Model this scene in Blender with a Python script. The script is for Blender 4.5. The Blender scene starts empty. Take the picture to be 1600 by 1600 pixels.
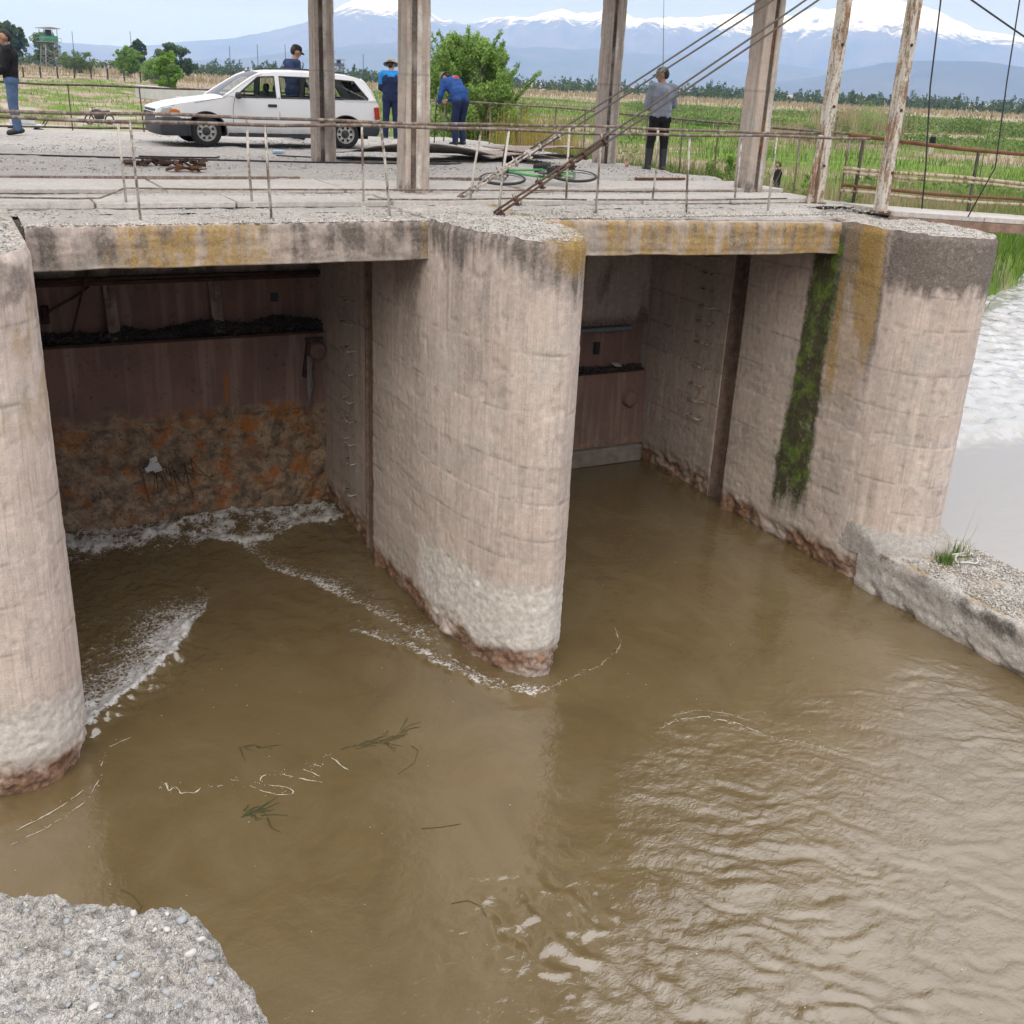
import bpy, bmesh, math, random
import numpy as np
from mathutils import Vector, Matrix
from mathutils.geometry import tessellate_polygon

random.seed(7)
R = math.radians
scene = bpy.context.scene
COL = scene.collection

# ------------------------------------------------------------------ camera
cam_d = bpy.data.cameras.new('camera')
cam = bpy.data.objects.new('camera', cam_d)
COL.objects.link(cam)
scene.camera = cam
YAW, PITCH, ROLL, CZ = R(27.9), R(21.78), R(2.72), 1.35
_f0 = Vector((math.sin(YAW), math.cos(YAW), 0)); _r0 = Vector((math.cos(YAW), -math.sin(YAW), 0)); _u0 = Vector((0, 0, 1))
_fw = _f0*math.cos(PITCH) - _u0*math.sin(PITCH)
_up = _u0*math.cos(PITCH) + _f0*math.sin(PITCH)
_R = _r0*math.cos(ROLL) + _up*math.sin(ROLL)
_U = -_r0*math.sin(ROLL) + _up*math.cos(ROLL)
cam.matrix_world = Matrix(((_R.x, _U.x, -_fw.x, 0), (_R.y, _U.y, -_fw.y, 0), (_R.z, _U.z, -_fw.z, CZ), (0, 0, 0, 1)))
cam_d.sensor_width = 36.0
cam_d.sensor_height = 36.0
cam_d.lens = 36.0*1685/1600
cam_d.clip_start = 0.05
cam_d.clip_end = 80000

# ------------------------------------------------------------------ sky and sun
SUN_AZ, SUN_EL = R(216), R(40)          # azimuth from +Y towards +X
world = bpy.data.worlds.new('World')
scene.world = world
world.use_nodes = True
wt = world.node_tree
wt.nodes.clear()
wo = wt.nodes.new('ShaderNodeOutputWorld')
sky = wt.nodes.new('ShaderNodeTexSky')
sky.sky_type = 'NISHITA'
sky.sun_disc = False
sky.sun_elevation = SUN_EL
sky.sun_rotation = SUN_AZ
sky.altitude = 800
sky.dust_density = 2.0
bg1 = wt.nodes.new('ShaderNodeBackground'); bg1.inputs[1].default_value = 0.1
wt.links.new(sky.outputs[0], bg1.inputs[0])
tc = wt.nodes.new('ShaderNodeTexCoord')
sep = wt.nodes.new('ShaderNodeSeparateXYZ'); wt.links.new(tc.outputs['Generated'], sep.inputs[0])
mr = wt.nodes.new('ShaderNodeMapRange')         # overcast: cloud deck brightest overhead, zenith raised past CIE to whiten the water reflection
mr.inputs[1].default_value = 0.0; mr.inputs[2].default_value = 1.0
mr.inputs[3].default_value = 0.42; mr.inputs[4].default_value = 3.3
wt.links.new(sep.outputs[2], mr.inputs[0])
mp = wt.nodes.new('ShaderNodeMapping'); mp.inputs['Scale'].default_value = (1.6, 1.6, 9)
wt.links.new(tc.outputs['Generated'], mp.inputs[0])
nz = wt.nodes.new('ShaderNodeTexNoise'); nz.inputs['Scale'].default_value = 1.7; nz.inputs['Detail'].default_value = 6
wt.links.new(mp.outputs[0], nz.inputs['Vector'])
cr = wt.nodes.new('ShaderNodeValToRGB')
cr.color_ramp.elements[0].position = 0.35; cr.color_ramp.elements[0].color = (0.80, 0.80, 0.88, 1)
cr.color_ramp.elements[1].position = 0.68; cr.color_ramp.elements[1].color = (0.95, 0.94, 0.95, 1)
wt.links.new(nz.outputs[0], cr.inputs[0])
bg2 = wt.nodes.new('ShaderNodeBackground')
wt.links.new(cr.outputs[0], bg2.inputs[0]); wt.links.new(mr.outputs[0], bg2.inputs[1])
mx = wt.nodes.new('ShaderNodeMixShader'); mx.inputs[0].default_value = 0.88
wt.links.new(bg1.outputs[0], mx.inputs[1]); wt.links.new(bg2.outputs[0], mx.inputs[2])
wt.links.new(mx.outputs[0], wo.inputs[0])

sun_d = bpy.data.lights.new('sun', 'SUN')
sun_d.energy = 1.5
sun_d.angle = R(45)
sun_d.color = (1.0, 0.98, 0.95)
sun = bpy.data.objects.new('sun', sun_d)
COL.objects.link(sun)
_sd = Vector((math.sin(SUN_AZ)*math.cos(SUN_EL), math.cos(SUN_AZ)*math.cos(SUN_EL), math.sin(SUN_EL)))
sun.rotation_euler = _sd.to_track_quat('Z', 'Y').to_euler()
sun.location = (-15, -30, 30)

vs = scene.view_settings
vs.view_transform = 'Standard'; vs.look = 'None'; vs.exposure = -0.03; vs.gamma = 1.0; vs.use_curve_mapping = False
try:
    cy = scene.cycles
    cy.use_denoising = True
    cy.max_bounces = 6; cy.diffuse_bounces = 3; cy.glossy_bounces = 3; cy.transmission_bounces = 6
    cy.transparent_max_bounces = 12; cy.volume_bounces = 2
    cy.caustics_reflective = False; cy.caustics_refractive = False
    cy.sample_clamp_indirect = 6
except Exception:
    pass

# ------------------------------------------------------------------ noise (numpy)
_rng = np.random.default_rng(11)
_perm = np.concatenate([_rng.permutation(256)]*3).astype(np.int64)
_g = _rng.normal(size=(256, 3)); _g /= np.linalg.norm(_g, axis=1)[:, None]
def perlin(x, y, z=0.0):
    x, y, z = np.broadcast_arrays(np.asarray(x, float), np.asarray(y, float), np.asarray(z, float))
    xi, yi, zi = np.floor(x).astype(np.int64), np.floor(y).astype(np.int64), np.floor(z).astype(np.int64)
    xf, yf, zf = x-xi, y-yi, z-zi
    u, v, w = (t*t*t*(t*(t*6-15)+10) for t in (xf, yf, zf))
    xi &= 255; yi &= 255; zi &= 255
    def gr(a, b, c):
        h = _perm[_perm[_perm[(xi+a) & 255]+((yi+b) & 255)]+((zi+c) & 255)]
        q = _g[h]
        return q[..., 0]*(xf-a)+q[..., 1]*(yf-b)+q[..., 2]*(zf-c)
    def L(a, b, t): return a+(b-a)*t
    return 1.5*L(L(L(gr(0,0,0), gr(1,0,0), u), L(gr(0,1,0), gr(1,1,0), u), v), L(L(gr(0,0,1), gr(1,0,1), u), L(gr(0,1,1), gr(1,1,1), u), v), w)
def fbm(x, y, z=0.0, o=4, lac=2.03, gain=.5):
    s = 0; a = 1; f = 1
    for i in range(o):
        s = s+a*perlin(np.asarray(x)*f+17.3*i, np.asarray(y)*f-9.1*i, np.asarray(z)*f+3.7*i); a *= gain; f *= lac
    return s
def sst(a, b, x):
    t = np.clip((x-a)/(b-a), 0, 1); return t*t*(3-2*t)
def hash1(i, k=0):
    v = np.sin(np.asarray(i, float)*127.1+k*311.7+1.3)*43758.5453
    return v-np.floor(v)
def segdist(px, py, pts):
    d = np.full(px.shape, 1e9)
    for (ax, ay), (bx, by) in zip(pts[:-1], pts[1:]):
        vx, vy = bx-ax, by-ay
        t = np.clip(((px-ax)*vx+(py-ay)*vy)/(vx*vx+vy*vy+1e-9), 0, 1)
        d = np.minimum(d, np.hypot(px-ax-t*vx, py-ay-t*vy))
    return d

# ------------------------------------------------------------------ objects
def link(o, parent=None):
    COL.objects.link(o)
    if parent is not None: o.parent = parent
    return o
def tag(o, label=None, cat=None, group=None, kind=None):
    if label: o['label'] = label
    if cat: o['category'] = cat
    if group: o['group'] = group
    if kind: o['kind'] = kind
    return o
def thing(name, label, cat, loc=(0, 0, 0), rz=0, group=None):
    o = bpy.data.objects.new(name, None)
    o.empty_display_size = .2
    link(o); o.location = loc; o.rotation_euler = (0, 0, rz)
    return tag(o, label, cat, group)
def np_mesh(name, V, Fc, mat=None, smooth=False, attrs=None):
    """V (n,3), Fc (m,k) with constant k"""
    me = bpy.data.meshes.new(name)
    V = np.asarray(V, np.float32); Fc = np.asarray(Fc, np.int32)
    m, k = Fc.shape
    me.vertices.add(len(V)); me.vertices.foreach_set('co', V.ravel())
    me.loops.add(m*k); me.loops.foreach_set('vertex_index', Fc.ravel())
    me.polygons.add(m)
    me.polygons.foreach_set('loop_start', np.arange(0, m*k, k, dtype=np.int32))
    try: me.polygons.foreach_set('loop_total', np.full(m, k, np.int32))
    except Exception: pass
    if attrs:
        for an, av in attrs.items():
            av = np.asarray(av, np.float32)
            if av.ndim == 1:
                a = me.attributes.new(an, 'FLOAT', 'POINT'); a.data.foreach_set('value', av)
            else:
                a = me.attributes.new(an, 'FLOAT_COLOR', 'POINT')
                if av.shape[1] == 3: av = np.concatenate([av, np.ones((len(av), 1), np.float32)], 1)
                a.data.foreach_set('color', av.ravel())
    me.update(calc_edges=True)
    me.validate()
    if smooth: me.polygons.foreach_set('use_smooth', np.ones(len(me.polygons), bool))
    if mat: me.materials.append(mat)
    return me
def np_obj(name, V, Fc, mat=None, parent=None, smooth=False, attrs=None):
    return link(bpy.data.objects.new(name, np_mesh(name, V, Fc, mat, smooth, attrs)), parent)
def grid_faces(ny, nx, off=0):
    i = np.arange(ny*nx).reshape(ny, nx)+off
    return np.stack([i[:-1, :-1], i[:-1, 1:], i[1:, 1:], i[1:, :-1]], -1).reshape(-1, 4)
def grid_obj(name, P, mat, parent=None, smooth=True, attrs=None, flip=False):
    ny, nx = P.shape[:2]
    f = grid_faces(ny, nx)
    if flip: f = f[:, ::-1]
    return np_obj(name, P.reshape(-1, 3), f, mat, parent, smooth, attrs)

class MB:
    """collects simple solids into one mesh"""
    def __init__(s): s.v = []; s.f = []; s.sm = []
    def add(s, vs, fs, smooth=False):
        o = len(s.v); s.v += [tuple(v) for v in vs]; s.f += [tuple(i+o for i in f) for f in fs]; s.sm += [smooth]*len(fs)
        return s
    def box(s, c, d, rot=None, bev=0.0, jit=0.0):
        hx, hy, hz = d[0]/2, d[1]/2, d[2]/2
        if bev > 0:
            b = min(bev, hx*.9, hy*.9, hz*.9)
            vs = []
            for sx in (-1, 1):
                for sy in (-1, 1):
                    for sz in (-1, 1):
                        vs += [(sx*hx, sy*(hy-b), sz*(hz-b)), (sx*(hx-b), sy*hy, sz*(hz-b)), (sx*(hx-b), sy*(hy-b), sz*hz)]
            bm = bmesh.new()
            for v in vs: bm.verts.new(v)
            bmesh.ops.convex_hull(bm, input=bm.verts[:])
            bmesh.ops.dissolve_limit(bm, angle_limit=.02, verts=bm.verts[:], edges=bm.edges[:])
            bm.verts.index_update()
            vs = [v.co.copy() for v in bm.verts]; fs = [[v.index for v in f.verts] for f in bm.faces]
            bm.free()
        else:
            vs = [Vector((x*hx, y*hy, z*hz)) for x in (-1, 1) for y in (-1, 1) for z in (-1, 1)]
            fs = [(0,1,3,2), (4,6,7,5), (0,4,5,1), (2,3,7,6), (0,2,6,4), (1,5,7,3)]
        if jit: vs = [Vector(v)+Vector((random.uniform(-jit, jit), random.uniform(-jit, jit), random.uniform(-jit, jit))) for v in vs]
        m = rot if rot is not None else Matrix.Identity(3)
        return s.add([m @ Vector(v)+Vector(c) for v in vs], fs)
    def tube(s, pts, r, n=8, cap=True, smooth=True):
        pts = [Vector(p) for p in pts]; k = len(pts)
        rs = list(r) if hasattr(r, '__len__') else [r]*k
        vs = []; prev = None
        for i, p in enumerate(pts):
            t = (pts[min(i+1, k-1)]-pts[max(i-1, 0)])
            t = t.normalized() if t.length > 1e-9 else Vector((0, 0, 1))
            if prev is None:
                a = Vector((0, 0, 1)) if abs(t.z) < .9 else Vector((1, 0, 0))
                u = t.cross(a).normalized()
            else:
                u = (prev-t*prev.dot(t)); u = u.normalized() if u.length > 1e-6 else t.orthogonal().normalized()
            prev = u; w = t.cross(u)
            for j in range(n):
                a = 2*math.pi*j/n
                vs.append(p+(u*math.cos(a)+w*math.sin(a))*rs[i])
        fs = [(i*n+j, i*n+(j+1) % n, (i+1)*n+(j+1) % n, (i+1)*n+j) for i in range(k-1) for j in range(n)]
        if cap: fs += [tuple(range(n))[::-1], tuple((k-1)*n+j for j in range(n))]
        return s.add(vs, fs, smooth)
    def lathe(s, prof, c, ax='z', n=24, smooth=True, closed=False):
        vs = []
        for (r, h) in prof:
            for j in range(n):
                a = 2*math.pi*j/n; x, y = r*math.cos(a), r*math.sin(a)
                p = {'z': (x, y, h), 'y': (x, h, y), 'x': (h, x, y)}[ax]
                vs.append(Vector(p)+Vector(c))
        k = len(prof)
        rng = range(k) if closed else range(k-1)
        fs = [(i*n+j, i*n+(j+1) % n, ((i+1) % k)*n+(j+1) % n, ((i+1) % k)*n+j) for i in rng for j in range(n)]
        return s.add(vs, fs, smooth)
    def prism(s, poly, y0, y1, plane='xz'):
        n = len(poly)
        def P(a, b, c): return {'xz': (a, c, b), 'xy': (a, b, c), 'yz': (c, a, b)}[plane]
        vs = [P(a, b, y0) for a, b in poly]+[P(a, b, y1) for a, b in poly]
        fs = [(i, (i+1) % n, n+(i+1) % n, n+i) for i in range(n)]
        tri = tessellate_polygon([[Vector((a, b, 0)) for a, b in poly]])
        fs += [tuple(t)[::-1] for t in tri]+[tuple(n+i for i in t) for t in tri]
        return s.add(vs, fs)
    def ell(s, c, r, n=12, m=8, rot=None):
        vs = []; fs = []
        M = rot if rot is not None else Matrix.Identity(3)
        r = r if hasattr(r, '__len__') else (r, r, r)
        for i in range(m+1):
            th = math.pi*i/m
            for j in range(n):
                a = 2*math.pi*j/n
                vs.append(M @ Vector((r[0]*math.sin(th)*math.cos(a), r[1]*math.sin(th)*math.sin(a), r[2]*math.cos(th)))+Vector(c))
        fs = [(i*n+j, (i+1)*n+j, (i+1)*n+(j+1) % n, i*n+(j+1) % n) for i in range(m) for j in range(n)]
        return s.add(vs, fs, True)
    def mesh(s, name, mat=None):
        me = bpy.data.meshes.new(name)
        me.from_pydata(s.v, [], s.f)
        bm = bmesh.new(); bm.from_mesh(me)
        bmesh.ops.remove_doubles(bm, verts=bm.verts[:], dist=1e-5)
        bmesh.ops.recalc_face_normals(bm, faces=bm.faces[:])
        bm.to_mesh(me); bm.free()
        if len(me.polygons) == len(s.sm): me.polygons.foreach_set('use_smooth', s.sm)
        elif any(s.sm): me.polygons.foreach_set('use_smooth', [True]*len(me.polygons))
        if mat: me.materials.append(mat)
        me.update()
        return me
    def build(s, name, mat=None, parent=None):
        return link(bpy.data.objects.new(name, s.mesh(name, mat)), parent)
def rotm(rx=0, ry=0, rz=0):
    return (Matrix.Rotation(rz, 3, 'Z') @ Matrix.Rotation(ry, 3, 'Y') @ Matrix.Rotation(rx, 3, 'X'))
def pol(az, D, z=0):
    """a spot on the plain: degrees from +Y towards +X, metres from the slab the photographer stands on"""
    return (D*math.sin(R(az)), D*math.cos(R(az)), z)

# ------------------------------------------------------------------ materials
class NT:
    def __init__(s, name, disp=False):
        s.m = bpy.data.materials.new(name); s.m.use_nodes = True
        s.t = s.m.node_tree; s.t.nodes.clear()
        s.out = s.t.nodes.new('ShaderNodeOutputMaterial')
        s.b = s.t.nodes.new('ShaderNodeBsdfPrincipled')
        s.t.links.new(s.b.outputs[0], s.out.inputs[0])
        s._pos = None
    def n(s, typ, outs=0, props=None, **inp):
        nd = s.t.nodes.new(typ)
        for k, v in (props or {}).items(): setattr(nd, k, v)
        for k, v in inp.items():
            key = int(k[1:]) if k[0] == 'i' and k[1:].isdigit() else k.replace('_', ' ')
            s.set(nd.inputs[key], v)
        return nd.outputs[outs]
    def set(s, sock, v):
        if isinstance(v, bpy.types.NodeSocket): s.t.links.new(v, sock)
        else:
            try: sock.default_value = v
            except Exception:
                if hasattr(v, '__len__') and len(v) == 3: sock.default_value = tuple(v)+(1,)
                else: sock.default_value = (v, v, v, 1)
    def pos(s, obj=False):
        return s.n('ShaderNodeTexCoord', 'Object') if obj else s.n('ShaderNodeNewGeometry', 'Position')
    def scl(s, vec, sc): return s.n('ShaderNodeMapping', Vector=vec, Scale=sc)
    def noise(s, vec, scale, detail=4, rough=.55, dist=0):
        return s.n('ShaderNodeTexNoise', 0, Vector=vec, Scale=scale, Detail=detail, Roughness=rough, Distortion=dist)
    def vor(s, vec, scale, out='Distance', feat='F1', rand=1.0):
        return s.n('ShaderNodeTexVoronoi', out, {'feature': feat}, Vector=vec, Scale=scale, Randomness=rand)
    def ramp(s, f, a, b, ca=0.0, cb=1.0):
        return s.n('ShaderNodeMapRange', 0, {'clamp': True}, Value=f, i1=a, i2=b, i3=ca, i4=cb)
    def mix(s, f, a, b, typ='MIX'):
        nd = s.t.nodes.new('ShaderNodeMix'); nd.data_type = 'RGBA'; nd.blend_type = typ
        s.set(nd.inputs[0], f); s.set(nd.inputs[6], a); s.set(nd.inputs[7], b)
        return nd.outputs[2]
    def math(s, op, a, b=0.0):
        nd = s.t.nodes.new('ShaderNodeMath'); nd.operation = op
        s.set(nd.inputs[0], a); s.set(nd.inputs[1], b); return nd.outputs[0]
    def attr(s, name, out='Color'):
        nd = s.t.nodes.new('ShaderNodeAttribute'); nd.attribute_name = name; return nd.outputs[out]
    def rgb(s, col):
        nd = s.t.nodes.new('ShaderNodeSeparateColor'); s.set(nd.inputs[0], col); return nd.outputs
    def bump(s, h, strength=.5, dist=.02, nrm=None):
        nd = s.t.nodes.new('ShaderNodeBump'); nd.inputs['Strength'].default_value = strength; nd.inputs['Distance'].default_value = dist
        s.set(nd.inputs['Height'], h)
        if nrm is not None: s.set(nd.inputs['Normal'], nrm)
        return nd.outputs[0]
    def fin(s, col=None, rough=None, metal=None, normal=None, **kw):
        if col is not None: s.set(s.b.inputs['Base Color'], col)
        if rough is not None: s.set(s.b.inputs['Roughness'], rough)
        if metal is not None: s.set(s.b.inputs['Metallic'], metal)
        if normal is not None: s.set(s.b.inputs['Normal'], normal)
        for k, v in kw.items(): s.set(s.b.inputs[k.replace('_', ' ')], v)
        return s.m

def simple(name, col, rough=.6, metal=0.0, var=.25, scale=8, bump=0.0, obj=True, spec=.5):
    n = NT(name); p = n.pos(obj)
    f = n.ramp(n.noise(p, scale, 5), .25, .75)
    c = n.mix(f, tuple(x*(1-var) for x in col), tuple(min(1, x*(1+var)) for x in col))
    nr = n.bump(n.noise(p, scale*6, 3), .4, bump) if bump else None
    return n.fin(c, rough, metal, nr, Specular_IOR_Level=spec)

M = {}
def make_concrete(name, ca, cb, gravel=0.0, use_masks=True):
    n = NT(name); p = n.pos()
    big = n.ramp(n.noise(p, .9, 5, .6), .3, .72)
    c = n.mix(big, ca, cb)
    c = n.mix(n.ramp(n.noise(p, .33, 6, .68, .4), .50, .68, 0, .38), c, tuple(x*.55 for x in cb))
    streak = n.noise(n.scl(p, (9, 9, .5)), 1.3, 4)
    c = n.mix(n.ramp(streak, .38, .7, 0, .35), c, tuple(x*.62 for x in cb))
    mott = n.noise(p, 14, 6, .65)
    c = n.mix(n.ramp(mott, .42, .68, 0, .45), c, tuple(min(1, x*1.28) for x in ca))
    blot = n.noise(p, 5, 5, .7, .6)
    c = n.mix(n.ramp(blot, .56, .72, 0, .4), c, (.20, .17, .15))
    if use_masks:
        tn = n.attr('tone', 'Fac')
        c = n.mix(1.0, c, n.n('ShaderNodeCombineColor', 0, Red=tn, Green=tn, Blue=tn), 'MULTIPLY')
        pk_ = n.noise(p, 2.3, 4, .6)
        c = n.mix(n.ramp(pk_, .48, .66, 0, .45), c, (.54, .435, .38))
        c = n.mix(n.ramp(pk_, .46, .32, 0, .45), c, (.44, .42, .385))
        fs = n.noise(n.scl(p, (55, 55, 2.2)), 1.0, 4, .65)
        c = n.mix(n.ramp(fs, .50, .68, 0, .38), c, (.26, .215, .185))
        c = n.mix(n.ramp(fs, .42, .28, 0, .30), c, (.68, .61, .56))
    pits = n.vor(n.mix(.04, p, n.noise(p, 30), 'ADD'), 55)
    c = n.mix(n.math('MULTIPLY', n.ramp(pits, .20, .10), n.ramp(n.noise(p, 3.2, 4, .7), .46, .62, 0, .75)), c, (.12, .10, .09))
    spk = n.noise(p, 95, 3, .6)
    c = n.mix(n.ramp(spk, .60, .72, 0, .55), c, (.13, .11, .10))
    c = n.mix(n.ramp(spk, .40, .28, 0, .5), c, (.62, .58, .54))
    h = n.math('ADD', n.math('MULTIPLY', mott, .7), n.math('MULTIPLY', spk, .55))
    h = n.math('ADD', h, n.math('MULTIPLY', n.ramp(pits, .0, .25), .5))
    if gravel > 0:
        q = n.mix(.02, p, n.noise(p, 40), 'ADD')
        v = n.vor(q, 34); vc = n.vor(q, 34, 'Color'); v2 = n.vor(q, 85); vc2 = n.vor(q, 85, 'Color')
        ch = n.rgb(vc); ch2 = n.rgb(vc2)
        g1 = n.mix(ch[0], (.24, .23, .22), (.66, .63, .59)); g2 = n.mix(ch2[1], (.32, .30, .28), (.70, .67, .63))
        big_on = n.ramp(ch[1], .62, .66)
        gc = n.mix(big_on, g2, g1)
        patch = n.ramp(n.noise(p, 1.4, 4, .6), .36, .62, .15, 1.0)
        c = n.mix(n.math('MULTIPLY', patch, gravel), c, gc)
        h = n.math('ADD', h, n.math('MULTIPLY', n.math('SUBTRACT', .6, v2), 1.4*gravel))
        h = n.math('ADD', h, n.math('MULTIPLY', n.math('MULTIPLY', big_on, n.math('SUBTRACT', .6, v)), 1.6*gravel))
    rough = .88
    if use_masks:
        a1 = n.rgb(n.attr('m1')); a2 = n.rgb(n.attr('m2'))
        fz = n.ramp(n.noise(p, 22, 5, .7), .25, .75, .55, 1.45)
        def mk(sock): return n.ramp(n.math('MULTIPLY', sock, fz), .12, .8)
        c = n.mix(n.math('MULTIPLY', mk(a2[0]), .8), c, n.mix(n.ramp(mott, .4, .6), (.50, .47, .44), (.70, .67, .63)))   # leached lime
        ln = n.ramp(n.noise(p, 40, 4, .7), .4, .62)
        c = n.mix(n.math('MULTIPLY', mk(a1[0]), .86), c, n.mix(ln, (.060, .050, .042), (.15, .13, .115)))     # black weathering
        c = n.mix(n.math('MULTIPLY', mk(a1[1]), .8), c, n.mix(ln, (.26, .155, .028), (.37, .25, .085)))       # ochre lichen
        c = n.mix(n.math('MULTIPLY', mk(a1[2]), .95), c, n.mix(n.ramp(n.noise(p, 4.5, 6, .75), .47, .62), (.040, .040, .017), (.095, .155, .016)))   # moss
        c = n.mix(n.math('MULTIPLY', mk(a2[1]), .88), c, n.mix(n.ramp(mott, .4, .62), (.11, .052, .028), (.30, .16, .085)))   # rust and silt at the water line
        c = n.mix(n.math('MULTIPLY', a2[2], .62), c, (.10, .085, .075))                                      # open joints
    nr = n.bump(h, .55, .012 if gravel == 0 else .02)
    return n.fin(c, rough, 0, nr, Specular_IOR_Level=.25)
M['concrete'] = make_concrete('weathered_concrete', (.60, .505, .455), (.475, .405, .368))
M['concrete_top'] = make_concrete('gravelly_concrete', (.50, .465, .435), (.40, .375, .35), gravel=.85)
M['concrete_slab'] = make_concrete('slab_concrete', (.54, .505, .475), (.43, .40, .375), gravel=.28, use_masks=False)
M['deck'] = make_concrete('deck_gravel', (.44, .415, .39), (.34, .32, .30), gravel=.65, use_masks=False)
M['column'] = make_concrete('column_concrete', (.47, .395, .34), (.36, .305, .265), use_masks=True)

def rusty(name, base, paint=None, amt=.5, rough=.75):
    n = NT(name); p = n.pos(True); w = n.pos()
    c = n.mix(n.ramp(n.noise(w, 6, 6, .65), .35, .68), base, tuple(x*.45 for x in base))
    c = n.mix(n.ramp(n.noise(w, 25, 5, .7), .52, .66, 0, .7), c, (.17, .062, .022))
    if paint:
        f = n.ramp(n.math('ADD', n.math('MULTIPLY', n.noise(n.scl(w, (1, 1, .22)), 11, 6, .7, .4), .75), n.math('MULTIPLY', n.noise(w, 34, 4, .7), .25)), .47-amt*.14, .56-amt*.14)
        c = n.mix(n.math('MULTIPLY', f, .92), c, n.mix(n.noise(w, 30, 4), tuple(x*.8 for x in paint), paint))
    return n.fin(c, rough, 0, n.bump(n.noise(w, 70, 4), .5, .006), Specular_IOR_Level=.3)
M['rail'] = rusty('rusty_rail', (.19, .145, .12), (.33, .29, .265), -.15)
M['post'] = rusty('peeling_post', (.20, .15, .12), (.60, .57, .52), .25)
M['polepaint'] = rusty('peeling_pole', (.30, .19, .12), (.62, .60, .54), .12)
M['rust'] = rusty('rust', (.17, .075, .035))
M['darkrust'] = rusty('dark_rust', (.075, .045, .035))
M['cable'] = simple('steel_rope', (.10, .085, .075), .6, .4, .3, 40)
M['wire'] = simple('black_wire', (.02, .02, .022), .5)
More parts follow.
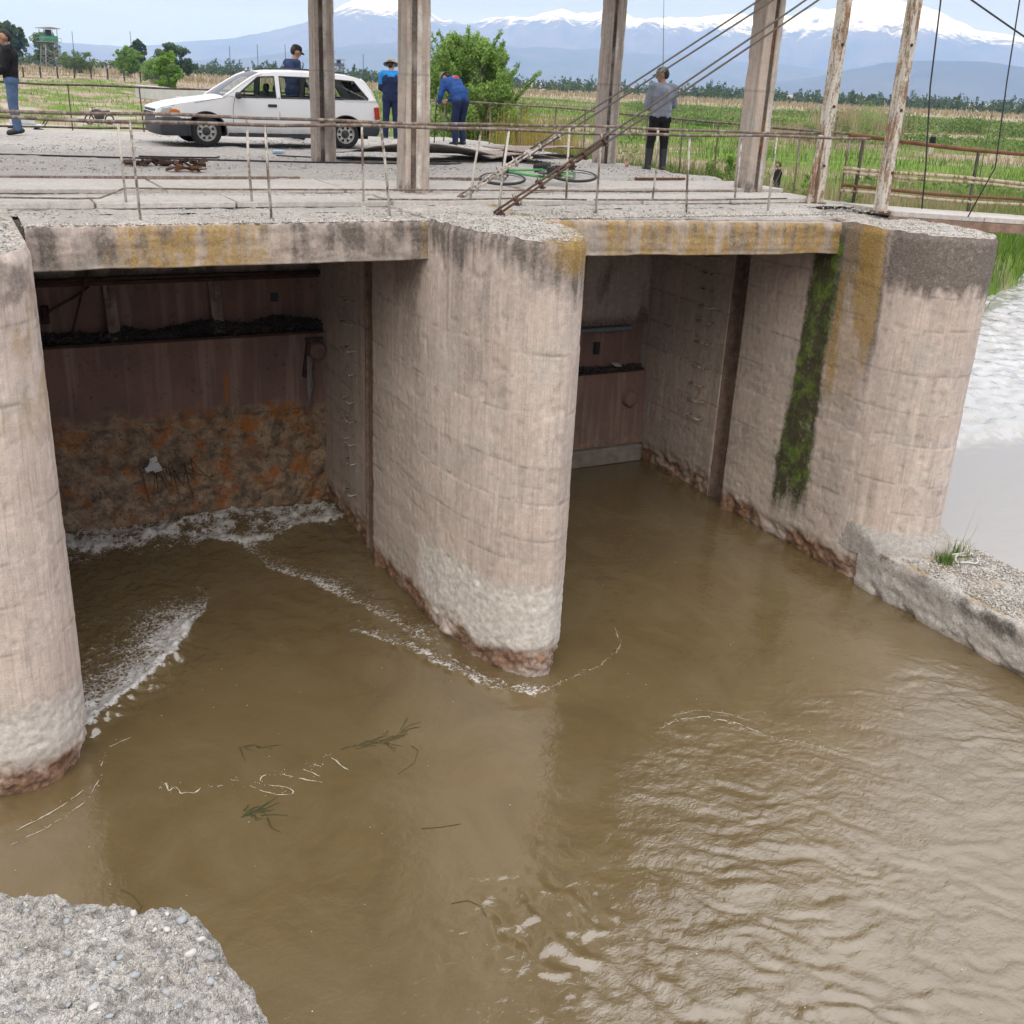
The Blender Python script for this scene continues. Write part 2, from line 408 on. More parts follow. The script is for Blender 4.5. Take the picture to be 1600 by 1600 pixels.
# ================================================================== the dam
WZ = -4.6
def pier(cx, label, seed, lifts, white_top, kind, b=1.0, cy=9.8, ztop=0.0):
    """rounded cut-water pier, nose towards -Y; faces carry stoplog slots"""
    rs = np.random.default_rng(seed)
    step = .025
    prof = []                                        # plan outline of the right half: offset from the centre line, y
    A_ = .65
    seg = [(.50, 15.6), (.50, 12.70), (.20, 12.70), (.20, 12.18), (.65, 12.18), (.65, cy)]
    def walk(step):
      half = []
      for (a, e), (c, d) in zip(seg[:-1], seg[1:]):
        k = max(2, int(math.hypot(c-a, d-e)/step))
        for i in range(k): half.append((a+(c-a)*i/k, e+(d-e)*i/k))
      return half
    tt = np.linspace(0, math.pi, 2000); ax_, ay_ = A_*np.cos(tt), cy-b*np.sin(tt)
    al = np.concatenate([[0], np.cumsum(np.hypot(np.diff(ax_), np.diff(ay_)))])
    ti = np.interp(np.linspace(0, al[-1], int(al[-1]/.025)), al, tt)
    arc = [(A_*math.cos(t), cy-b*math.sin(t)) for t in ti]
    right = walk(.025 if kind == 'left' else .09); left = [(-a, e) for a, e in walk(.09 if kind == 'left' else .025)[::-1]]
    path = np.array(right+arc+left[:-1] if False else right+arc+left)
    X, Y = path[:, 0], path[:, 1]
    tx, ty = np.gradient(X), np.gradient(Y)
    ln = np.hypot(tx, ty)+1e-9
    nx, ny = ty/ln*-1, tx/ln                          # outward normal
    # make sure the normal points outwards
    s_ = np.sign((nx*(X))+(ny*(Y-11.5)*.2)); 
    flip = -1 if np.mean(s_) < 0 else 1
    nx, ny = nx*flip, ny*flip
    S = np.concatenate([[0], np.cumsum(np.hypot(np.diff(X), np.diff(Y)))])
    zz = np.concatenate([np.arange(ztop, -4.75, -.025), [-5.0, -5.4]])
    s, z = np.meshgrid(S, zz)
    XX = np.broadcast_to(X, s.shape); YY = np.broadcast_to(Y, s.shape)
    nose = sst(cy+.15, cy-.10, YY)
    side = np.where(XX > 0, 1, -1)
    wz = z+.05*fbm(s*.7, z*.3+seed, 0, 3)+.016*fbm(s*5, z*0+seed+5, 0, 4)
    d = np.zeros_like(s); crack = np.zeros_like(s)
    lf = [0]+lifts+[-9]
    idx = np.zeros_like(s)
    for k, zl in enumerate(lifts):
        idx += (wz < zl)
        g = np.exp(-((wz-zl)/.008)**2)*(.62+.38*sst(-.2, .4, fbm(s*1.1, z*0+k*7+seed, 0, 4)+.05))
        d -= .005*g; crack = np.maximum(crack, g*.8)
        d += .0015*np.exp(-((wz-zl+.03)/.03)**2)      # grout lip below each lift
    d += (hash1(idx, seed)-.5)*.008
    # board marks
    bi = np.floor(s/.115+.08*fbm(s*1, z*.6, 0, 2))
    fr = s/.115-np.floor(s/.115)
    d += nose*((hash1(bi, seed+idx)-.5)*.005-.005*np.exp(-(np.minimum(fr, 1-fr)/.06)**2)*sst(-.2, .3, fbm(s*3, z*2, 0, 2)))
    hb = np.floor(wz/.19)
    d += (1-nose)*((hash1(hb, seed+3)-.5)*.007+.0045*fbm(YY*2.2, z*6, seed, 5)+.004*np.abs(fbm(YY*9, z*18, seed, 4)))
    fz = wz/.19-np.floor(wz/.19)
    hg = np.exp(-(np.minimum(fz, 1-fz)/.05)**2)*sst(.15, .55, fbm(YY*.9, hb*3.3+seed, 0, 2)+.05)
    d -= (1-nose)*.004*hg; crack = np.maximum(crack, (1-nose)*hg*.28)
    d += .003*fbm(XX*16, YY*16, z*16, 3)*(1.6-nose)
    # wandering cracks
    for q in range(4):
        zc_ = -.6-1.05*q+.32*hash1(q, seed)+.28*fbm(S*.8+q*11+seed, S*0, 0, 5)
        g = np.exp(-((z-zc_[None])/.006)**2)*sst(.0, .3, fbm(s*.9, z*0, q*5+seed, 2))
        crack = np.maximum(crack, g*.55); d -= .005*g
        sc_ = S[-1]*(.30+.12*q)+.10*fbm(zz*1.1+q*7+seed, zz*0, 0, 5)
        g = np.exp(-((s-sc_[:, None])/.005)**2)*sst(.05, .35, fbm(z*.8, s*0, q*9+seed, 2))
        crack = np.maximum(crack, g*.45); d -= .004*g
    # pop-outs
    po = sst(.42, .62, fbm(s*6, z*6, seed+2, 5)); d -= .008*po
    # spalled, lime-leached band above the water and the undercut foot
    wt_ = white_top+.10*fbm(s*1.3, z*0+seed+9, 0, 4)
    white = sst(-.05, .16, wt_-z+.05*fbm(s*9, z*9, 4, 3))
    cell = np.abs(fbm(XX*7, YY*7, z*11, 4))
    white = white*(.15+.85*nose); d += white*(-.010+.010*(.5-cell)+.010*fbm(XX*17, YY*17, z*40, 4))
    low = sst(-4.2, -4.42, z+.14*fbm(s*1.2, z*0, seed, 3)-(.10 if kind != 'mid' else 0)*0)
    d += low*(-.04+.05*fbm(XX*4.4, YY*4.4, z*7, 5)+.02*np.abs(fbm(XX*14, YY*14, z*16, 3)))
    d -= .05*sst(-4.3, -4.7, z)*(YY < 12)
    top = sst(ztop-.07, ztop, z)
    d -= top*(.022+.03*np.abs(fbm(XX*6, YY*6, 2, 3)))
    lim = np.where((YY > 12.1) & (YY < 12.75), .004, 1.0)   # keep the slot's own edges
    d = np.where(lim < 1, np.clip(d, -.006, .006), d)
    zt = z+np.where(z > ztop-.001, .018*fbm(XX*5, YY*5, seed, 3), 0)
    P = np.stack([cx+XX+nx*d, YY+ny*d, zt], -1)
    # masks
    n1 = fbm(s*7+seed, z*.35, 0, 4); n2 = fbm(s*2.1+seed, z*.2, 4, 3); n3 = fbm(s*1.1, z*1.1, seed, 4)
    dark = np.zeros_like(s); och = np.zeros_like(s); moss = np.zeros_like(s)
    under = (YY > 10.45)
    if kind == 'mid':
        th = np.degrees(np.arctan2((cy-YY)/b, XX/A_))     # 0 right .. 180 left on the nose
        L = .20+.34*np.clip(n1+.4*n2, 0, 2)+.25*sst(150, 110, th)*(th > 60)
        dark = sst(-L-.22, -L+.22, z+.25*n3+.10*fbm(s*14, z*4, 3, 3))*nose*sst(30, 55, th)*.9*(.55+.6*sst(-.4, .5, fbm(s*11, z*.5, 6, 3)))
        L2 = .20+.16*n1
        och = sst(-L2-.2, -L2+.16, z+.12*n3)*nose*sst(122, 80, th)*.9
        dark = np.maximum(dark, .55*sst(-.6-.5*n2, -.1, z)*sst(9.6, 10.1, YY)*(XX < 0)*sst(11.3, 10.9, YY))
        dark = np.maximum(dark, .35*sst(.25, .6, n1+n2)*(XX < 0)*nose*sst(-2.2, -.2, z))
        dark = np.maximum(dark, .42*sst(.05, .6, n3+.5*n2)*sst(-2.6, -.6, z)*(XX < .1))
    if kind == 'right':
        th = np.degrees(np.arctan2((cy-YY)/b, XX/A_))
        L = .76+.09*n1+.06*n2
        dark = sst(-L-.12, -L+.10, z+.05*n3+.08*fbm(s*14, z*4, 3, 3))*nose*sst(178, 168, th)*.85
        drips = sst(.45, .65, fbm(s*4.2+3, z*.12, 9, 3))*sst(-.12, -.3, z)
        dark *= 1-.6*drips
        fl = (XX < 0)
        dark = np.maximum(dark, fl*.85*sst(-1.5-.7*n2-1.2*sst(10.15, 10.5, YY), -.5, z+.3*n1)*sst(9.7, 9.9, YY)*sst(10.8, 10.6, YY))
        wo2 = .10*n1+.08*fbm(YY*8, z*3, 2, 4)
        och = fl*sst(9.66, 9.80, YY+wo2*.6)*sst(10.24, 10.06, YY+wo2*.6-.06*z)*sst(-2.1-.6*n1, -1.0, z)*(1.05+.3*n3)
        och = np.maximum(och, fl*.75*sst(10.20, 10.30, YY+wo2)*sst(10.50, 10.38, YY+wo2)*sst(-2.9, -1.9, z)*sst(-.5, -.9, z))
        och = np.maximum(och, fl*.35*sst(9.7, 9.9, YY)*sst(10.5, 10.3, YY)*sst(-3.0, -1.8, z))
        wob = .09*n3+.05*n1+.06*fbm(YY*7, z*5, 3, 4)
        wd = .05*np.sin(z*1.4+.6)
        moss = fl*sst(10.34-wd, 10.50-wd, YY+wob*.6)*sst(11.0+wd, 10.86+wd, YY+wob*.6+.03*z)*sst(-4.35, -3.6, z+.25*n1)*sst(.0, -.5, z)*(.95+.3*fbm(YY*6, z*3, 8, 3))
        dark = np.maximum(dark, .9*sst(9.60, 9.68, YY+wo2*.4)*sst(9.82, 9.70, YY+wo2*.4)*fl*sst(-2.6, -1.2, z+.3*n1)*.8)
    if kind == 'left':
        dark = .55*sst(.1, .5, fbm(s*2.2, z*1.6, 5, 4))*sst(-1.9, -.3, z)
        och = .5*sst(.15, .5, fbm(s*1.7, z*1.2, 8, 4))*sst(-2.0, -.8, z)*sst(.0, -.6, z)
    # darker blotches towards the back of the bays and in the slots
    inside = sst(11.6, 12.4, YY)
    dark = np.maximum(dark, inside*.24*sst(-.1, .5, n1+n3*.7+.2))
    slot = ((YY > 12.18) & (YY < 12.68)).astype(float)
    rust = np.maximum(low*sst(-.4, .4, n3+.2)*sst(-4.15, -4.4, z+.1*n1), slot*.45)
    rust = np.maximum(rust, inside*.35*sst(-4.0, -4.4, z))
    white = white*(1-.75*low)*(.25 if kind == 'right' else .8)
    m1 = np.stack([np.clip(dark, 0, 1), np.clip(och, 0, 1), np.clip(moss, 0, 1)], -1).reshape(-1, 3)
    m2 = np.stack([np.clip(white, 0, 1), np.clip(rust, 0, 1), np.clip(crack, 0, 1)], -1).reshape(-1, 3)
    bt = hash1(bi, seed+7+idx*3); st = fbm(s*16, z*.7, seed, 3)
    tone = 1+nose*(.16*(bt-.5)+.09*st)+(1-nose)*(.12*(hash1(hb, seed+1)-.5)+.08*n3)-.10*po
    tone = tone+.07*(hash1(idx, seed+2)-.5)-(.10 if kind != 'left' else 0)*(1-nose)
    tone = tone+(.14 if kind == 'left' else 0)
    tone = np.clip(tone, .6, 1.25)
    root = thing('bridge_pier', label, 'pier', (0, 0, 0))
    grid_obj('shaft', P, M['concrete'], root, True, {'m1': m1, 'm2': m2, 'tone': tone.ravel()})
    # top cap, from the rim to the centre line
    rim = P[0]; K = 26
    cl = np.stack([np.full(len(X), cx), np.clip(Y, cy, 99), np.zeros(len(X))], -1)
    t = np.linspace(0, 1, K)[:, None, None]
    C = rim[None]*(1-t)+cl[None]*t
    zc = .018*fbm(C[..., 0]*5, C[..., 1]*5, seed, 3)+.012*fbm(C[..., 0]*14, C[..., 1]*14, 1, 3)
    C[..., 2] = ztop+zc
    C[0] = rim
    edge = sst(.30, .0, np.broadcast_to(t[..., 0], zc.shape)+.15*fbm(C[..., 0]*2, C[..., 1]*2, 3, 3))
    lic = edge*(1.0 if kind == 'mid' else .25)*sst(-.2, .3, fbm(C[..., 0]*3, C[..., 1]*3, 7, 3)+.2)*(C[..., 0] > cx-.2)
    cm1 = np.stack([edge*.15, lic, edge*0], -1).reshape(-1, 3)
    grid_obj('top', C, M['concrete_top'], root, True, {'m1': cm1, 'm2': cm1*0, 'tone': np.full(len(cm1), .95)}, flip=True)
    return root
PIERS = {}
PIERS['mid'] = pier(5.08, 'round-nosed concrete pier between the two sluice openings, ochre lichen at its top', 3, [-1.03, -1.64, -2.16, -2.55, -2.95, -3.22], -3.45, 'mid', 1.9, 10.6)
PIERS['right'] = pier(10.70, 'concrete pier with a long green moss streak and blackened top, beside the low ledge', 21, [-.80, -1.18, -1.72, -2.2, -2.62, -3.15, -3.55], -3.95, 'right', 1.0, 9.8, -.1)
PIERS['left'] = pier(-.07, 'pale salmon concrete pier cut by the left edge of the picture', 35, [-.55, -1.15, -2.0, -2.4, -2.77, -3.2], -3.68, 'left', .62, 9.32)

def beam(x0, x1, label, seed, och_fn, slope=0.0):
    st = .022
    xs = np.linspace(x0, x1, int((x1-x0)/st))
    # the section runs over the top strip, down the face and under
    sec = [(11.30, -.02)]+[(y, -.02) for y in np.arange(11.25, 10.52, -.04)]+[(10.5, z) for z in np.arange(-.035, -.405, -.018)]+[(10.5, -.41), (10.6, -.41), (11.3, -.41)]
    sec = np.array(sec)
    X, Yq = np.meshgrid(xs, sec[:, 0]); Zq = np.broadcast_to(sec[:, 1][:, None], X.shape)
    front = (Yq < 10.51)
    topm = (Zq > -.03)
    dy = front*(.012*fbm(X*2, Zq*6, seed, 4)+.005*fbm(X*12, Zq*12, seed, 3)+.010*(hash1(np.floor(Zq/.11+.2), seed)-.5))
    edge = np.exp(-((Zq+.03)/.03)**2)*np.exp(-((Yq-10.5)/.05)**2)
    dy = dy+edge*(.015+.03*np.abs(fbm(X*5, X*0, seed, 3)))
    low = np.exp(-((Zq+.41)/.03)**2)*(Yq < 10.65)
    dz = topm*(.012*fbm(X*4, Yq*4, seed, 3)+.010*fbm(X*15, Yq*15, seed, 3))-edge*.012*np.abs(fbm(X*7, X*0+4, seed, 3))+low*.03*np.clip(fbm(X*1.2, X*0, seed+5, 3), 0, 1)
    P = np.stack([X, Yq+dy, Zq+dz+slope*(X-x0)/(x1-x0)*(Yq < 10.95)], -1)
    n1 = fbm(X*3.5, Zq*.6, seed, 4); n2 = fbm(X*1.2, Zq*.7+3, seed, 3)
    och = front*np.clip(och_fn(X, Zq, n1, n2), 0, 1.3)*(.30+.55*sst(-.45, .45, fbm(X*11, Zq*1.3, seed, 4)+.4*fbm(X*5, Zq*7, seed, 3)))
    dark = front*np.clip(.65*sst(-.35, .35, n1+n2*.6)*sst(-.6, -.1, Zq)+.36+.25*fbm(X*7, Zq*5, seed, 3), 0, 1)*(1-.7*np.clip(och, 0, 1))
    crk = front*np.exp(-((Zq+.19+.004*n1)/.006)**2)*.5
    m1 = np.stack([np.clip(dark, 0, 1), np.clip(och, 0, 1), X*0], -1).reshape(-1, 3)
    m2 = np.stack([low*.5, X*0, crk], -1).reshape(-1, 3)
    root = thing('deck_beam', label, 'beam')
    o = grid_obj('beam', P, M['concrete'], root, True, {'m1': m1, 'm2': m2, 'tone': (.86+.12*fbm(X*4, Zq*1.5, seed, 3)).ravel()})
    o.data.materials.append(M['concrete_top'])
    ny, nx = X.shape
    mi = np.zeros(((ny-1), (nx-1)), np.int32); mi[:18] = 1
    o.data.polygons.foreach_set('material_index', mi.ravel())
    return root
beam(.62, 4.62, 'grey concrete edge beam with a mustard patch above the wider sluice opening', 4,
     lambda X, Z, a, b: sst(1.25, 1.5, X)*sst(3.2, 2.2, X+.3*b)*sst(-.45, .1, a+.35)*1.0+sst(.25, .6, a+b)*.5)
beam(5.55, 10.12, 'concrete edge beam streaked ochre above the narrow right sluice opening', 9,
     lambda X, Z, a, b: np.clip(sst(-.9, .6, a+b*.7+.2), 0, 1)*.95+.15, -.10)

# soffit and body of the deck behind the beams (one solid slab), then its gravelled surface
dk = MB()
dk.box((1.9, 18.0, -.28), (19.0, 13.38, .44))
deck = tag(dk.build('deck', M['concrete_slab']), kind='structure')
deck.data.materials.clear(); deck.data.materials.append(M['deck'])
def sheet(name, x0, x1, y0, y1, z, st, mat, amp=.012, parent=None, attrs=None, edge=None):
    xs = np.arange(x0, x1+st/2, st); ys = np.arange(y0, y1+st/2, st)
    X, Y = np.meshgrid(xs, ys)
    Z = z+amp*fbm(X*.8, Y*.8, 5, 4)+amp*.8*fbm(X*6, Y*6, 2, 4)
    if edge is not None: Z = edge(X, Y, Z)
    return grid_obj(name, np.stack([X, Y, Z], -1), mat, parent, True)
def deck_z(X, Y, Z):
    Z = Z+.06*sst(14.55, 14.62, Y+.05*fbm(X*.7, Y*0, 3, 2))*(X < 11.5)
    Z = Z-.04*np.exp(-((Y-14.5)/.10)**2)*sst(.1, .4, fbm(X*.6, Y*0+9, 1, 2)+.25)
    Z = Z+.05*np.clip(fbm(X*.45, Y*.45, 8, 3), 0, 1)*sst(15.5, 17, Y)
    Z = Z-.10*sst(24.2, 24.8, Y+.3*fbm(X*.9, Y*.9, 2, 3))-.12*sst(11.1, 11.4, X+.25*fbm(Y*.9, Y*0, 6, 3))
    return Z
o = sheet('deck_surface', -7.4, 11.42, 11.28, 24.9, -.02, .06, M['deck'], .014, deck, edge=deck_z)

# precast cover slabs laid across the deck, one by one
x = -6.9; k = 0
rs = random.Random(5)
while x < 10.2:
    w = rs.uniform(1.35, 1.75)
    if not (4.9 < x+w/2 < 5.7) or True:
        mb = MB().box((x+w/2, 12.02+rs.uniform(-.02, .02), .012+rs.uniform(-.006, .008)), (w-.03, .62, .06), rotm(0, rs.uniform(-.004, .004), rs.uniform(-.008, .008)), .008, .004)
        mb.build('cover_slab', M['concrete_slab'], deck)
    x += w
x = -6.7
while x < 10.0:
    w = rs.uniform(1.9, 2.6)
    MB().box((x+w/2, 13.75+rs.uniform(-.03, .03), .0+rs.uniform(-.006, .008)), (w-.05, 1.2, .05), rotm(0, rs.uniform(-.004, .004), rs.uniform(-.01, .01)), .008, .004).build('cover_slab', M['concrete_slab'], deck)
    x += w
# rusty steel recess strip behind them
M['stripmat'] = rusty('strip_brown', (.27, .20, .165), (.36, .31, .28), .0)
MB().box((1.2, 14.585, .006), (6.2, .03, .075), rotm(0, 0, .004), .004).build('edge_strip', M['stripmat'], deck)
MB().box((6.6, 14.575, .004), (1.5, .03, .075), rotm(0, 0, -.006), .004).build('edge_strip', M['stripmat'], deck)

# walls behind the gates, above water
def bay_wall(x0, x1, z0, z1, label):
    xs = np.arange(x0, x1+.02, .03); zs = np.arange(z0, z1+.015, .03)
    X, Z = np.meshgrid(xs, zs)
    Yv = 14.78+.008*fbm(X*3, Z*3, 2, 4)
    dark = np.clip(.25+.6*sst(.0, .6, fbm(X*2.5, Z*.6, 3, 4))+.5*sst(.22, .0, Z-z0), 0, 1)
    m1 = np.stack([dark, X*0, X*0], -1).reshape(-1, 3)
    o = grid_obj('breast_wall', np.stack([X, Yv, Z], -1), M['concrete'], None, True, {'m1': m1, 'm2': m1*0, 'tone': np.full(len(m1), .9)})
    return tag(o, label, 'wall')
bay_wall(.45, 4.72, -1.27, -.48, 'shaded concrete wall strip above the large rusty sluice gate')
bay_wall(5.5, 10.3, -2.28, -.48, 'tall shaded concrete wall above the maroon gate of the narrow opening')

# ------------------------------------------------------------------ gate steel
def gate_mat():
    n = NT('gate_steel'); p = n.pos()
    st = n.noise(n.scl(p, (7, 7, .45)), 1.2, 5)
    c = n.mix(n.ramp(n.noise(p, 1.6, 5, .6), .3, .7), (.25, .15, .125), (.17, .115, .10))
    c = n.mix(n.ramp(st, .5, .72, 0, .55), c, (.40, .30, .25))
    c = n.mix(n.ramp(n.noise(p, 11, 6, .75), .58, .7, 0, .7), c, (.045, .034, .03))
    r = n.attr('rust', 'Fac'); o = n.attr('orange', 'Fac')
    fz = n.noise(p, 9, 6, .75)
    rr = n.ramp(n.math('MULTIPLY', r, n.ramp(fz, .25, .75, .5, 1.5)), .25, .8)
    rc = n.mix(n.ramp(n.noise(p, 5, 6, .7), .38, .62), (.13, .10, .075), (.40, .29, .195))
    rc = n.mix(n.ramp(n.noise(p, 3.1, 5, .7), .5, .64), rc, (.36, .135, .04))
    rc = n.mix(n.ramp(n.noise(p, 24, 5, .7), .56, .68), rc, (.035, .026, .022))
    c = n.mix(rr, c, rc)
    c = n.mix(n.ramp(n.math('MULTIPLY', o, n.ramp(fz, .3, .7, .5, 1.4)), .3, .8, 0, .9), c, (.38, .15, .045))
    return n.fin(c, .8, 0, n.bump(n.noise(p, 30, 5, .7), .6, .015), Specular_IOR_Level=.3)
M['gate'] = gate_mat()
def debris_heap(name, x0, x1, y0, y1, z, n, parent, hmax=.12, seed=1):
    """drift of twigs, stones and litter caught on the gate ledge: nobody could count it"""
    rs = np.random.default_rng(seed); V = []; Fc = []
    for i in range(n):
        px = rs.uniform(x0, x1); py = rs.uniform(y0, y1)
        hh = hmax*(.35+.65*float(sst(-.5, .5, fbm(px*1.1+seed, 0, 0, 2))))
        pz = z+rs.uniform(0, hh)
        ln = rs.uniform(.02, .16) if rs.random() < .6 else rs.uniform(.02, .05); w = rs.uniform(.006, .016) if ln > .05 else ln*.5
        a, b = rs.uniform(0, math.pi), rs.normal(0, .35)
        d = np.array([math.cos(a)*math.cos(b), math.sin(a)*math.cos(b), math.sin(b)])*ln/2
        u = np.array([-math.sin(a), math.cos(a), 0])*w; v = np.array([0, 0, 1.])*w
        c = np.array([px, py, pz]); o = len(V)
        V += [c-d-u, c-d+v, c-d+u, c+d-u, c+d+v, c+d+u]
        Fc += [(o, o+1, o+4, o+3), (o+1, o+2, o+5, o+4), (o+2, o, o+3, o+5), (o, o+2, o+1, o+1), (o+3, o+4, o+5, o+5)]
    f4 = [f for f in Fc if len(set(f)) == 4]
    o = np_obj(name, V, f4, M['debris'], parent)
    o['kind'] = 'stuff'
    return o
def deb():
    n = NT('drift_debris'); p = n.pos()
    c = n.mix(n.ramp(n.noise(p, 30, 3), .35, .65), (.022, .019, .018), (.11, .095, .085))
    c = n.mix(n.ramp(n.noise(p, 55, 2), .66, .7), c, (.42, .40, .38))
    return n.fin(c, .9)
M['debris'] = deb()
M['litter'] = simple('pale_litter', (.55, .56, .58), .5, 0, .25, 30, .004)

def skin(name, x0, x1, z0, z1, y, parent, rust_fn, amp=.004, rough=0.0, st=.025):
    xs = np.linspace(x0, x1, max(2, int((x1-x0)/st))); zs = np.linspace(z0, z1, max(2, int((z1-z0)/st)))
    X, Z = np.meshgrid(xs, zs)
    r, o = rust_fn(X, Z)
    Yv = y-amp*fbm(X*1.5, Z*1.5, 3, 3)
    if rough: Yv = Yv-rough*(.9*fbm(X*1.6, Z*2.0, 6, 5)+.5*np.abs(fbm(X*5, Z*5, 3, 4)))*sst(z1+.02, z1-.12, Z)
    return grid_obj(name, np.stack([X, Yv, Z], -1), M['gate'], parent, True, {'rust': np.clip(r, 0, 1).ravel(), 'orange': np.clip(o, 0, 1).ravel()})
G1 = thing('sluice_gate', 'large rusted steel sluice gate with crusted lower half, turbulent water at its foot', 'sluice gate', (0, 0, 0))
zero = lambda X, Z: (X*0, X*0)
skin('upper_panel', .5, 4.7, -1.98, -1.28, 14.92, G1, zero)
def r1(X, Z):
    n = fbm(X*2, Z*2, 4, 3)
    o = 1.1*np.exp(-((X-3.12+.02*Z)/.035)**2)*sst(-2.15, -2.35, Z)*sst(.0, .35, n+.35)
    return .75*sst(-2.86, -3.15, Z+.12*n), o
skin('skin_plate', .5, 4.7, -3.14, -2.07, 14.58, G1, r1)
def r2(X, Z):
    n = fbm(X*1.4, Z*1.8, 9, 4)
    edge = np.exp(-((Z+3.24+.04*n)/.05)**2)
    o = .6*edge*sst(-.2, .4, n)+.8*sst(.25, .55, fbm(X*1.7+2, Z*2.2, 5, 4))*sst(-3.9, -3.3, Z)*sst(2.2, 2.9, X)+.45*sst(-4.25, -4.5, Z+.15*n)*sst(.0, .5, fbm(X*3, Z*4, 1, 4))
    o = np.maximum(o, .8*sst(.2, .5, fbm(X*1.5, Z*2.4, 13, 4))*sst(3.3, 4.0, X)*sst(-3.6, -4.0, Z))
    return X*0+1, o
skin('crusted_plate', .5, 4.7, -4.85, -3.14, 14.57, G1, r2, .01, .10, .018)
MB().box((2.6, 14.74, -2.045), (4.2, .36, .03), None, .004).build('ledge_plate', M['darkrust'], G1)
MB().box((2.6, 14.83, -1.29), (4.2, .22, .05), None, .006).build('top_flange', M['darkrust'], G1)
MB().tube([(.6, 14.70, -1.235), (2.6, 14.70, -1.22), (4.6, 14.70, -1.235)], .028, 8).build('seal_bar', M['darkrust'], G1)
for x in (1.80, 3.15):
    MB().box((x, 14.78, -1.66), (.15, .022, .74), rotm(-.30, 0, 0), .003).box((x, 14.84, -1.66), (.02, .13, .72), rotm(-.15, 0, 0), .003).build('stiffener', M['stripmat'], G1)
MB().lathe([(.0, 14.45), (.10, 14.45), (.12, 14.47), (.12, 14.56), (.135, 14.57), (.135, 14.60)], (4.46, 0, -2.30), 'y', 20).build('guide_roller', M['gate'], G1)
MB().box((4.30, 14.52, -2.42), (.05, .08, .5), rotm(0, .15, 0), .004).box((4.42, 14.53, -2.14), (.25, .05, .05), None, .004).build('roller_bracket', M['darkrust'], G1)
MB().box((3.98, 14.90, -1.60), (.10, .03, .12), None, .003).build('bolt_plate', M['wire'], G1)
MB().tube([(1.0, 14.80, -1.72), (1.05, 14.70, -1.60), (1.35, 14.72, -1.45), (1.55, 14.78, -1.33)], .018, 7).tube([(1.0, 14.80, -1.78), (1.0, 14.79, -1.56)], .05, 9).build('lifting_lug', M['darkrust'], G1)
MB().tube([(1.72, 14.45, -.52), (1.5, 14.6, -1.2), (1.25, 14.66, -1.98)], .016, 6).build('drain_pipe', M['darkrust'], G1)
debris_heap('drift_debris', .6, 4.65, 14.60, 14.90, -2.03, 2600, G1, .20, 3)
# drift that hangs from the crust
tw = MB()
rs = random.Random(8)
for i in range(26):
    x = 2.3+rs.gauss(0, .24); z = -3.74+rs.gauss(0, .09)
    l = rs.uniform(.12, .5); dx = rs.gauss(.08, .12)
    tw.tube([(x, 14.46, z), (x+dx*.4, 14.40, z-l*.5), (x+dx, 14.44, z-l)], [.006, .005, .003], 5)
tw.build('drift_roots', M['darkrust'], G1)
lt = MB()
rs = random.Random(4)
for i in range(10):
    lt.box((2.13+rs.gauss(0, .05), 14.40+rs.gauss(0, .012), -3.70+rs.gauss(0, .04)), (.09, .012, .07), rotm(rs.uniform(-.6, .6), rs.uniform(-.8, .8), 0), 0, .012)
tag(lt.build('plastic_bag', M['litter']), 'crumpled white plastic bag caught on the crusted gate', 'bag')
rg = MB()
rs = random.Random(9)
for i in range(5):
    x = 4.33+rs.gauss(0, .025)
    rg.tube([(x, 14.44, -2.35), (x+rs.gauss(0, .03), 14.42, -2.8), (x+rs.gauss(-.03, .03), 14.43, -3.1-rs.random()*.15)], [.01, .014, .004], 5)
tag(rg.build('hanging_rag', simple('rag_grey', (.20, .19, .19), .9, 0, .3, 30)), 'grey strip of rag hanging below the gate roller', 'rag')
G2 = thing('sluice_gate', 'maroon steel sluice gate set back in the narrow right opening', 'sluice gate', (0, 0, 0))
skin('upper_panel', 5.5, 10.25, -3.06, -2.3, 14.90, G2, zero)
skin('skin_plate', 5.5, 10.25, -4.32, -3.06, 14.66, G2, lambda X, Z: (.5*sst(-4.0, -4.3, Z+.1*fbm(X*2, Z*2, 3, 3)), X*0))
MB().box((8.0, 14.79, -3.045), (4.3, .26, .03), None, .004).build('ledge_plate', M['darkrust'], G2)
MB().box((7.85, 14.74, -2.33), (4.0, .09, .07), None, .01).build('top_bar', simple('blue_grey_paint', (.14, .17, .20), .5, 0, .3, 20), G2)
MB().box((7.9, 14.62, -4.47), (4.5, .22, .30), None, .03, .01).build('sill', simple('sill_concrete', (.20, .17, .145), .9, 0, .35, 6, .01), G2)
MB().lathe([(.0, 14.52), (.10, 14.52), (.125, 14.54), (.125, 14.62), (.14, 14.63), (.14, 14.67)], (9.86, 0, -3.5), 'y', 20).build('guide_roller', M['gate'], G2)
MB().box((9.30, 14.86, -2.67), (.10, .03, .2), None, .003).build('bolt_plate', M['wire'], G2)
debris_heap('drift_debris', 8.6, 10.1, 14.66, 14.88, -3.03, 700, G2, .09, 6)
tag(MB().box((9.62, 14.72, -2.93), (.17, .10, .03), rotm(.35, .2, .3), .006, .004).build('foam_block', M['litter']), 'white scrap of foam lying on the ledge of the maroon gate', 'litter')

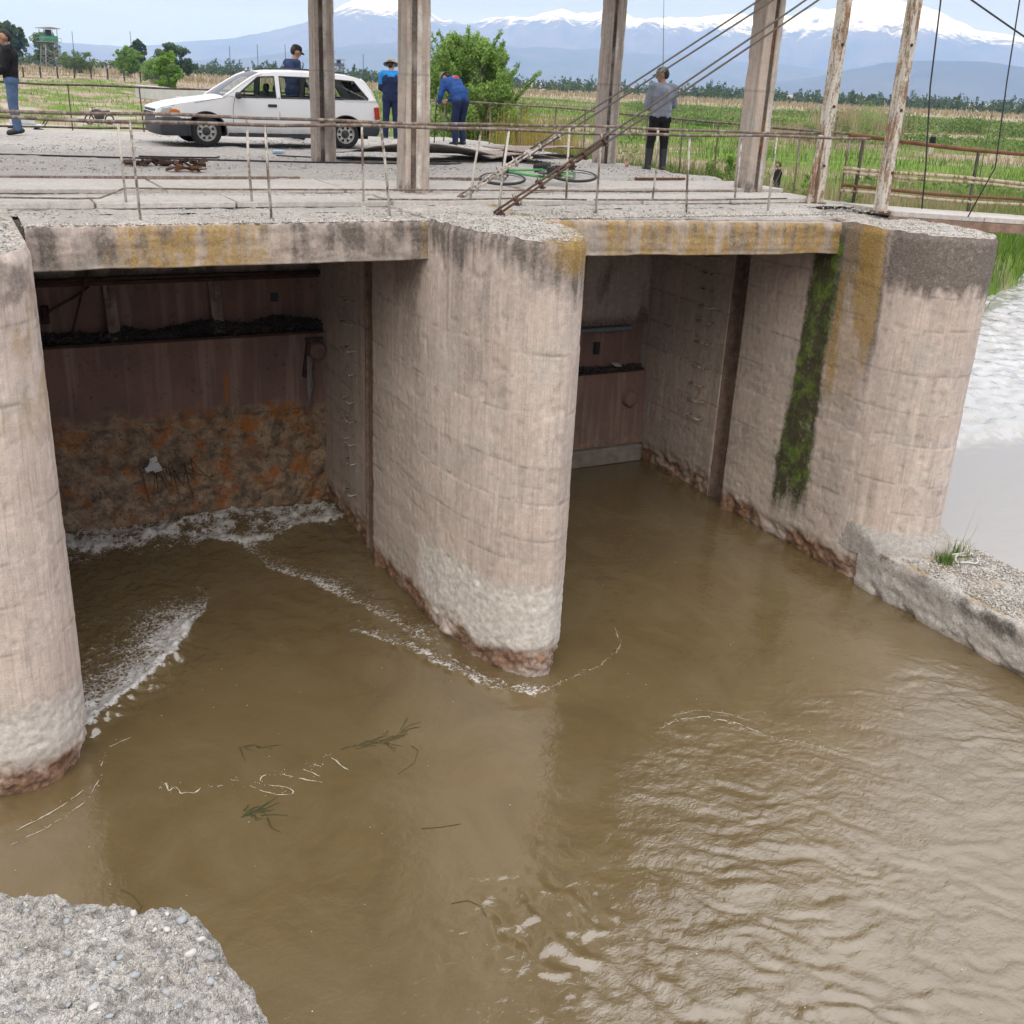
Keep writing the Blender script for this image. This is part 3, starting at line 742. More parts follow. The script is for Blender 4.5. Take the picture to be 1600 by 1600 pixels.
# step irons in the bay walls
def rungs(xw, sgn, ys, zs, label):
    root = thing('step_irons', label, 'ladder', (0, 0, 0))
    for y, z in zip(ys, zs):
        b = MB(); w = .15
        b.tube([(xw, y-w, z), (xw-sgn*-.10*-1 if False else xw+sgn*.10, y-w, z-.012), (xw+sgn*.10, y+w, z-.012), (xw, y+w, z)], .011, 6)
        b.build('rung', M['post'], root)
zs = [-1.36, -1.67, -2.02, -2.33, -2.71, -2.98, -3.30, -3.58, -4.03]
rungs(4.58, -1, [13.38]*9, zs, 'ladder of bent step irons in the shaded wall of the left opening')
zs = [-.95, -1.19, -1.43, -1.69, -1.92, -2.24, -2.62, -2.90, -3.16, -3.43]
rungs(10.20, -1, [13.18]*10, zs, 'ladder of bent step irons in the wall of the right opening')
# steel slot linings
for cx, lab in ((5.08, 'rusty steel guide rail in the slot of the central pier'), (10.70, 'brown steel guide rail in the slot of the mossy pier')):
    x = cx-.20
    b = MB().box((x-.15, 12.68, -2.62), (.29, .03, 4.2), None, .004).box((x-.005, 12.44, -2.62), (.02, .46, 4.2), None, .004).box((x-.22, 12.205, -2.62), (.42, .02, 4.2), None, .004).box((x-.10, 12.64, -2.62), (.03, .06, 4.2), None, .004)
    if cx < 8: b.box((cx-.512, 12.46, -2.62), (.02, .50, 4.2), None, .004).box((cx-.53, 12.70, -2.62), (.05, .04, 4.2), None, .004)
    tag(b.build('guide_rail', rusty('slot_rust', (.30, .22, .18))), lab, 'rail')

# ------------------------------------------------------------------ low ledge running on from the right-hand pier
def ledge():
    x0, x1, y0, y1, zt = 10.05, 11.42, -6.0, 9.3, -4.02
    root = thing('ledge_wall', 'low gravelly concrete ledge running from the mossy pier to the right edge', 'wall')
    st = .03
    sec = [(x1, -5.2), (x1, -4.6), (x1, -4.3)]+[(x1, zt-.02)]+[(x, zt) for x in np.arange(x1-.03, x0+.02, -.035)]+[(x0, z) for z in np.arange(zt-.02, -4.8, -.025)]+[(x0, -5.3)]
    sec = np.array(sec); ys = np.arange(y1, y0, -st)
    Y, Xq = np.meshgrid(ys, sec[:, 0]); Z = np.broadcast_to(sec[:, 1][:, None], Y.shape)
    top = (Z > zt-.005); face = (Xq < x0+.005)
    edge = np.exp(-((Xq-x0)/.06)**2)*np.exp(-((Z-zt)/.06)**2)
    dx = face*(.02*fbm(Y*1.5, Z*4, 2, 4)+.02*np.abs(fbm(Y*6, Z*6, 1, 3))+.05*sst(-4.35, -4.6, Z)*sst(-.1, .4, fbm(Y*4.2, Z*4, 7, 5)))+edge*(.03+.06*np.abs(fbm(Y*2.5, Y*0, 3, 3)))
    dz = top*(.016*fbm(Xq*2, Y*2, 4, 4)+.012*fbm(Xq*14, Y*14, 3, 4))-edge*.05*np.abs(fbm(Y*3.3, Y*0, 8, 3))
    slope = -.0*top
    P = np.stack([Xq+dx, Y, Z+dz+slope], -1)
    och = top*.62*sst(-.1, .6, fbm(Xq*2.6, Y*1.6, 3, 5)+.15)*sst(11.2, 10.4, Xq+.3*fbm(Y*1.5, Xq*3, 4, 3))
    dark = face*np.clip(.25+.6*sst(-.1, .5, fbm(Y*2, Z*3, 5, 4)), 0, 1)*sst(-4.45, -4.1, Z)+(~face & ~top)*.4
    rust = face*.5*sst(-4.5, -4.62, Z)
    m1 = np.stack([dark, och, Y*0], -1).reshape(-1, 3); m2 = np.stack([face*.35*sst(-4.2, -4.4, Z), rust, Y*0], -1).reshape(-1, 3)
    grid_obj('ledge', P, M['concrete_top'], root, True, {'m1': m1, 'm2': m2, 'tone': np.full(len(m1), .92)})
    # foundation block stepping out round the foot of the pier
    th = np.linspace(math.pi, 0, 90)
    prof = [(.78, -3.72), (.86, -3.80), (.93, -3.86), (.97, -3.93), (.98, -4.0), (.98, -4.1)]
    V = np.zeros((len(prof), len(th), 3))
    for i, (r, z) in enumerate(prof):
        rr = r+.03*fbm(th*3, th*0+i*.4, 2, 3)+.012*fbm(th*14, th*0+i, 5, 2)
        V[i, :, 0] = np.maximum(10.70+(rr-.13)*np.cos(th), 10.058+.01*fbm(th*9, th*0+i, 5, 2)); V[i, :, 1] = 9.8-(rr+.22)*np.sin(th); V[i, :, 2] = z-.08+.015*fbm(th*5, th*0+i, 8, 3)
    m1 = np.zeros((V.shape[0]*V.shape[1], 3)); m1[:, 0] = .35; m2 = np.zeros_like(m1); m2[:, 0] = .5
    grid_obj('footing', V, M['concrete_top'], root, True, {'m1': m1, 'm2': m2, 'tone': np.full(len(m1), .9)})
ledge()

# ------------------------------------------------------------------ the slab the photographer stands on
def near_slab():
    root = thing('concrete_slab', 'coarse pebbly concrete slab corner in the lower left foreground', 'slab')
    # plan outline of the broken corner
    out = [(-2.6, 1.90), (-1.2, 1.86), (-.5, 1.80), (-.06, 1.745), (.02, 1.700), (.09, 1.655), (.15, 1.615), (.19, 1.60), (.225, 1.565), (.25, 1.50), (.262, 1.42), (.285, 1.33), (.30, 1.20), (.31, .9), (.33, .3), (.33, -1.2)]
    out = np.array(out); seg = np.hypot(*np.diff(out, axis=0).T); S = np.concatenate([[0], np.cumsum(seg)])
    fine = np.concatenate([np.arange(0, S[2], .05), np.arange(S[2], S[13], .005), np.arange(S[13], S[-1], .05)])
    ox = np.interp(fine, S, out[:, 0]); oy = np.interp(fine, S, out[:, 1])
    ox += .010*fbm(fine*9, fine*0, 1, 4); oy += .012*fbm(fine*9, fine*0+5, 2, 4)
    cx, cy = -.9, .2
    K = 260
    t = 1-np.linspace(0, 1, K)**2.0
    TX = cx+(ox-cx)[None]*(1-(1-t)[:, None]); TY = cy+(oy-cy)[None]*(1-(1-t)[:, None])
    e = (1-t)[:, None]*np.hypot(ox-cx, oy-cy)[None]
    Z = .012*fbm(TX*3, TY*3, 1, 4)+.011*fbm(TX*22, TY*22, 3, 4)-.009*np.abs(fbm(TX*42, TY*42, 3, 4))+.005*np.clip(fbm(TX*70, TY*70, 9, 2), 0, 1)-.05*np.exp(-e/.025)*(.7+.6*fbm(TX*12, TY*12, 8, 3))
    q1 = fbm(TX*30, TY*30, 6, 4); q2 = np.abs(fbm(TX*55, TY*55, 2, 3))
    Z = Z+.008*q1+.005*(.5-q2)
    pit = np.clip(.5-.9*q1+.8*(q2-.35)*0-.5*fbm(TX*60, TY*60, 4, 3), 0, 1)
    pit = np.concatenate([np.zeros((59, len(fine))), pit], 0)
    top = np.stack([TX, TY, Z], -1)
    nz = 60; zs = np.linspace(0, 1, nz)**1.6*-5.2
    skirt = np.zeros((nz-1, len(fine), 3))
    for i in range(1, nz):
        q = zs[i]
        inn = .02*min(1, -q*4)
        skirt[i-1, :, 0] = ox-inn*.7+.014*fbm(fine*6, fine*0+q*5, 4, 3); skirt[i-1, :, 1] = oy-inn*.7+.014*fbm(fine*6, fine*0+q*5, 9, 3); skirt[i-1, :, 2] = q+Z[0]
    P = np.concatenate([skirt[::-1], top], 0)
    n = NT('pebble_concrete'); p = n.pos()
    q = n.mix(.012, p, n.noise(p, 60), 'ADD')
    v = n.vor(q, 95); vc = n.rgb(n.vor(q, 95, 'Color')); v2 = n.vor(q, 240); vc2 = n.rgb(n.vor(q, 240, 'Color'))
    base = n.mix(n.ramp(n.noise(p, 9, 5, .65), .3, .7), (.56, .535, .50), (.72, .695, .655))
    base = n.mix(n.ramp(n.noise(p, 4, 4, .6), .5, .7, 0, .45), base, (.50, .43, .37))
    g = n.mix(vc[0], (.16, .16, .15), (.50, .48, .45)); on = n.math('MULTIPLY', n.ramp(vc[1], .5, .55), n.ramp(v, .5, .42))
    c = n.mix(n.math('MULTIPLY', on, .55), base, g)
    c = n.mix(n.ramp(vc2[2], .35, .8, 0, .5), c, n.mix(vc2[0], (.12, .11, .10), (.62, .60, .57)))
    dirt = n.ramp(n.noise(p, 6, 6, .7), .55, .68)
    c = n.mix(n.math('MULTIPLY', dirt, .55), c, (.20, .18, .14))
    pit_shade_fac = n.attr('pit', 'Fac')
    c = n.mix(n.ramp(pit_shade_fac, .55, 1.1, 0, .6), c, (.13, .12, .105))  # painted shade: hollows darkened in the colour, as soft light leaves them flat
    h = n.math('ADD', n.math('MULTIPLY', n.math('SUBTRACT', .6, v2), .7), n.math('MULTIPLY', on, n.math('SUBTRACT', .6, v)))
    h = n.math('ADD', h, n.math('MULTIPLY', n.noise(p, 70, 5, .7), 1.2))
    n.fin(c, .9, 0, n.bump(h, 1.0, .012), Specular_IOR_Level=.25)
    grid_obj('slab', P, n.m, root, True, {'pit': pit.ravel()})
    # the bigger pebbles set in it
    mats = [simple('pebble_blue', (.29, .305, .33), .6, 0, .12, 30), simple('pebble_pale', (.46, .455, .44), .65, 0, .12, 30), simple('pebble_dark', (.24, .24, .235), .6, 0, .2, 30), simple('pebble_warm', (.42, .36, .31), .65, 0, .15, 30)]
    meshes = []
    rs = np.random.default_rng(12)
    for i in range(8):
        bm = bmesh.new(); bmesh.ops.create_icosphere(bm, subdivisions=2, radius=1)
        sx, sy, sz = rs.uniform(.8, 1.25), rs.uniform(.6, .9), rs.uniform(.4, .6)
        for vv in bm.verts:
            k = 1+.38*float(perlin(vv.co.x*1.2+i*9, vv.co.y*1.2, vv.co.z*1.2))+.16*float(perlin(vv.co.x*3+i*9, vv.co.y*3, vv.co.z*3))
            vv.co = Vector((vv.co.x*sx*k, vv.co.y*sy*k, vv.co.z*sz*k))
        me = bpy.data.meshes.new('pebble'); bm.to_mesh(me); bm.free()
        me.polygons.foreach_set('use_smooth', [True]*len(me.polygons)); me.materials.append(mats[[0, 0, 1, 1, 2, 3, 0, 1][i]]); meshes.append(me)
    placed = []
    # the row of bluish pebbles near the front, then the scatter
    fixed = [(.155, 1.46, .0105, 6), (.115, 1.43, .0095, 6), (.09, 1.41, .006, 0), (.055, 1.425, .010, 1), (.175, 1.575, .010, 0), (.135, 1.575, .009, 2), (.165, 1.52, .008, 3), (.205, 1.52, .011, 0), (.02, 1.52, .011, 6), (.03, 1.60, .008, 0), (-.05, 1.545, .009, 6), (.225, 1.46, .008, 2), (.20, 1.405, .0095, 1)]
    for x, y, r, k in fixed: placed.append((x, y, r, k))
    tries = 0
    while len(placed) < 150 and tries < 6000:
        tries += 1
        x, y = rs.uniform(-.12, .29), rs.uniform(1.18, 1.72); r = .003+.008*rs.random()**2
        # inside the outline?
        yy = np.interp(x, out[:9, 0], out[:9, 1]); 
        lim = yy if x < .22 else np.interp(-x, -out[8:, 0][::-1], out[8:, 1][::-1])
        if y > lim-.02 or (x > .22 and y > 1.55-(x-.22)*3.2): continue
        if any((x-a)**2+(y-b)**2 < (r+c)**2*1.3 for a, b, c, _ in placed): continue
        placed.append((x, y, r, int(rs.integers(0, 8))))
    for x, y, r, k in placed:
        if x > .235 or y > np.interp(x, out[:, 0], out[:, 1])-.05 and x < .26: continue
        o = bpy.data.objects.new('pebble', meshes[k]); link(o, root)
        zz = .012*float(fbm(x*3, y*3, 1, 4))+.011*float(fbm(x*22, y*22, 3, 4))+.008*float(fbm(x*30, y*30, 6, 4))-.001
        o.location = (x, y, zz-r*.16); o.scale = (r, r, r); o.rotation_euler = (rs.normal(0, .2), rs.normal(0, .2), rs.uniform(0, 6.28))
near_slab()

# ------------------------------------------------------------------ concrete columns of the hoist gantry
def column(x, y, label, dark_slot, seed):
    root = thing('concrete_column', label, 'column', (x, y, 0))
    w, dpt = (.155, .155)
    g = .045
    # H-shaped section: a groove down the face that looks at the river and one on the far face
    gx = -.055 if not dark_slot else .02
    sec = [(-w, -dpt), (gx-.035, -dpt), (gx-.03, -dpt+g), (gx+.03, -dpt+g), (gx+.035, -dpt), (w, -dpt), (w, dpt), (.05, dpt), (.05, dpt-g), (-.05, dpt-g), (-.05, dpt), (-w, dpt)]
    pts = []
    for (a, b), (c, d) in zip(sec, sec[1:]+sec[:1]):
        k = max(1, int(math.hypot(c-a, d-b)/.02))
        pts += [(a+(c-a)*i/k, b+(d-b)*i/k) for i in range(k)]
    pts.append(pts[0]); pts = np.array(pts)
    zs = np.arange(-.06, 3.05, .025)
    PX, Z = np.meshgrid(pts[:, 0], zs); PY, _ = np.meshgrid(pts[:, 1], zs)
    k = 1+.02*fbm(PX*4+seed, PY*4, Z*1.2, 3)
    cor = np.clip((np.abs(PX)/w)**8*(np.abs(PY)/dpt)**8, 0, 1)
    k = k-cor*.10*(.25+np.clip(fbm(Z*3+seed, PX*9, 0, 3), 0, 1.4))
    step = np.where(Z < 1.35+.02*seed % .2, 1.03, 1.0)
    P = np.stack([PX*k*step, PY*k*step, Z], -1)
    face = (PY < -dpt+.07)
    sp = (np.exp(-((PX-gx-.06-.02*fbm(Z*1.5+seed, Z*0, 1, 3))/.032)**2)+.9*np.exp(-((PX-.145-.015*fbm(Z*2.5, Z*0, seed, 3))/.02)**2))*face*sst(-.3, .35, fbm(Z*1.1, PX*0+seed, 3, 3)+.1)
    groove = ((np.abs(PX-gx) < .034) & (PY < -dpt+.07)).astype(float)
    gro2 = np.exp(-((PX-.09-.012*fbm(Z*2+seed, PX*0, 1, 3))/.008)**2)*face+np.exp(-((PY+.02-.015*fbm(Z*2+seed, PX*0, 5, 3))/.008)**2)*(PX < 0)*~face
    dark = np.clip(.95*groove*sst(-.5, .1, fbm(Z*1.6, PX*0+seed, 6, 3)+(.35 if dark_slot else -.05))+.4*sst(.1, .5, fbm(PX*8, PY*8+seed, Z*.5, 3)), 0, 1)
    dark = np.maximum(dark, .6*gro2*sst(-.3, .3, fbm(Z*1.3+seed, PX*0, 4, 3)+.1))
    dark = np.maximum(dark, .7*sst(.25, .0, Z)*sst(-.2, .4, fbm(PX*9, PY*9, Z*4, 3)))
    rust = np.clip(groove*(.9 if dark_slot else .25)*sst(-.3, .2, fbm(Z*.9, PX*0+seed, 2, 3)), 0, 1)
    crk = np.clip(np.exp(-((Z-1.36)/.008)**2)*.8+.8*np.exp(-((np.abs(PX)-.15-.01*fbm(Z*3, PX*0, seed, 3))/.005)**2)*face*sst(0, .4, fbm(Z*.9+seed, Z*0, 9, 2)), 0, 1)
    m1 = np.stack([dark, PX*0, PX*0], -1).reshape(-1, 3); m2 = np.stack([np.clip(sp, 0, 1)*.9, rust, crk], -1).reshape(-1, 3)
    o = grid_obj('shaft', P, M['column'], root, True, {'m1': m1, 'm2': m2, 'tone': (.92+.14*fbm(PX*14+seed, PY*14, Z*.8, 3)).ravel()})
    return root
column(5.31, 13.1, 'weathered concrete column with white flaking face, nearest the middle of the railing', False, 1)
column(5.46, 17.2, 'plain concrete column standing in front of the white car', False, 2)
column(10.74, 17.4, 'concrete column left of the man in the grey sweatshirt', False, 3)
column(10.72, 13.25, 'concrete column with a rusty brown slot right of the man in grey', True, 4)
for x, y in ((-.2, 13.1), (-.2, 17.2)): pass
gy = MB()
gy.box((2.4, 13.15, 3.21), (17.2, 1.5, .30)).box((2.4, 17.3, 3.28), (17.2, .5, .44))
for x in (-.2, 5.35, 10.73): gy.box((x, 15.2, 3.25), (.4, 3.6, .34))
gy.box((2.2, 13.15, 5.8), (16.4, 1.3, 4.9))
tag(gy.build('gantry_deck', simple('gantry_concrete', (.20, .18, .16), .9, 0, .2, 2)), kind='structure')
# ================================================================== water below the dam
def axis(segs):
    out = []
    for a, b, st in segs:
        out.append(np.arange(a, b, st))
    out.append([segs[-1][1]])
    return np.concatenate(out)
SCUM = []
def river():
    xs = axis([(-40, -4, 2.0), (-4, -1.2, .12), (-1.2, 10.25, .022)])
    ys = axis([(-60, -4, 2.0), (-4, 2.2, .09), (2.2, 15.2, .024)])
    X, Y = np.meshgrid(xs, ys)
    foam = np.zeros_like(X)
    n1 = fbm(X*3, Y*3, 1, 4); n2 = fbm(X*9, Y*9, 2, 4); n3 = fbm(X*24, Y*24, 5, 3); n0 = fbm(X*1.3, Y*1.3, 11, 2)
    wx = X+.05*fbm(X*5, Y*5, 3, 3); wy = Y+.05*fbm(X*5, Y*5, 8, 3)
    def front(pts, wl, wr, s, gate=.45):
        """breaking wave: crisp lip on the right of the path, lacy wash on its left"""
        d = np.full(X.shape, 1e9); sg = np.ones(X.shape)
        for (ax, ay), (bx, by) in zip(pts[:-1], pts[1:]):
            vx, vy = bx-ax, by-ay
            t = np.clip(((wx-ax)*vx+(wy-ay)*vy)/(vx*vx+vy*vy), 0, 1)
            dd = np.hypot(wx-ax-t*vx, wy-ay-t*vy); k = dd < d
            d = np.where(k, dd, d); sg = np.where(k, np.sign(vx*(wy-ay)-vy*(wx-ax)), sg)
        return s*np.where(sg > 0, np.exp(-(d/wl)**1.2), np.exp(-(d/wr)**2))*(1-gate+gate*sst(-.5, .3, n0))*(.84+.16*sst(-.4, .3, n1+n2*.5))
    def line(pts, w, s, thr, sharp=.25, side=None):
        d = segdist(wx, wy, pts)
        f = s*np.exp(-(d/w)**2)
        return f*(.62+.38*sst(thr-.5, thr+.4, n2*.7+n1*.4))
    fo = [front([(.62, 9.62), (.80, 9.83), (1.03, 10.05), (1.33, 10.36), (1.59, 10.68), (1.78, 10.98), (1.92, 11.3)], .80, .045, 1.06, .12),
          front([(.86, 13.98), (1.13, 14.06), (1.48, 14.0), (1.98, 14.05), (2.56, 14.32), (3.0, 14.45)], .40, .06, 1.0),
          front([(2.66, 13.60), (3.02, 13.36), (3.37, 13.36), (3.9, 13.60), (4.50, 13.80)], .60, .08, 1.08),
          line([(.88, 14.02), (1.13, 14.10), (1.48, 14.05), (1.98, 14.09), (2.56, 14.38), (3.0, 14.5)], .05, .5, -.15),
          line([(2.72, 13.57), (3.02, 13.40), (3.37, 13.42), (3.9, 13.67), (4.43, 13.85)], .06, .5, -.1),
          line([(3.0, 14.45), (3.5, 14.4), (4.1, 14.35), (4.5, 14.3)], .22, .9, .05),
          line([(.7, 14.45), (1.6, 14.4), (2.5, 14.5)], .22, .45, .2),
          line([(.66, 9.66), (.80, 9.83), (1.03, 10.05), (1.33, 10.36), (1.59, 10.68), (1.78, 10.98), (1.90, 11.3)], .03, .6, -.2),
          front([(1.92, 11.3), (2.11, 11.64), (2.27, 12.04), (2.2, 12.3)], .10, .02, .72),
          front([(3.0, 13.3), (3.21, 12.46), (3.5, 12.04), (3.77, 11.35), (4.02, 10.78), (4.22, 10.10)], .42, .06, .72, .3),
          front([(3.68, 10.4), (4.00, 9.94), (4.24, 9.32), (4.50, 8.74), (4.9, 8.5)], .24, .035, .74, .3),
          line([(3.04, 13.29), (3.21, 12.46), (3.5, 12.04), (3.77, 11.35), (4.05, 10.78), (4.28, 10.14)], .07, .60, .05),
          line([(3.7, 10.35), (4.04, 9.94), (4.26, 9.32), (4.53, 8.76)], .05, .62, .05),
          line([(3.4, 11.6), (3.8, 10.5), (4.0, 9.8)], .05, .4, .15),
          line([(4.36, 9.6), (4.50, 9.05), (4.74, 8.72), (5.0, 8.58)], .028, .8, .0),
          line([(4.5, 8.72), (4.95, 8.50), (5.35, 8.62), (5.83, 8.74), (6.27, 9.03), (6.45, 9.45)], .018, .55, .12),
          line([(5.71, 7.42), (5.99, 7.49), (6.27, 7.43), (6.5, 7.21), (6.65, 6.89), (7.05, 6.5)], .022, .6, .1),
          line([(6.0, 7.6), (6.4, 7.5), (6.7, 7.2)], .03, .4, .3)]
    for f in fo: foam = np.maximum(foam, f)
    # spattered foam behind the standing wave by the left pier
    m = sst(2.2, 1.6, X+.25*n1)*sst(9.8, 10.3, Y+(1.6-X)*.6)*sst(13.6, 12.6, Y)*(X > .4)
    foam = np.maximum(foam, m*(.22+.34*sst(.0, .7, n1*.6+n2*.6))*sst(13.4, 11.2, Y))
    tz_ = sst(13.1, 14.2, Y+.25*n1)*sst(4.75, 4.4, X)*(X > .5)
    foam = np.maximum(foam, tz_*(.50+.48*sst(-.3, .4, n1*.7+n2*.5)))
    # lines of scum are built as geometry below
    def thin(pts, w, s=.9):
        d = segdist(X+.012*n2, Y+.012*n1, pts); return 1.15*s*np.exp(-(d/(w*1.1))**2)*(.75+.25*sst(-.4, .4, n2))
    for pts, w in (([(1.02, 8.36), (1.11, 8.46), (1.11, 8.3), (1.18, 8.37), (1.2, 8.22), (1.25, 8.24), (1.32, 8.19), (1.39, 8.28)], .016),
                   ([(1.45, 8.23), (1.57, 8.2), (1.67, 8.26), (1.76, 8.15), (1.86, 7.98), (2.0, 7.86), (2.11, 7.85), (2.09, 7.94), (1.93, 8.05), (1.87, 8.15), (1.93, 8.21), (2.04, 8.21), (2.17, 8.08), (2.41, 7.87)], .013),
                   ([(2.46, 8.12), (2.34, 8.24), (2.25, 8.24), (2.31, 8.11), (2.4, 7.99)], .012), ([(2.52, 8.33), (2.6, 8.18), (2.61, 8.1), (2.66, 7.97)], .016),
                   ([(-.15, 8.26), (.16, 8.4), (.49, 8.65)], .014), ([(-.3, 8.05), (.1, 8.2), (.45, 8.45), (.62, 8.8)], .010), ([(.62, 8.9), (.72, 9.2), (.95, 9.3)], .012)):
        SCUM.append((pts, w))
    # surface relief
    turb = sst(11.5, 14.3, Y)*sst(5, 4, X)*(X > .3)
    Z = .003*fbm(X*.7, Y*.7, 3, 3)+.0022*fbm(X*2.6+.8*n0, Y*3.4+.8*n0, 9, 4)
    Z = Z+turb*(.07*fbm(X*2.2, Y*2.2, 4, 4)+.05*np.abs(n1)+.02*n2)
    mid = sst(.8, 2.5, X)*0+sst(9.5, 11, Y)*sst(4.6, 4.0, X)
    Z = Z+mid*(1-turb)*(.014*fbm(X*3.1, Y*3.1, 6, 3))
    Z = Z+m*.02*n2
    Z = Z+.085*np.exp(-(segdist(wx, wy, [(.62, 9.62), (1.03, 10.05), (1.59, 10.68), (1.9, 11.3)])/.12)**2)+.045*np.exp(-(segdist(wx, wy, [(.88, 14.02), (1.98, 14.1), (3.0, 14.5)])/.16)**2)*1.6
    Z = Z+.075*np.exp(-(segdist(wx, wy, [(2.72, 13.5), (3.4, 13.4), (4.4, 13.85)])/.16)**2)+.025*np.exp(-(segdist(wx, wy, [(4.0, 9.95), (4.26, 9.32), (4.6, 8.66)])/.10)**2)
    # rippled water running off to the lower right
    th = R(-38)
    u = X*math.cos(th)+Y*math.sin(th); v = -X*math.sin(th)+Y*math.cos(th)
    u2 = u+.25*fbm(X*1.1, Y*1.1, 9, 3); v2 = v+.25*fbm(X*1.1, Y*1.1, 12, 3)
    rp = sst(-.35, .25, (X-4.9)*.55+(6.2-Y)*.30+.7*fbm(X*.55, Y*.55, 4, 3))*sst(8.3, 6.9, Y+.3*n1)
    pt = np.exp(-(((X-8.75)/.55)**2+((Y-6.95)/.6)**2)*1.2)
    rp = np.clip(np.maximum(rp, pt*1.2), 0, 1)
    rp = rp*(.55+.45*sst(-.4, .4, fbm(X*.9, Y*.9, 14, 3)))
    Z = Z+rp*(.009*fbm(u2*1.3, v2*4.2, 2, 3)+.008*fbm(u2*3.2, v2*8.0, 3, 3)+.0045*fbm(u2*9, v2*15, 6, 2))
    sw = np.exp(-((segdist(X, Y, [(3.3, 5.6), (3.6, 4.9), (4.3, 4.2), (5.2, 3.6)])-.0)/.55)**2)
    Z = Z+sw*.016*np.sin((v+.5*u+.55*fbm(X*.9, Y*.9, 3, 3))*17)*sst(-.3, .3, n1+.2*n2)
    cp = np.exp(-(((X-5.4)/1.3)**2+((Y-5.0)/1.4)**2))
    Z = Z+cp*(.016*fbm(u2*2.0, v2*4.5, 21, 3)+.008*fbm(u2*5, v2*9, 23, 2))
    ed = sst(10.0, 7.4, Y)*sst(3.2, 4.6, X)
    Z = Z+ed*.004*fbm(X*2.2, Y*2.2, 7, 3)
    Z = Z+foam*(.024*np.clip(n3+.4, 0, 1.5)+.02*n2)
    P = np.stack([X, Y, WZ+Z], -1)
    n = NT('river_water'); p = n.pos()
    c = n.mix(n.ramp(n.noise(p, .55, 3), .3, .7), (.124, .088, .040), (.145, .105, .050))
    sl = n.noise(n.scl(p, (1, .7, 1)), .9, 6, .62, 1.8)
    c = n.mix(n.ramp(sl, .48, .66, 0, .55), c, (.160, .126, .068))
    c = n.mix(n.ramp(sl, .46, .32, 0, .45), c, (.096, .070, .034))
    f = n.attr('foam', 'Fac')
    fn = n.noise(p, 60, 5, .75)
    ca, sa = math.cos(.9), math.sin(.9)
    rp_ = n.n('ShaderNodeMapping', 0, Vector=p, Rotation=(0, 0, .75), Scale=(1, 2.6, 1))
    lace = n.ramp(n.noise(rp_, 13, 8, .74, .9), .30, .70)
    cell = n.ramp(n.vor(n.mix(.10, p, n.noise(p, 9, 3), 'ADD'), 17, 'Distance', 'DISTANCE_TO_EDGE'), .25, .0)
    lace = n.math('ADD', n.math('MULTIPLY', lace, .72), n.math('MULTIPLY', cell, .28))
    ff = n.ramp(n.math('SUBTRACT', n.math('ADD', lace, n.math('MULTIPLY', f, .98)), 1.0), -.02, .34)
    c = n.mix(ff, c, (.62, .61, .60))
    h = n.math('ADD', n.math('MULTIPLY', n.noise(n.scl(p, (1, 1, .3)), 9, 4, .6, .4), 1.0), n.math('MULTIPLY', fn, n.math('MULTIPLY', ff, 1.2)))
    rpa = n.attr('ripple', 'Fac')
    fine = n.noise(n.mix(.25, n.scl(p, (1, 1.5, 1)), n.noise(p, 2.2, 3), 'ADD'), 16, 4, .62, .5)
    h = n.math('ADD', h, n.math('MULTIPLY', n.math('MULTIPLY', rpa, fine), 1.7))
    nr = n.bump(h, .24, .03)
    n.fin(c, n.mix(ff, (.035,)*3, (.55,)*3), 0, nr, IOR=1.7, Specular_IOR_Level=1.0)
    o = grid_obj('river', P, n.m, None, True, {'foam': np.clip(foam, 0, 1).ravel(), 'ripple': rp.ravel()})
    tag(o, kind='structure')
river()
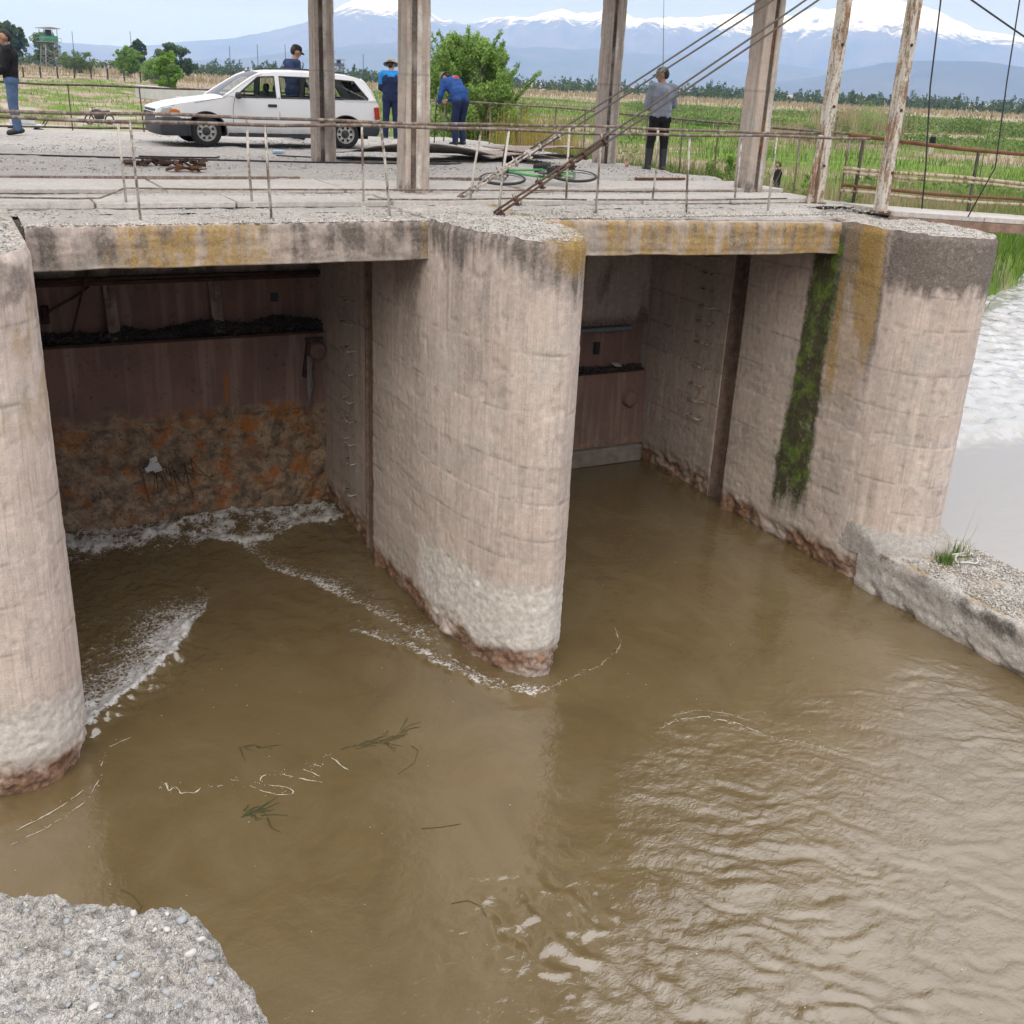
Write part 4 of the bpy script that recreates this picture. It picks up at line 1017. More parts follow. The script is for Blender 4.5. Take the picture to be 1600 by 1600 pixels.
def scum():
    """threads and specks of foam drifting on the slow water: thin ragged ribbons and bubbles"""
    rs = np.random.default_rng(3); V = []; F = []
    SCUM.append(([(5.0, 8.52), (5.35, 8.62), (5.83, 8.74), (6.27, 9.03), (6.45, 9.45)], .007)); SCUM.append(([(5.71, 7.42), (5.99, 7.49), (6.27, 7.43), (6.5, 7.21), (6.65, 6.89), (7.05, 6.5)], .011))
    SCUM.append(([(6.0, 7.58), (6.3, 7.55), (6.55, 7.35), (6.75, 7.0)], .006))
    for pts, w in SCUM:
        P = np.array(pts, float); L = np.concatenate([[0], np.cumsum(np.hypot(*np.diff(P, axis=0).T))])
        q = np.arange(0, L[-1], .006)
        x = np.interp(q, L, P[:, 0]); y = np.interp(q, L, P[:, 1])
        k = np.ones(13)/13
        if len(x) > 30: x = np.convolve(np.pad(x, 6, mode='edge'), k, 'valid'); y = np.convolve(np.pad(y, 6, mode='edge'), k, 'valid')
        x = x+.010*fbm(q*9, q*0+w*900, 1, 3); y = y+.010*fbm(q*9, q*0+w*700, 5, 3)
        tx, ty = np.gradient(x), np.gradient(y); ln = np.hypot(tx, ty)+1e-9
        hw = w*.55*np.clip(.38+1.2*fbm(q*7, q*0+w*300, 2, 5), 0, 1.7)
        for i in range(len(q)-1):
            if hw[i] < w*.10 or hw[i+1] < w*.10: continue
            a = [(x[j]-ty[j]/ln[j]*s*hw[j], y[j]+tx[j]/ln[j]*s*hw[j], WZ+.006) for j, s in ((i, -1), (i+1, -1), (i+1, 1), (i, 1))]
            o = len(V); V += a; F.append((o, o+1, o+2, o+3))
        for i in range(int(L[-1]*26)):
            j = rs.integers(0, len(q)); r = rs.uniform(.002, .006); cx, cy = x[j]+rs.normal(0, w*2.2), y[j]+rs.normal(0, w*2.2); o = len(V)
            V += [(cx-r, cy, WZ+.007), (cx, cy-r, WZ+.007), (cx+r, cy, WZ+.007), (cx, cy+r, WZ+.007)]; F.append((o, o+1, o+2, o+3))
    for i in range(260):
        cx, cy = rs.uniform(-.5, 9.8), rs.uniform(3.0, 12.5); r = rs.uniform(.002, .007); o = len(V)
        V += [(cx-r, cy, WZ+.008), (cx, cy-r, WZ+.008), (cx+r, cy, WZ+.008), (cx, cy+r, WZ+.008)]; F.append((o, o+1, o+2, o+3))
    n = NT('scum_foam'); p = n.pos()
    c = n.mix(n.ramp(n.noise(p, 90, 4, .7), .35, .65), (.30, .25, .17), (.62, .60, .55))
    tag(np_obj('foam_threads', V, F, n.fin(c, .6)), 'threads and specks of pale foam on the slow water', 'foam', kind='stuff')
scum()
def side_channel():
    xs = axis([(11.30, 40, .12), (40, 90, 1.0)]); ys = axis([(-60, 4, 2), (4, 40, .12)])
    X, Y = np.meshgrid(xs, ys)
    lip = 12.45-.12*(X-16)+.12*fbm(X*.8, X*0, 3, 3)
    r = sst(-.1, .7, Y-lip)
    Z = -4.3+r*(.10+.07*fbm(X*1.6, Y*1.6, 2, 4)+.03*fbm(X*5, Y*5, 4, 3))+.004*(1-r)*fbm(X*1.2, Y*3, 2, 3)
    n1 = fbm(X*1.8, Y*3.0, 6, 4); n2 = fbm(X*6, Y*6, 2, 3)
    near = sst(9, 0, Y-lip)
    foam = r*np.clip(.16+.84*sst(.05-.55*near, .9-.45*near, n1*.8+n2*.6+.25), 0, 1)
    foam = np.maximum(foam, np.exp(-((Y-lip-.25)/.35)**2)*sst(-.3, .4, n2+n1))
    n = NT('channel_water'); p = n.pos()
    f = n.attr('foam', 'Fac'); fn = n.noise(p, 14, 5, .75)
    ff = n.ramp(n.math('MULTIPLY', f, n.ramp(fn, .25, .75, .6, 1.4)), .0, 1.1)
    c = n.mix(ff, (.30, .285, .27), (.47, .48, .50))
    h = n.noise(n.scl(p, (.6, 1, 1)), 7, 4, .6)
    n.fin(c, n.mix(ff, (.05,)*3, (.5,)*3), 0, n.bump(h, .10, .05), IOR=1.7, Specular_IOR_Level=1.0)
    tag(grid_obj('side_channel', np.stack([X, Y, Z], -1), n.m, None, True, {'foam': foam.ravel()}), kind='structure')
side_channel()

# ================================================================== the plain
def ground_h(X, Y):
    D = np.hypot(X, Y)
    plain = -2.9+.9*sst(10, -20, X-.2*Y)
    z = plain+.35*fbm(X*.05, Y*.05, 2, 4)*sst(8, 60, D)+.10*fbm(X*.5, Y*.5, 3, 3)
    # embankment that carries the deck and the bank beside it
    dx = np.maximum(0, X-11.2); dy = np.maximum(0, Y-24.3)
    out = np.hypot(dx, dy)
    z = np.maximum(z, -.42-.30*out-.10*fbm(X*.4, Y*.4, 9, 3))
    # river and side channel
    river_ = (Y < 15.3) & (X < 11.5)
    bank = 13.2+.6*(X-12.4)                     # land lies beyond this line
    w = sst(.6, -1.0, Y-bank+.5*fbm(X*.3, Y*.3, 4, 3))*(X > 11.3)
    z = z*(1-w)+w*-6.0
    z = np.where(river_, -6.0, z)
    z = np.where((Y < 24.2) & (X < 11.35) & (Y > 11), np.minimum(z, -.9), z)
    z = np.where((X < -6) & (Y > 16) & (Y < 24), -.6, z)
    # mounds in the left-hand field
    z = z+.9*np.exp(-(((X-6)/6)**2+((Y-40)/2.5)**2))+.5*np.exp(-(((X-1)/5)**2+((Y-34)/2)**2))
    return z
def ground_col(X, Y):
    """0 green .. 1 dry reed, second value: bare earth"""
    D = np.hypot(X, Y); az = np.degrees(np.arctan2(X, Y))
    n = fbm(X*.06, Y*.06, 7, 4); n2 = fbm(X*.25, Y*.25, 3, 4)
    dry = sst(290, 400, D+60*n)
    dry = np.maximum(dry, .8*sst(.0, .4, n+n2*.5))
    left = sst(16, 11, az)
    dry = np.where(left > .5, np.maximum(.85*sst(-.35, .25, n2+.3*n), sst(190, 260, D+20*n)*.8), dry)
    bare = sst(.12, .5, n2+.4*n)*left*sst(25, 30, D)*sst(150, 90, D)*.9
    bare = np.maximum(bare, left*np.exp(-((D-66-6*n)/5)**2)*.9)
    return dry, bare
def terrain():
    def ax(c, lo, hi, a):
        t = np.linspace(-1, 1, 420)
        k = 7.2
        s = np.sinh(k*t)/np.sinh(k)
        return c+np.where(s < 0, -lo, hi)*np.abs(s)
    xs = ax(14, 14000, 26000, 0); ys = ax(24, 6000, 26000, 0)
    X, Y = np.meshgrid(xs, ys)
    Z = ground_h(X, Y)
    dry, bare = ground_col(X, Y)
    n = NT('field_ground'); p = n.pos()
    d = n.attr('dry', 'Fac'); b = n.attr('bare', 'Fac')
    g = n.mix(n.ramp(n.noise(p, .5, 5, .65), .35, .65), (.085, .15, .024), (.17, .24, .05))
    r = n.mix(n.ramp(n.noise(n.scl(p, (.3, 1, 1)), .35, 6, .7), .35, .65), (.27, .21, .155), (.37, .30, .235))
    dd = n.ramp(n.math('ADD', d, n.math('MULTIPLY', n.math('SUBTRACT', n.noise(p, .35, 5, .7), .5), .9)), .25, .7)
    c = n.mix(dd, g, r)
    c = n.mix(n.ramp(n.math('MULTIPLY', b, n.ramp(n.noise(p, 1.3, 5), .3, .7, .6, 1.3)), .3, .8), c, (.38, .36, .31))
    n.fin(c, .95, 0, n.bump(n.noise(p, 3, 5), .6, .15), Specular_IOR_Level=.1)
    tag(grid_obj('ground', np.stack([X, Y, Z], -1), n.m, None, True, {'dry': dry.ravel(), 'bare': bare.ravel()}), kind='structure')
terrain()

# ================================================================== mountains
def mountain(name, sil, D0, depth, base, rough, snow0, mat, seed, azpad=12):
    """heightfield whose crest seen from the dam follows sil = [(azimuth, elevation deg)]"""
    a = np.array([s[0] for s in sil]); e = np.array([s[1] for s in sil])
    az = np.linspace(a[0]-azpad, a[-1]+azpad, 520)
    el = np.interp(az, a, e)
    t = np.linspace(0, 1, 110)                       # near foot .. crest .. behind
    A, T = np.meshgrid(az, t)
    Dm = D0-depth*(1-T/.72)
    crest = (D0)*np.tan(np.radians(np.interp(A, az, el)))
    prof = np.where(T < .72, sst(-.25, .72, T)**1.15, 1-.8*((T-.72)/.28)**1.3)
    prof = (prof-prof.min())/(prof.max()-prof.min())
    u = A*D0/57.3/depth*2.2; v = T*2.2
    rid = 1-np.abs(fbm(u*1.6+seed, v*.55, 0, 5))*1.3
    Z = base+(crest-base)*prof*(1-rough*(1-rid)*(1-.75*prof**3))
    Z = Z+rough*.10*crest*fbm(u*5, v*5, seed, 4)*sst(0, .3, T)
    X = Dm*np.sin(np.radians(A)); Y = Dm*np.cos(np.radians(A))
    return tag(grid_obj(name, np.stack([X, Y, Z], -1), mat, None, True), kind='structure')
def rockmat(name, snowz, band, lo, hi):
    n = NT(name); p = n.pos()
    z = n.n('ShaderNodeSeparateXYZ', 2, Vector=p)
    c = n.mix(n.ramp(n.noise(p, .0012, 6, .6), .35, .65), lo, hi)
    if snowz:
        w = n.math('MULTIPLY', n.math('SUBTRACT', n.noise(n.scl(p, (1, 1, .35)), .0042, 8, .72), .5), 3.2*band)
        w2 = n.math('MULTIPLY', n.math('SUBTRACT', n.noise(n.scl(p, (1, 1, .1)), .016, 5, .7), .5), 1.5*band)
        f = n.ramp(n.math('ADD', n.math('ADD', z, w), w2), snowz-band*.25, snowz+band*.3)
        c = n.mix(f, c, (.82, .83, .85))
    n.fin(c, .9, Specular_IOR_Level=.05)
    return n.m
main = [(-6, .60), (3.2, .72), (5.9, .70), (8.6, .72), (11.5, 1.0), (14.5, 1.55), (16.9, 2.10), (18.4, 2.75), (19.4, 3.30), (21, 3.85), (22, 3.5), (23.1, 2.60), (24.6, 2.45), (26, 2.75), (28.5, 3.15), (31.3, 3.60), (32.6, 3.05), (34.8, 3.65), (36.3, 3.75), (38.5, 3.35), (40.3, 3.55), (42, 4.0), (44.0, 4.35), (45.3, 4.1), (46.5, 3.65), (48.2, 3.15), (50.9, 2.55), (56, 1.9), (62, 1.5)]
mountain('mountain_range', main, 15000, 6000, -60, .55, 600, rockmat('snowy_rock', 660, 230, (.10, .11, .10), (.16, .15, .13)), 3)
mid_r = [(10, .1), (14, .45), (17.5, 1.05), (20, 1.45), (24, 1.55), (28, 1.62), (32, 1.64), (36, 1.50), (40, 1.3), (43, 1.1), (46, .9), (52, .5)]
mountain('mountain_foothills', mid_r, 9800, 2600, -60, .35, 0, rockmat('foothill_rock', 0, 1, (.09, .11, .07), (.13, .13, .10)), 9)
front = [(34, .05), (38.5, .30), (41, .75), (43.3, 1.28), (45, 1.62), (46.5, 1.78), (48, 1.80), (49.5, 1.70), (51, 1.52), (54, 1.2), (60, .6)]
mountain('mountain_ridge', front, 7600, 1900, -60, .25, 0, rockmat('ridge_rock', 0, 1, (.08, .095, .06), (.11, .115, .085)), 14)

# haze over the plain
hz = MB().box((6000, 9500, 585), (44000, 35000, 1190))
hm = bpy.data.materials.new('haze'); hm.use_nodes = True
ht = hm.node_tree; ht.nodes.clear()
ho = ht.nodes.new('ShaderNodeOutputMaterial'); hv = ht.nodes.new('ShaderNodeVolumePrincipled')
hv.inputs['Density'].default_value = 1.1e-4
hv.inputs['Color'].default_value = (.21, .40, 1.0, 1)
hv.inputs['Absorption Color'].default_value = (1, 1, 1, 1)     # scatters, does not absorb
hv.inputs['Anisotropy'].default_value = 0.0
ht.links.new(hv.outputs[0], ho.inputs['Volume'])
hzo = hz.build('haze', hm)
tag(hzo, kind='stuff')
hzo.location = (0, 0, 0)
# ================================================================== vegetation
def leafmat(name, a, b, c, trans=.25):
    n = NT(name)
    t = n.attr('tone', 'Fac')
    col = n.mix(n.ramp(t, 0, .5), a, b); col = n.mix(n.ramp(t, .5, 1), col, c)
    n.fin(col, .65, Specular_IOR_Level=.25)
    tr = n.t.nodes.new('ShaderNodeBsdfTranslucent'); n.set(tr.inputs[0], col)
    mx = n.t.nodes.new('ShaderNodeMixShader'); mx.inputs[0].default_value = trans
    n.t.links.new(n.b.outputs[0], mx.inputs[1]); n.t.links.new(tr.outputs[0], mx.inputs[2]); n.t.links.new(mx.outputs[0], n.out.inputs[0])
    return n.m
M['leaf_bush'] = leafmat('willow_leaf', (.10, .18, .035), (.20, .33, .075), (.34, .47, .16))
M['leaf_bright'] = leafmat('bright_leaf', (.08, .16, .02), (.17, .30, .045), (.27, .41, .09))
M['leaf_mid'] = leafmat('mid_leaf', (.06, .105, .025), (.115, .18, .045), (.18, .26, .08))
M['leaf_dark'] = leafmat('dark_leaf', (.035, .062, .022), (.065, .105, .035), (.12, .165, .055))
M['bark'] = simple('bark', (.10, .08, .06), .9, 0, .3, 6, .01)
def leaf_cloud(cent, rad, n, size, rs, aspect=.45, up=.3, shell=.35):
    """n leaves spread through clumps; returns V, F, tone"""
    cent = np.asarray(cent); rad = np.asarray(rad)
    w = rad.prod(1)**.67; idx = rs.choice(len(cent), n, p=w/w.sum())
    d = rs.normal(size=(n, 3)); d /= np.linalg.norm(d, axis=1)[:, None]
    r = rs.random(n)**shell
    p = cent[idx]+d*rad[idx]*r[:, None]
    sz = size*rs.uniform(.6, 1.4, n)
    a = rs.normal(size=(n, 3)); a[:, 2] += up; a /= np.linalg.norm(a, axis=1)[:, None]
    b = np.cross(a, rs.normal(size=(n, 3))); b /= np.linalg.norm(b, axis=1)[:, None]
    a = a*sz[:, None]; b = b*(sz*aspect)[:, None]
    V = np.stack([p-a, p+b*.9, p+a, p-b*.9], 1).reshape(-1, 3)
    F = np.arange(4*n).reshape(n, 4)
    ct = rs.random(len(cent))
    tone = np.clip(.45*rs.random(n)+.35*ct[idx]+.2*(d[:, 2]*.5+.5), 0, 1)
    return V, F, np.repeat(tone, 4)
def tree(name, label, loc, h, rx, trunk_h, clumps, nleaf, size, mat, seed, cat='tree', group=None, droop=.3, tr=.06, flat=1.0, sub=5):
    rs = np.random.default_rng(seed)
    root = thing(name, label, cat, loc, 0, group)
    ch = h-trunk_h
    cs = []; rr = []
    for i in range(clumps):
        a = rs.uniform(0, 6.283); t = rs.uniform(-.95, 1)
        q = math.sqrt(max(0, 1-abs(t)**2.2))*rs.uniform(.25, .95)
        c = np.array([math.cos(a)*q*rx, math.sin(a)*q*rx, trunk_h+ch*(.5+.5*t*.88)])
        R0 = rx*rs.uniform(.16, .34)
        for j in range(sub):
            d = rs.normal(size=3); d /= np.linalg.norm(d)
            cs.append(c+d*R0*.8); rr.append(np.array([1, 1, .85*flat])*R0*rs.uniform(.35, .7))
    V, F, tone = leaf_cloud(cs, rr, nleaf, size, rs)
    np_obj('crown', V, F, mat, root, False, {'tone': tone})
    mb = MB()
    top = trunk_h+ch*.6
    mb.tube([(0, 0, -.4), (rs.normal(0, .04)*h*.3, rs.normal(0, .04)*h*.3, trunk_h*.6), (rs.normal(0, .03)*h, rs.normal(0, .03)*h, top)], [tr*1.3, tr, tr*.3], 8)
    for i in range(min(14, clumps)):
        c = cs[i*sub]; b = (0, 0, trunk_h*rs.uniform(.4, 1.0)+ch*.12*rs.random())
        m = (np.array(b)+c)/2+np.array([0, 0, .08*h])
        mb.tube([b, tuple(m), tuple(c)], [tr*.5, tr*.32, tr*.08], 5)
    mb.build('trunk', M['bark'], root)
    return root
def gz(x, y): return float(ground_h(np.array([x], float), np.array([y], float))[0])

# the big willow bush by the deck edge
def bush():
    rs = np.random.default_rng(4)
    x, y = 13.35, 28.9
    root = thing('willow_bush', 'big rounded willow bush growing behind the man in the blue jacket', 'bush', (x, y, 0))
    cs = []; rr = []; mb = MB()
    prof = [(-1.3, 1.5), (-.3, 1.72), (.6, 1.6), (1.4, 1.3), (2.0, .9), (2.4, .4)]
    for i in range(260):
        z = rs.uniform(-1.2, 2.3); rm = np.interp(z, [p[0] for p in prof], [p[1] for p in prof])
        a = rs.uniform(0, 6.283); q = rm*math.sqrt(rs.random())*.95
        cx, cy = math.cos(a)*q, math.sin(a)*q*.9
        top = z+.1
        cx += .18 if z < 1 else 0
        cs.append((cx, cy, z)); rr.append((.20, .20, .26))
        if i < 70: mb.tube([(rs.normal(0, .15), rs.normal(0, .15), -1.9), (cx*.45, cy*.45, z*.4-.6), (cx, cy, z)], [.03, .018, .005], 5)
    for i in range(46):                                 # shoots that stand out of the outline
        a = rs.uniform(0, 6.283); z = rs.uniform(.6, 2.2); rm = np.interp(z, [p[0] for p in prof], [p[1] for p in prof])
        bx, by = math.cos(a)*rm*.8, math.sin(a)*rm*.8
        l = rs.uniform(.3, .6)
        ex, ey, ez = bx+math.cos(a)*l*.5, by+math.sin(a)*l*.5, z+l*.8
        mb.tube([(bx, by, z), (ex, ey, ez)], [.008, .003], 4)
        for t in (.25, .5, .75, 1): cs.append((bx+(ex-bx)*t, by+(ey-by)*t, z+(ez-z)*t)); rr.append((.075, .075, .10))
    for t in np.linspace(0, 1, 7):                      # the lone branch that reaches right
        cs.append((1.25+.45*t, -.5-.3*t, .95+.62*t)); rr.append((.09, .09, .11))
    mb.tube([(.8, -.3, .3), (1.25, -.5, .95), (1.72, -.8, 1.6)], [.02, .012, .004], 5)
    V, F, tone = leaf_cloud(cs, rr, 66000, .046, rs, .36, .5, .5)
    np_obj('foliage', V, F, M['leaf_bush'], root, False, {'tone': tone})
    mb.build('branches', M['bark'], root)
bush()
tree('young_tree', 'bright green young tree in the field left of the white car', pol(10.45, 150, -2.6), 5.4, 1.9, .7, 30, 9000, .15, M['leaf_bright'], 5)
TREES = [('round_tree', 'large dark round tree behind the green watchtower, leftmost of the field trees', 3.6, 430, 13.2, 6.5, 2, M['leaf_dark'], 11),
         ('round_tree', 'bushy dark tree right behind the legs of the green watchtower', 5.1, 455, 11.0, 7.0, 1.2, M['leaf_mid'], 12),
         ('round_tree', 'low bushy tree just right of the green watchtower', 6.5, 330, 5.2, 5.2, .6, M['leaf_mid'], 13),
         ('round_tree', 'bright green tree midway between watchtower and white car', 8.7, 300, 6.6, 3.6, .8, M['leaf_bright'], 14),
         ('round_tree', 'tall grey-green tree behind the bright midfield tree', 9.2, 420, 10.6, 3.4, 3, M['leaf_dark'], 15),
         ('round_tree', 'wide olive tree behind the young bright green tree', 10.0, 240, 5.2, 4.2, .6, M['leaf_bush'], 16),
         ('round_tree', 'dark domed tree rising behind the young bright green tree', 10.75, 330, 9.6, 5.6, 1.6, M['leaf_dark'], 17),
         ('round_tree', 'low light green tree at the left picture edge by the man in the hoodie', 3.1, 330, 5.0, 4.5, .6, M['leaf_bright'], 18)]
for nm, lab, az, D, h, rx, th, mt, sd in TREES:
    x, y, _ = pol(az, D); tree(nm, lab, (x, y, gz(x, y)), h, rx, th, 34, 11000, h*.030, mt, sd, group='trees in the far left field', tr=h*.02)

def belt():
    """far shelter belt along the horizon: reads as one mass"""
    rs = np.random.default_rng(77); cs = []; rr = []
    for i in range(2200):
        az = rs.uniform(-4, 60); D = rs.uniform(520, 900)
        dens = float(fbm(az*.45, 0, 3, 3))
        h = (2.2+2.2*max(0, dens+.45)+rs.random()*2.0)*(1.0 if az > 13 else .8)*D/640
        if rs.random() < .14: h *= 1.5
        x, y, _ = pol(az, D); zb = gz(x, y)
        w = h*rs.uniform(.22, .42) if rs.random() < .7 else h*.14
        for j in range(5):
            cs.append((x+rs.normal(0, w*.5), y+rs.normal(0, w*.5), zb+h*(.12+.80*j/4))); rr.append((w*(1-.14*j), w*(1-.14*j), h*.17))
    V, F, tone = leaf_cloud(cs, rr, 90000, .62, rs, .7, .2, .5)
    o = np_obj('tree_belt', V, F, M['leaf_dark'], None, False, {'tone': tone}); tag(o, 'dark belt of far trees along the horizon', 'trees', kind='stuff')
belt()

def grassmat():
    n = NT('grass_blades'); c = n.attr('col')
    n.fin(c, .7, Specular_IOR_Level=.2)
    tr = n.t.nodes.new('ShaderNodeBsdfTranslucent'); n.set(tr.inputs[0], c)
    mx = n.t.nodes.new('ShaderNodeMixShader'); mx.inputs[0].default_value = .3
    n.t.links.new(n.b.outputs[0], mx.inputs[1]); n.t.links.new(tr.outputs[0], mx.inputs[2]); n.t.links.new(mx.outputs[0], n.out.inputs[0])
    return n.m
M['grass'] = grassmat()
def blades(x, y, z, h, w, col, rs, lean=.35):
    n = len(x)
    a = rs.uniform(0, 6.283, n); l = rs.normal(0, lean, n)*h; b = rs.uniform(0, 6.283, n)
    dx, dy = np.cos(a)*w/2, np.sin(a)*w/2
    ox, oy = np.cos(b)*l, np.sin(b)*l
    p0 = np.stack([x-dx, y-dy, z], -1); p1 = np.stack([x+dx, y+dy, z], -1)
    q0 = np.stack([x-dx*.7+ox*.35, y-dy*.7+oy*.35, z+h*.6], -1); q1 = np.stack([x+dx*.7+ox*.35, y+dy*.7+oy*.35, z+h*.6], -1)
    t0 = np.stack([x+ox-dx*.08, y+oy-dy*.08, z+h], -1); t1 = np.stack([x+ox+dx*.08, y+oy+dy*.08, z+h], -1)
    V = np.stack([p0, p1, q1, q0, t1, t0], 1).reshape(-1, 3)
    i = np.arange(n)[:, None]*6
    F = np.concatenate([i+np.array([[0, 1, 2, 3]]), i+np.array([[3, 2, 4, 5]])], 0)
    return V, F, np.repeat(col, 6, 0)
def ramp3(t, a, b, c):
    t = t[:, None]; a, b, c = map(np.array, (a, b, c))
    return np.where(t < .5, a+(b-a)*t*2, b+(c-b)*(t*2-1))
def meadow():
    rs = np.random.default_rng(31)
    N = 150000
    az = rs.uniform(1, 58, N); D = 17+rs.random(N)**1.9*290
    x = D*np.sin(np.radians(az)); y = D*np.cos(np.radians(az))
    z = ground_h(x, y); dry, bare = ground_col(x, y)
    n = fbm(x*.3, y*.3, 4, 3); n2 = fbm(x*.09, y*.09, 8, 3)
    keep = (z > -4.1) & ~((x < 11.3) & (y < 24.4)) & (bare < .5)
    keep &= ~((np.abs(x-13.8) < .6) & (np.abs(y-28.6) < .6))
    left = az < 16
    keep &= (~left) | (rs.random(N) < .55)
    h = (.28+.30*rs.random(N)+.35*np.clip(n2, 0, 1))*np.where(left, .55, 1)
    near = sst(24, 17, D)
    h = h+.25*near*rs.random(N)
    w = np.maximum(.011, D*.00042)*rs.uniform(.7, 1.5, N)
    t = np.clip(.45+.8*n+.5*n2+.22*rs.normal(size=N), 0, 1)
    col = ramp3(t, (.045, .11, .012), (.11, .22, .024), (.23, .31, .06))
    yel = (dry > .5) | (rs.random(N) < .10+.55*sst(.05, .4, n2+.4*n))
    col[yel] = ramp3(rs.random(yel.sum()), (.20, .17, .085), (.27, .24, .13), (.36, .32, .20))
    k = keep
    V, F, C = blades(x[k], y[k], z[k]-.03, h[k], w[k], col[k], rs)
    o = np_obj('meadow_grass', V, F, M['grass'], None, False, {'col': C}); tag(o, 'green meadow grass behind the deck', 'grass', kind='stuff')
    # tall weeds close behind the deck edge
    N = 26000
    y = rs.uniform(12.8, 30, N); x = 11.55+rs.gamma(1.6, 1.3, N)
    ok = (y > 13.6+.6*(x-12.4)); x, y = x[ok], y[ok]
    z = ground_h(x, y); nn = fbm(x*.8, y*.8, 2, 3)
    h = (.32+.45*rs.random(len(x))+.45*np.clip(nn, 0, 1))*sst(11.3, 12.3, x+.1)*sst(12.5, 16, y)+.08
    t = np.clip(.5+.6*nn+.25*rs.normal(size=len(x)), 0, 1)
    col = ramp3(t, (.030, .075, .008), (.085, .19, .016), (.19, .30, .05))
    dr = rs.random(len(x)) < .10+.35*sst(19, 23, y); col[dr] = ramp3(rs.random(dr.sum()), (.20, .17, .08), (.30, .25, .10), (.36, .33, .16))
    V, F, C = blades(x, y, z-.03, h, rs.uniform(.010, .026, len(x)), col, rs, .3)
    o = np_obj('bank_weeds', V, F, M['grass'], None, False, {'col': C}); tag(o, 'tall green weeds on the bank beside the deck', 'grass', kind='stuff')
    N = 9000                                           # far bank of the side channel
    x = rs.uniform(16, 46, N); y = 13.2+.6*(x-12.4)-.3+rs.gamma(1.5, 1.6, N)
    z = ground_h(x, y); k = z > -4.4; x, y, z = x[k], y[k], z[k]
    col = ramp3(np.clip(rs.normal(.5, .25, len(x)), 0, 1), (.04, .10, .012), (.10, .20, .022), (.20, .28, .06))
    V, F, C = blades(x, y, z-.05, rs.uniform(.3, .9, len(x)), rs.uniform(.018, .04, len(x)), col, rs, .3)
    o = np_obj('bank_grass', V, F, M['grass'], None, False, {'col': C}); tag(o, 'green grass on the far bank of the side channel', 'grass', kind='stuff')
    # straw-coloured reeds: behind the bush and in patches of the plain
    xs = []; ys = []; hs = []
    for az0, D0, sa, sd, n_, hh in ((28.6, 32, 1.3, 2.5, 3200, 1.7), (43.7, 165, .9, 7, 1300, 2.6), (41.0, 120, 1.4, 5, 700, 1.5), (47.5, 48, 4.0, 3.5, 2600, .8), (38, 430, 16, 50, 5000, 1.5), (30, 480, 26, 50, 5000, 1.6), (12, 330, 8, 30, 2500, 1.4), (8, 38, 4, 3, 2600, .55), (12.5, 34, 2.5, 2.5, 1800, .55)):
        a = rs.normal(az0, sa, n_); D = np.maximum(20, rs.normal(D0, sd, n_))
        xs.append(D*np.sin(np.radians(a))); ys.append(D*np.cos(np.radians(a))); hs.append(hh*rs.uniform(.6, 1.15, n_))
    x, y, h = map(np.concatenate, (xs, ys, hs)); z = ground_h(x, y)
    D = np.hypot(x, y); k = (z > -4) & ~((x < 11.4) & (y < 24.6))
    x, y, h, z, D = x[k], y[k], h[k], z[k], D[k]
    col = ramp3(np.clip(rs.normal(.5, .25, len(x)), 0, 1), (.20, .155, .085), (.31, .255, .145), (.42, .37, .23))
    yb = (np.abs(D-31) < 9) & (np.degrees(np.arctan2(x, y)) > 24); col[yb] *= np.array([1.05, .92, .45])
    V, F, C = blades(x, y, z, h, np.maximum(.014, D*.0007)*rs.uniform(.7, 1.4, len(x)), col, rs, .10)
    o = np_obj('reeds', V, F, M['grass'], None, False, {'col': C}); tag(o, 'straw-coloured reeds standing in the plain', 'reeds', kind='stuff')
meadow()
# separate shrubs on the bank and in the plain
SHR = [(12.9, 14.6, 1.1, .45, M['leaf_bright'], 'small bright green shrub at the deck edge left of the slotted column'),
       (13.5, 17.2, 1.5, .55, M['leaf_bright'], 'leafy green shrub just right of the man in grey'),
       (14.6, 13.9, 1.6, .5, M['leaf_bright'], 'leafy green shrub right of the slotted column'),
       (17.5, 22.0, 1.7, .6, M['leaf_bush'], 'light green shrub on the bank behind the slotted column'),
       (26.0, 27.2, 1.7, .8, M['leaf_mid'], 'round dark shrub on the river bank right of the peeling poles'),
       (75, 82, 3.2, 2.4, M['leaf_mid'], 'dark spreading shrub in the reeds behind the peeling poles'),
       (105, 108, 3.4, 3.4, M['leaf_bush'], 'pale wide shrub in the dry field near the right edge')]
for i, (x, y, h, r, mt, lab) in enumerate(SHR):
    tree('shrub', lab, (x, y, gz(x, y)-.05), h, r, .1, 14, 1800 if h < 3 else 3000, .035*max(1, h/1.6), mt, 60+i, cat='shrub', group='shrubs on the bank', tr=.02)
# bank-side drop of far dark hedgerow patches
def hedges():
    rs = np.random.default_rng(5); cs = []; rr = []
    for az0, az1, D0, h, n_ in ((33, 41, 150, 1.5, 46), (41, 54, 120, 1.3, 50), (28, 36, 100, .8, 24), (45, 52, 170, 2.0, 26), (33, 52, 230, 2.0, 60), (28, 40, 60, .5, 20), (44, 54, 62, .7, 24)):
        for i in range(n_):
            a = rs.uniform(az0, az1); D = rs.normal(D0, 4); x, y, _ = pol(a, D); r = h*rs.uniform(.5, 1.0)
            cs.append((x, y, gz(x, y)+r*.4)); rr.append((r*1.5, r*1.5, r*.75))
    V, F, tone = leaf_cloud(cs, rr, 26000, .16, rs, .6)
    tag(np_obj('hedge_scrub', V, F, M['leaf_mid'], None, False, {'tone': tone}), 'low dark scrub across the plain', 'scrub', kind='stuff')
hedges()
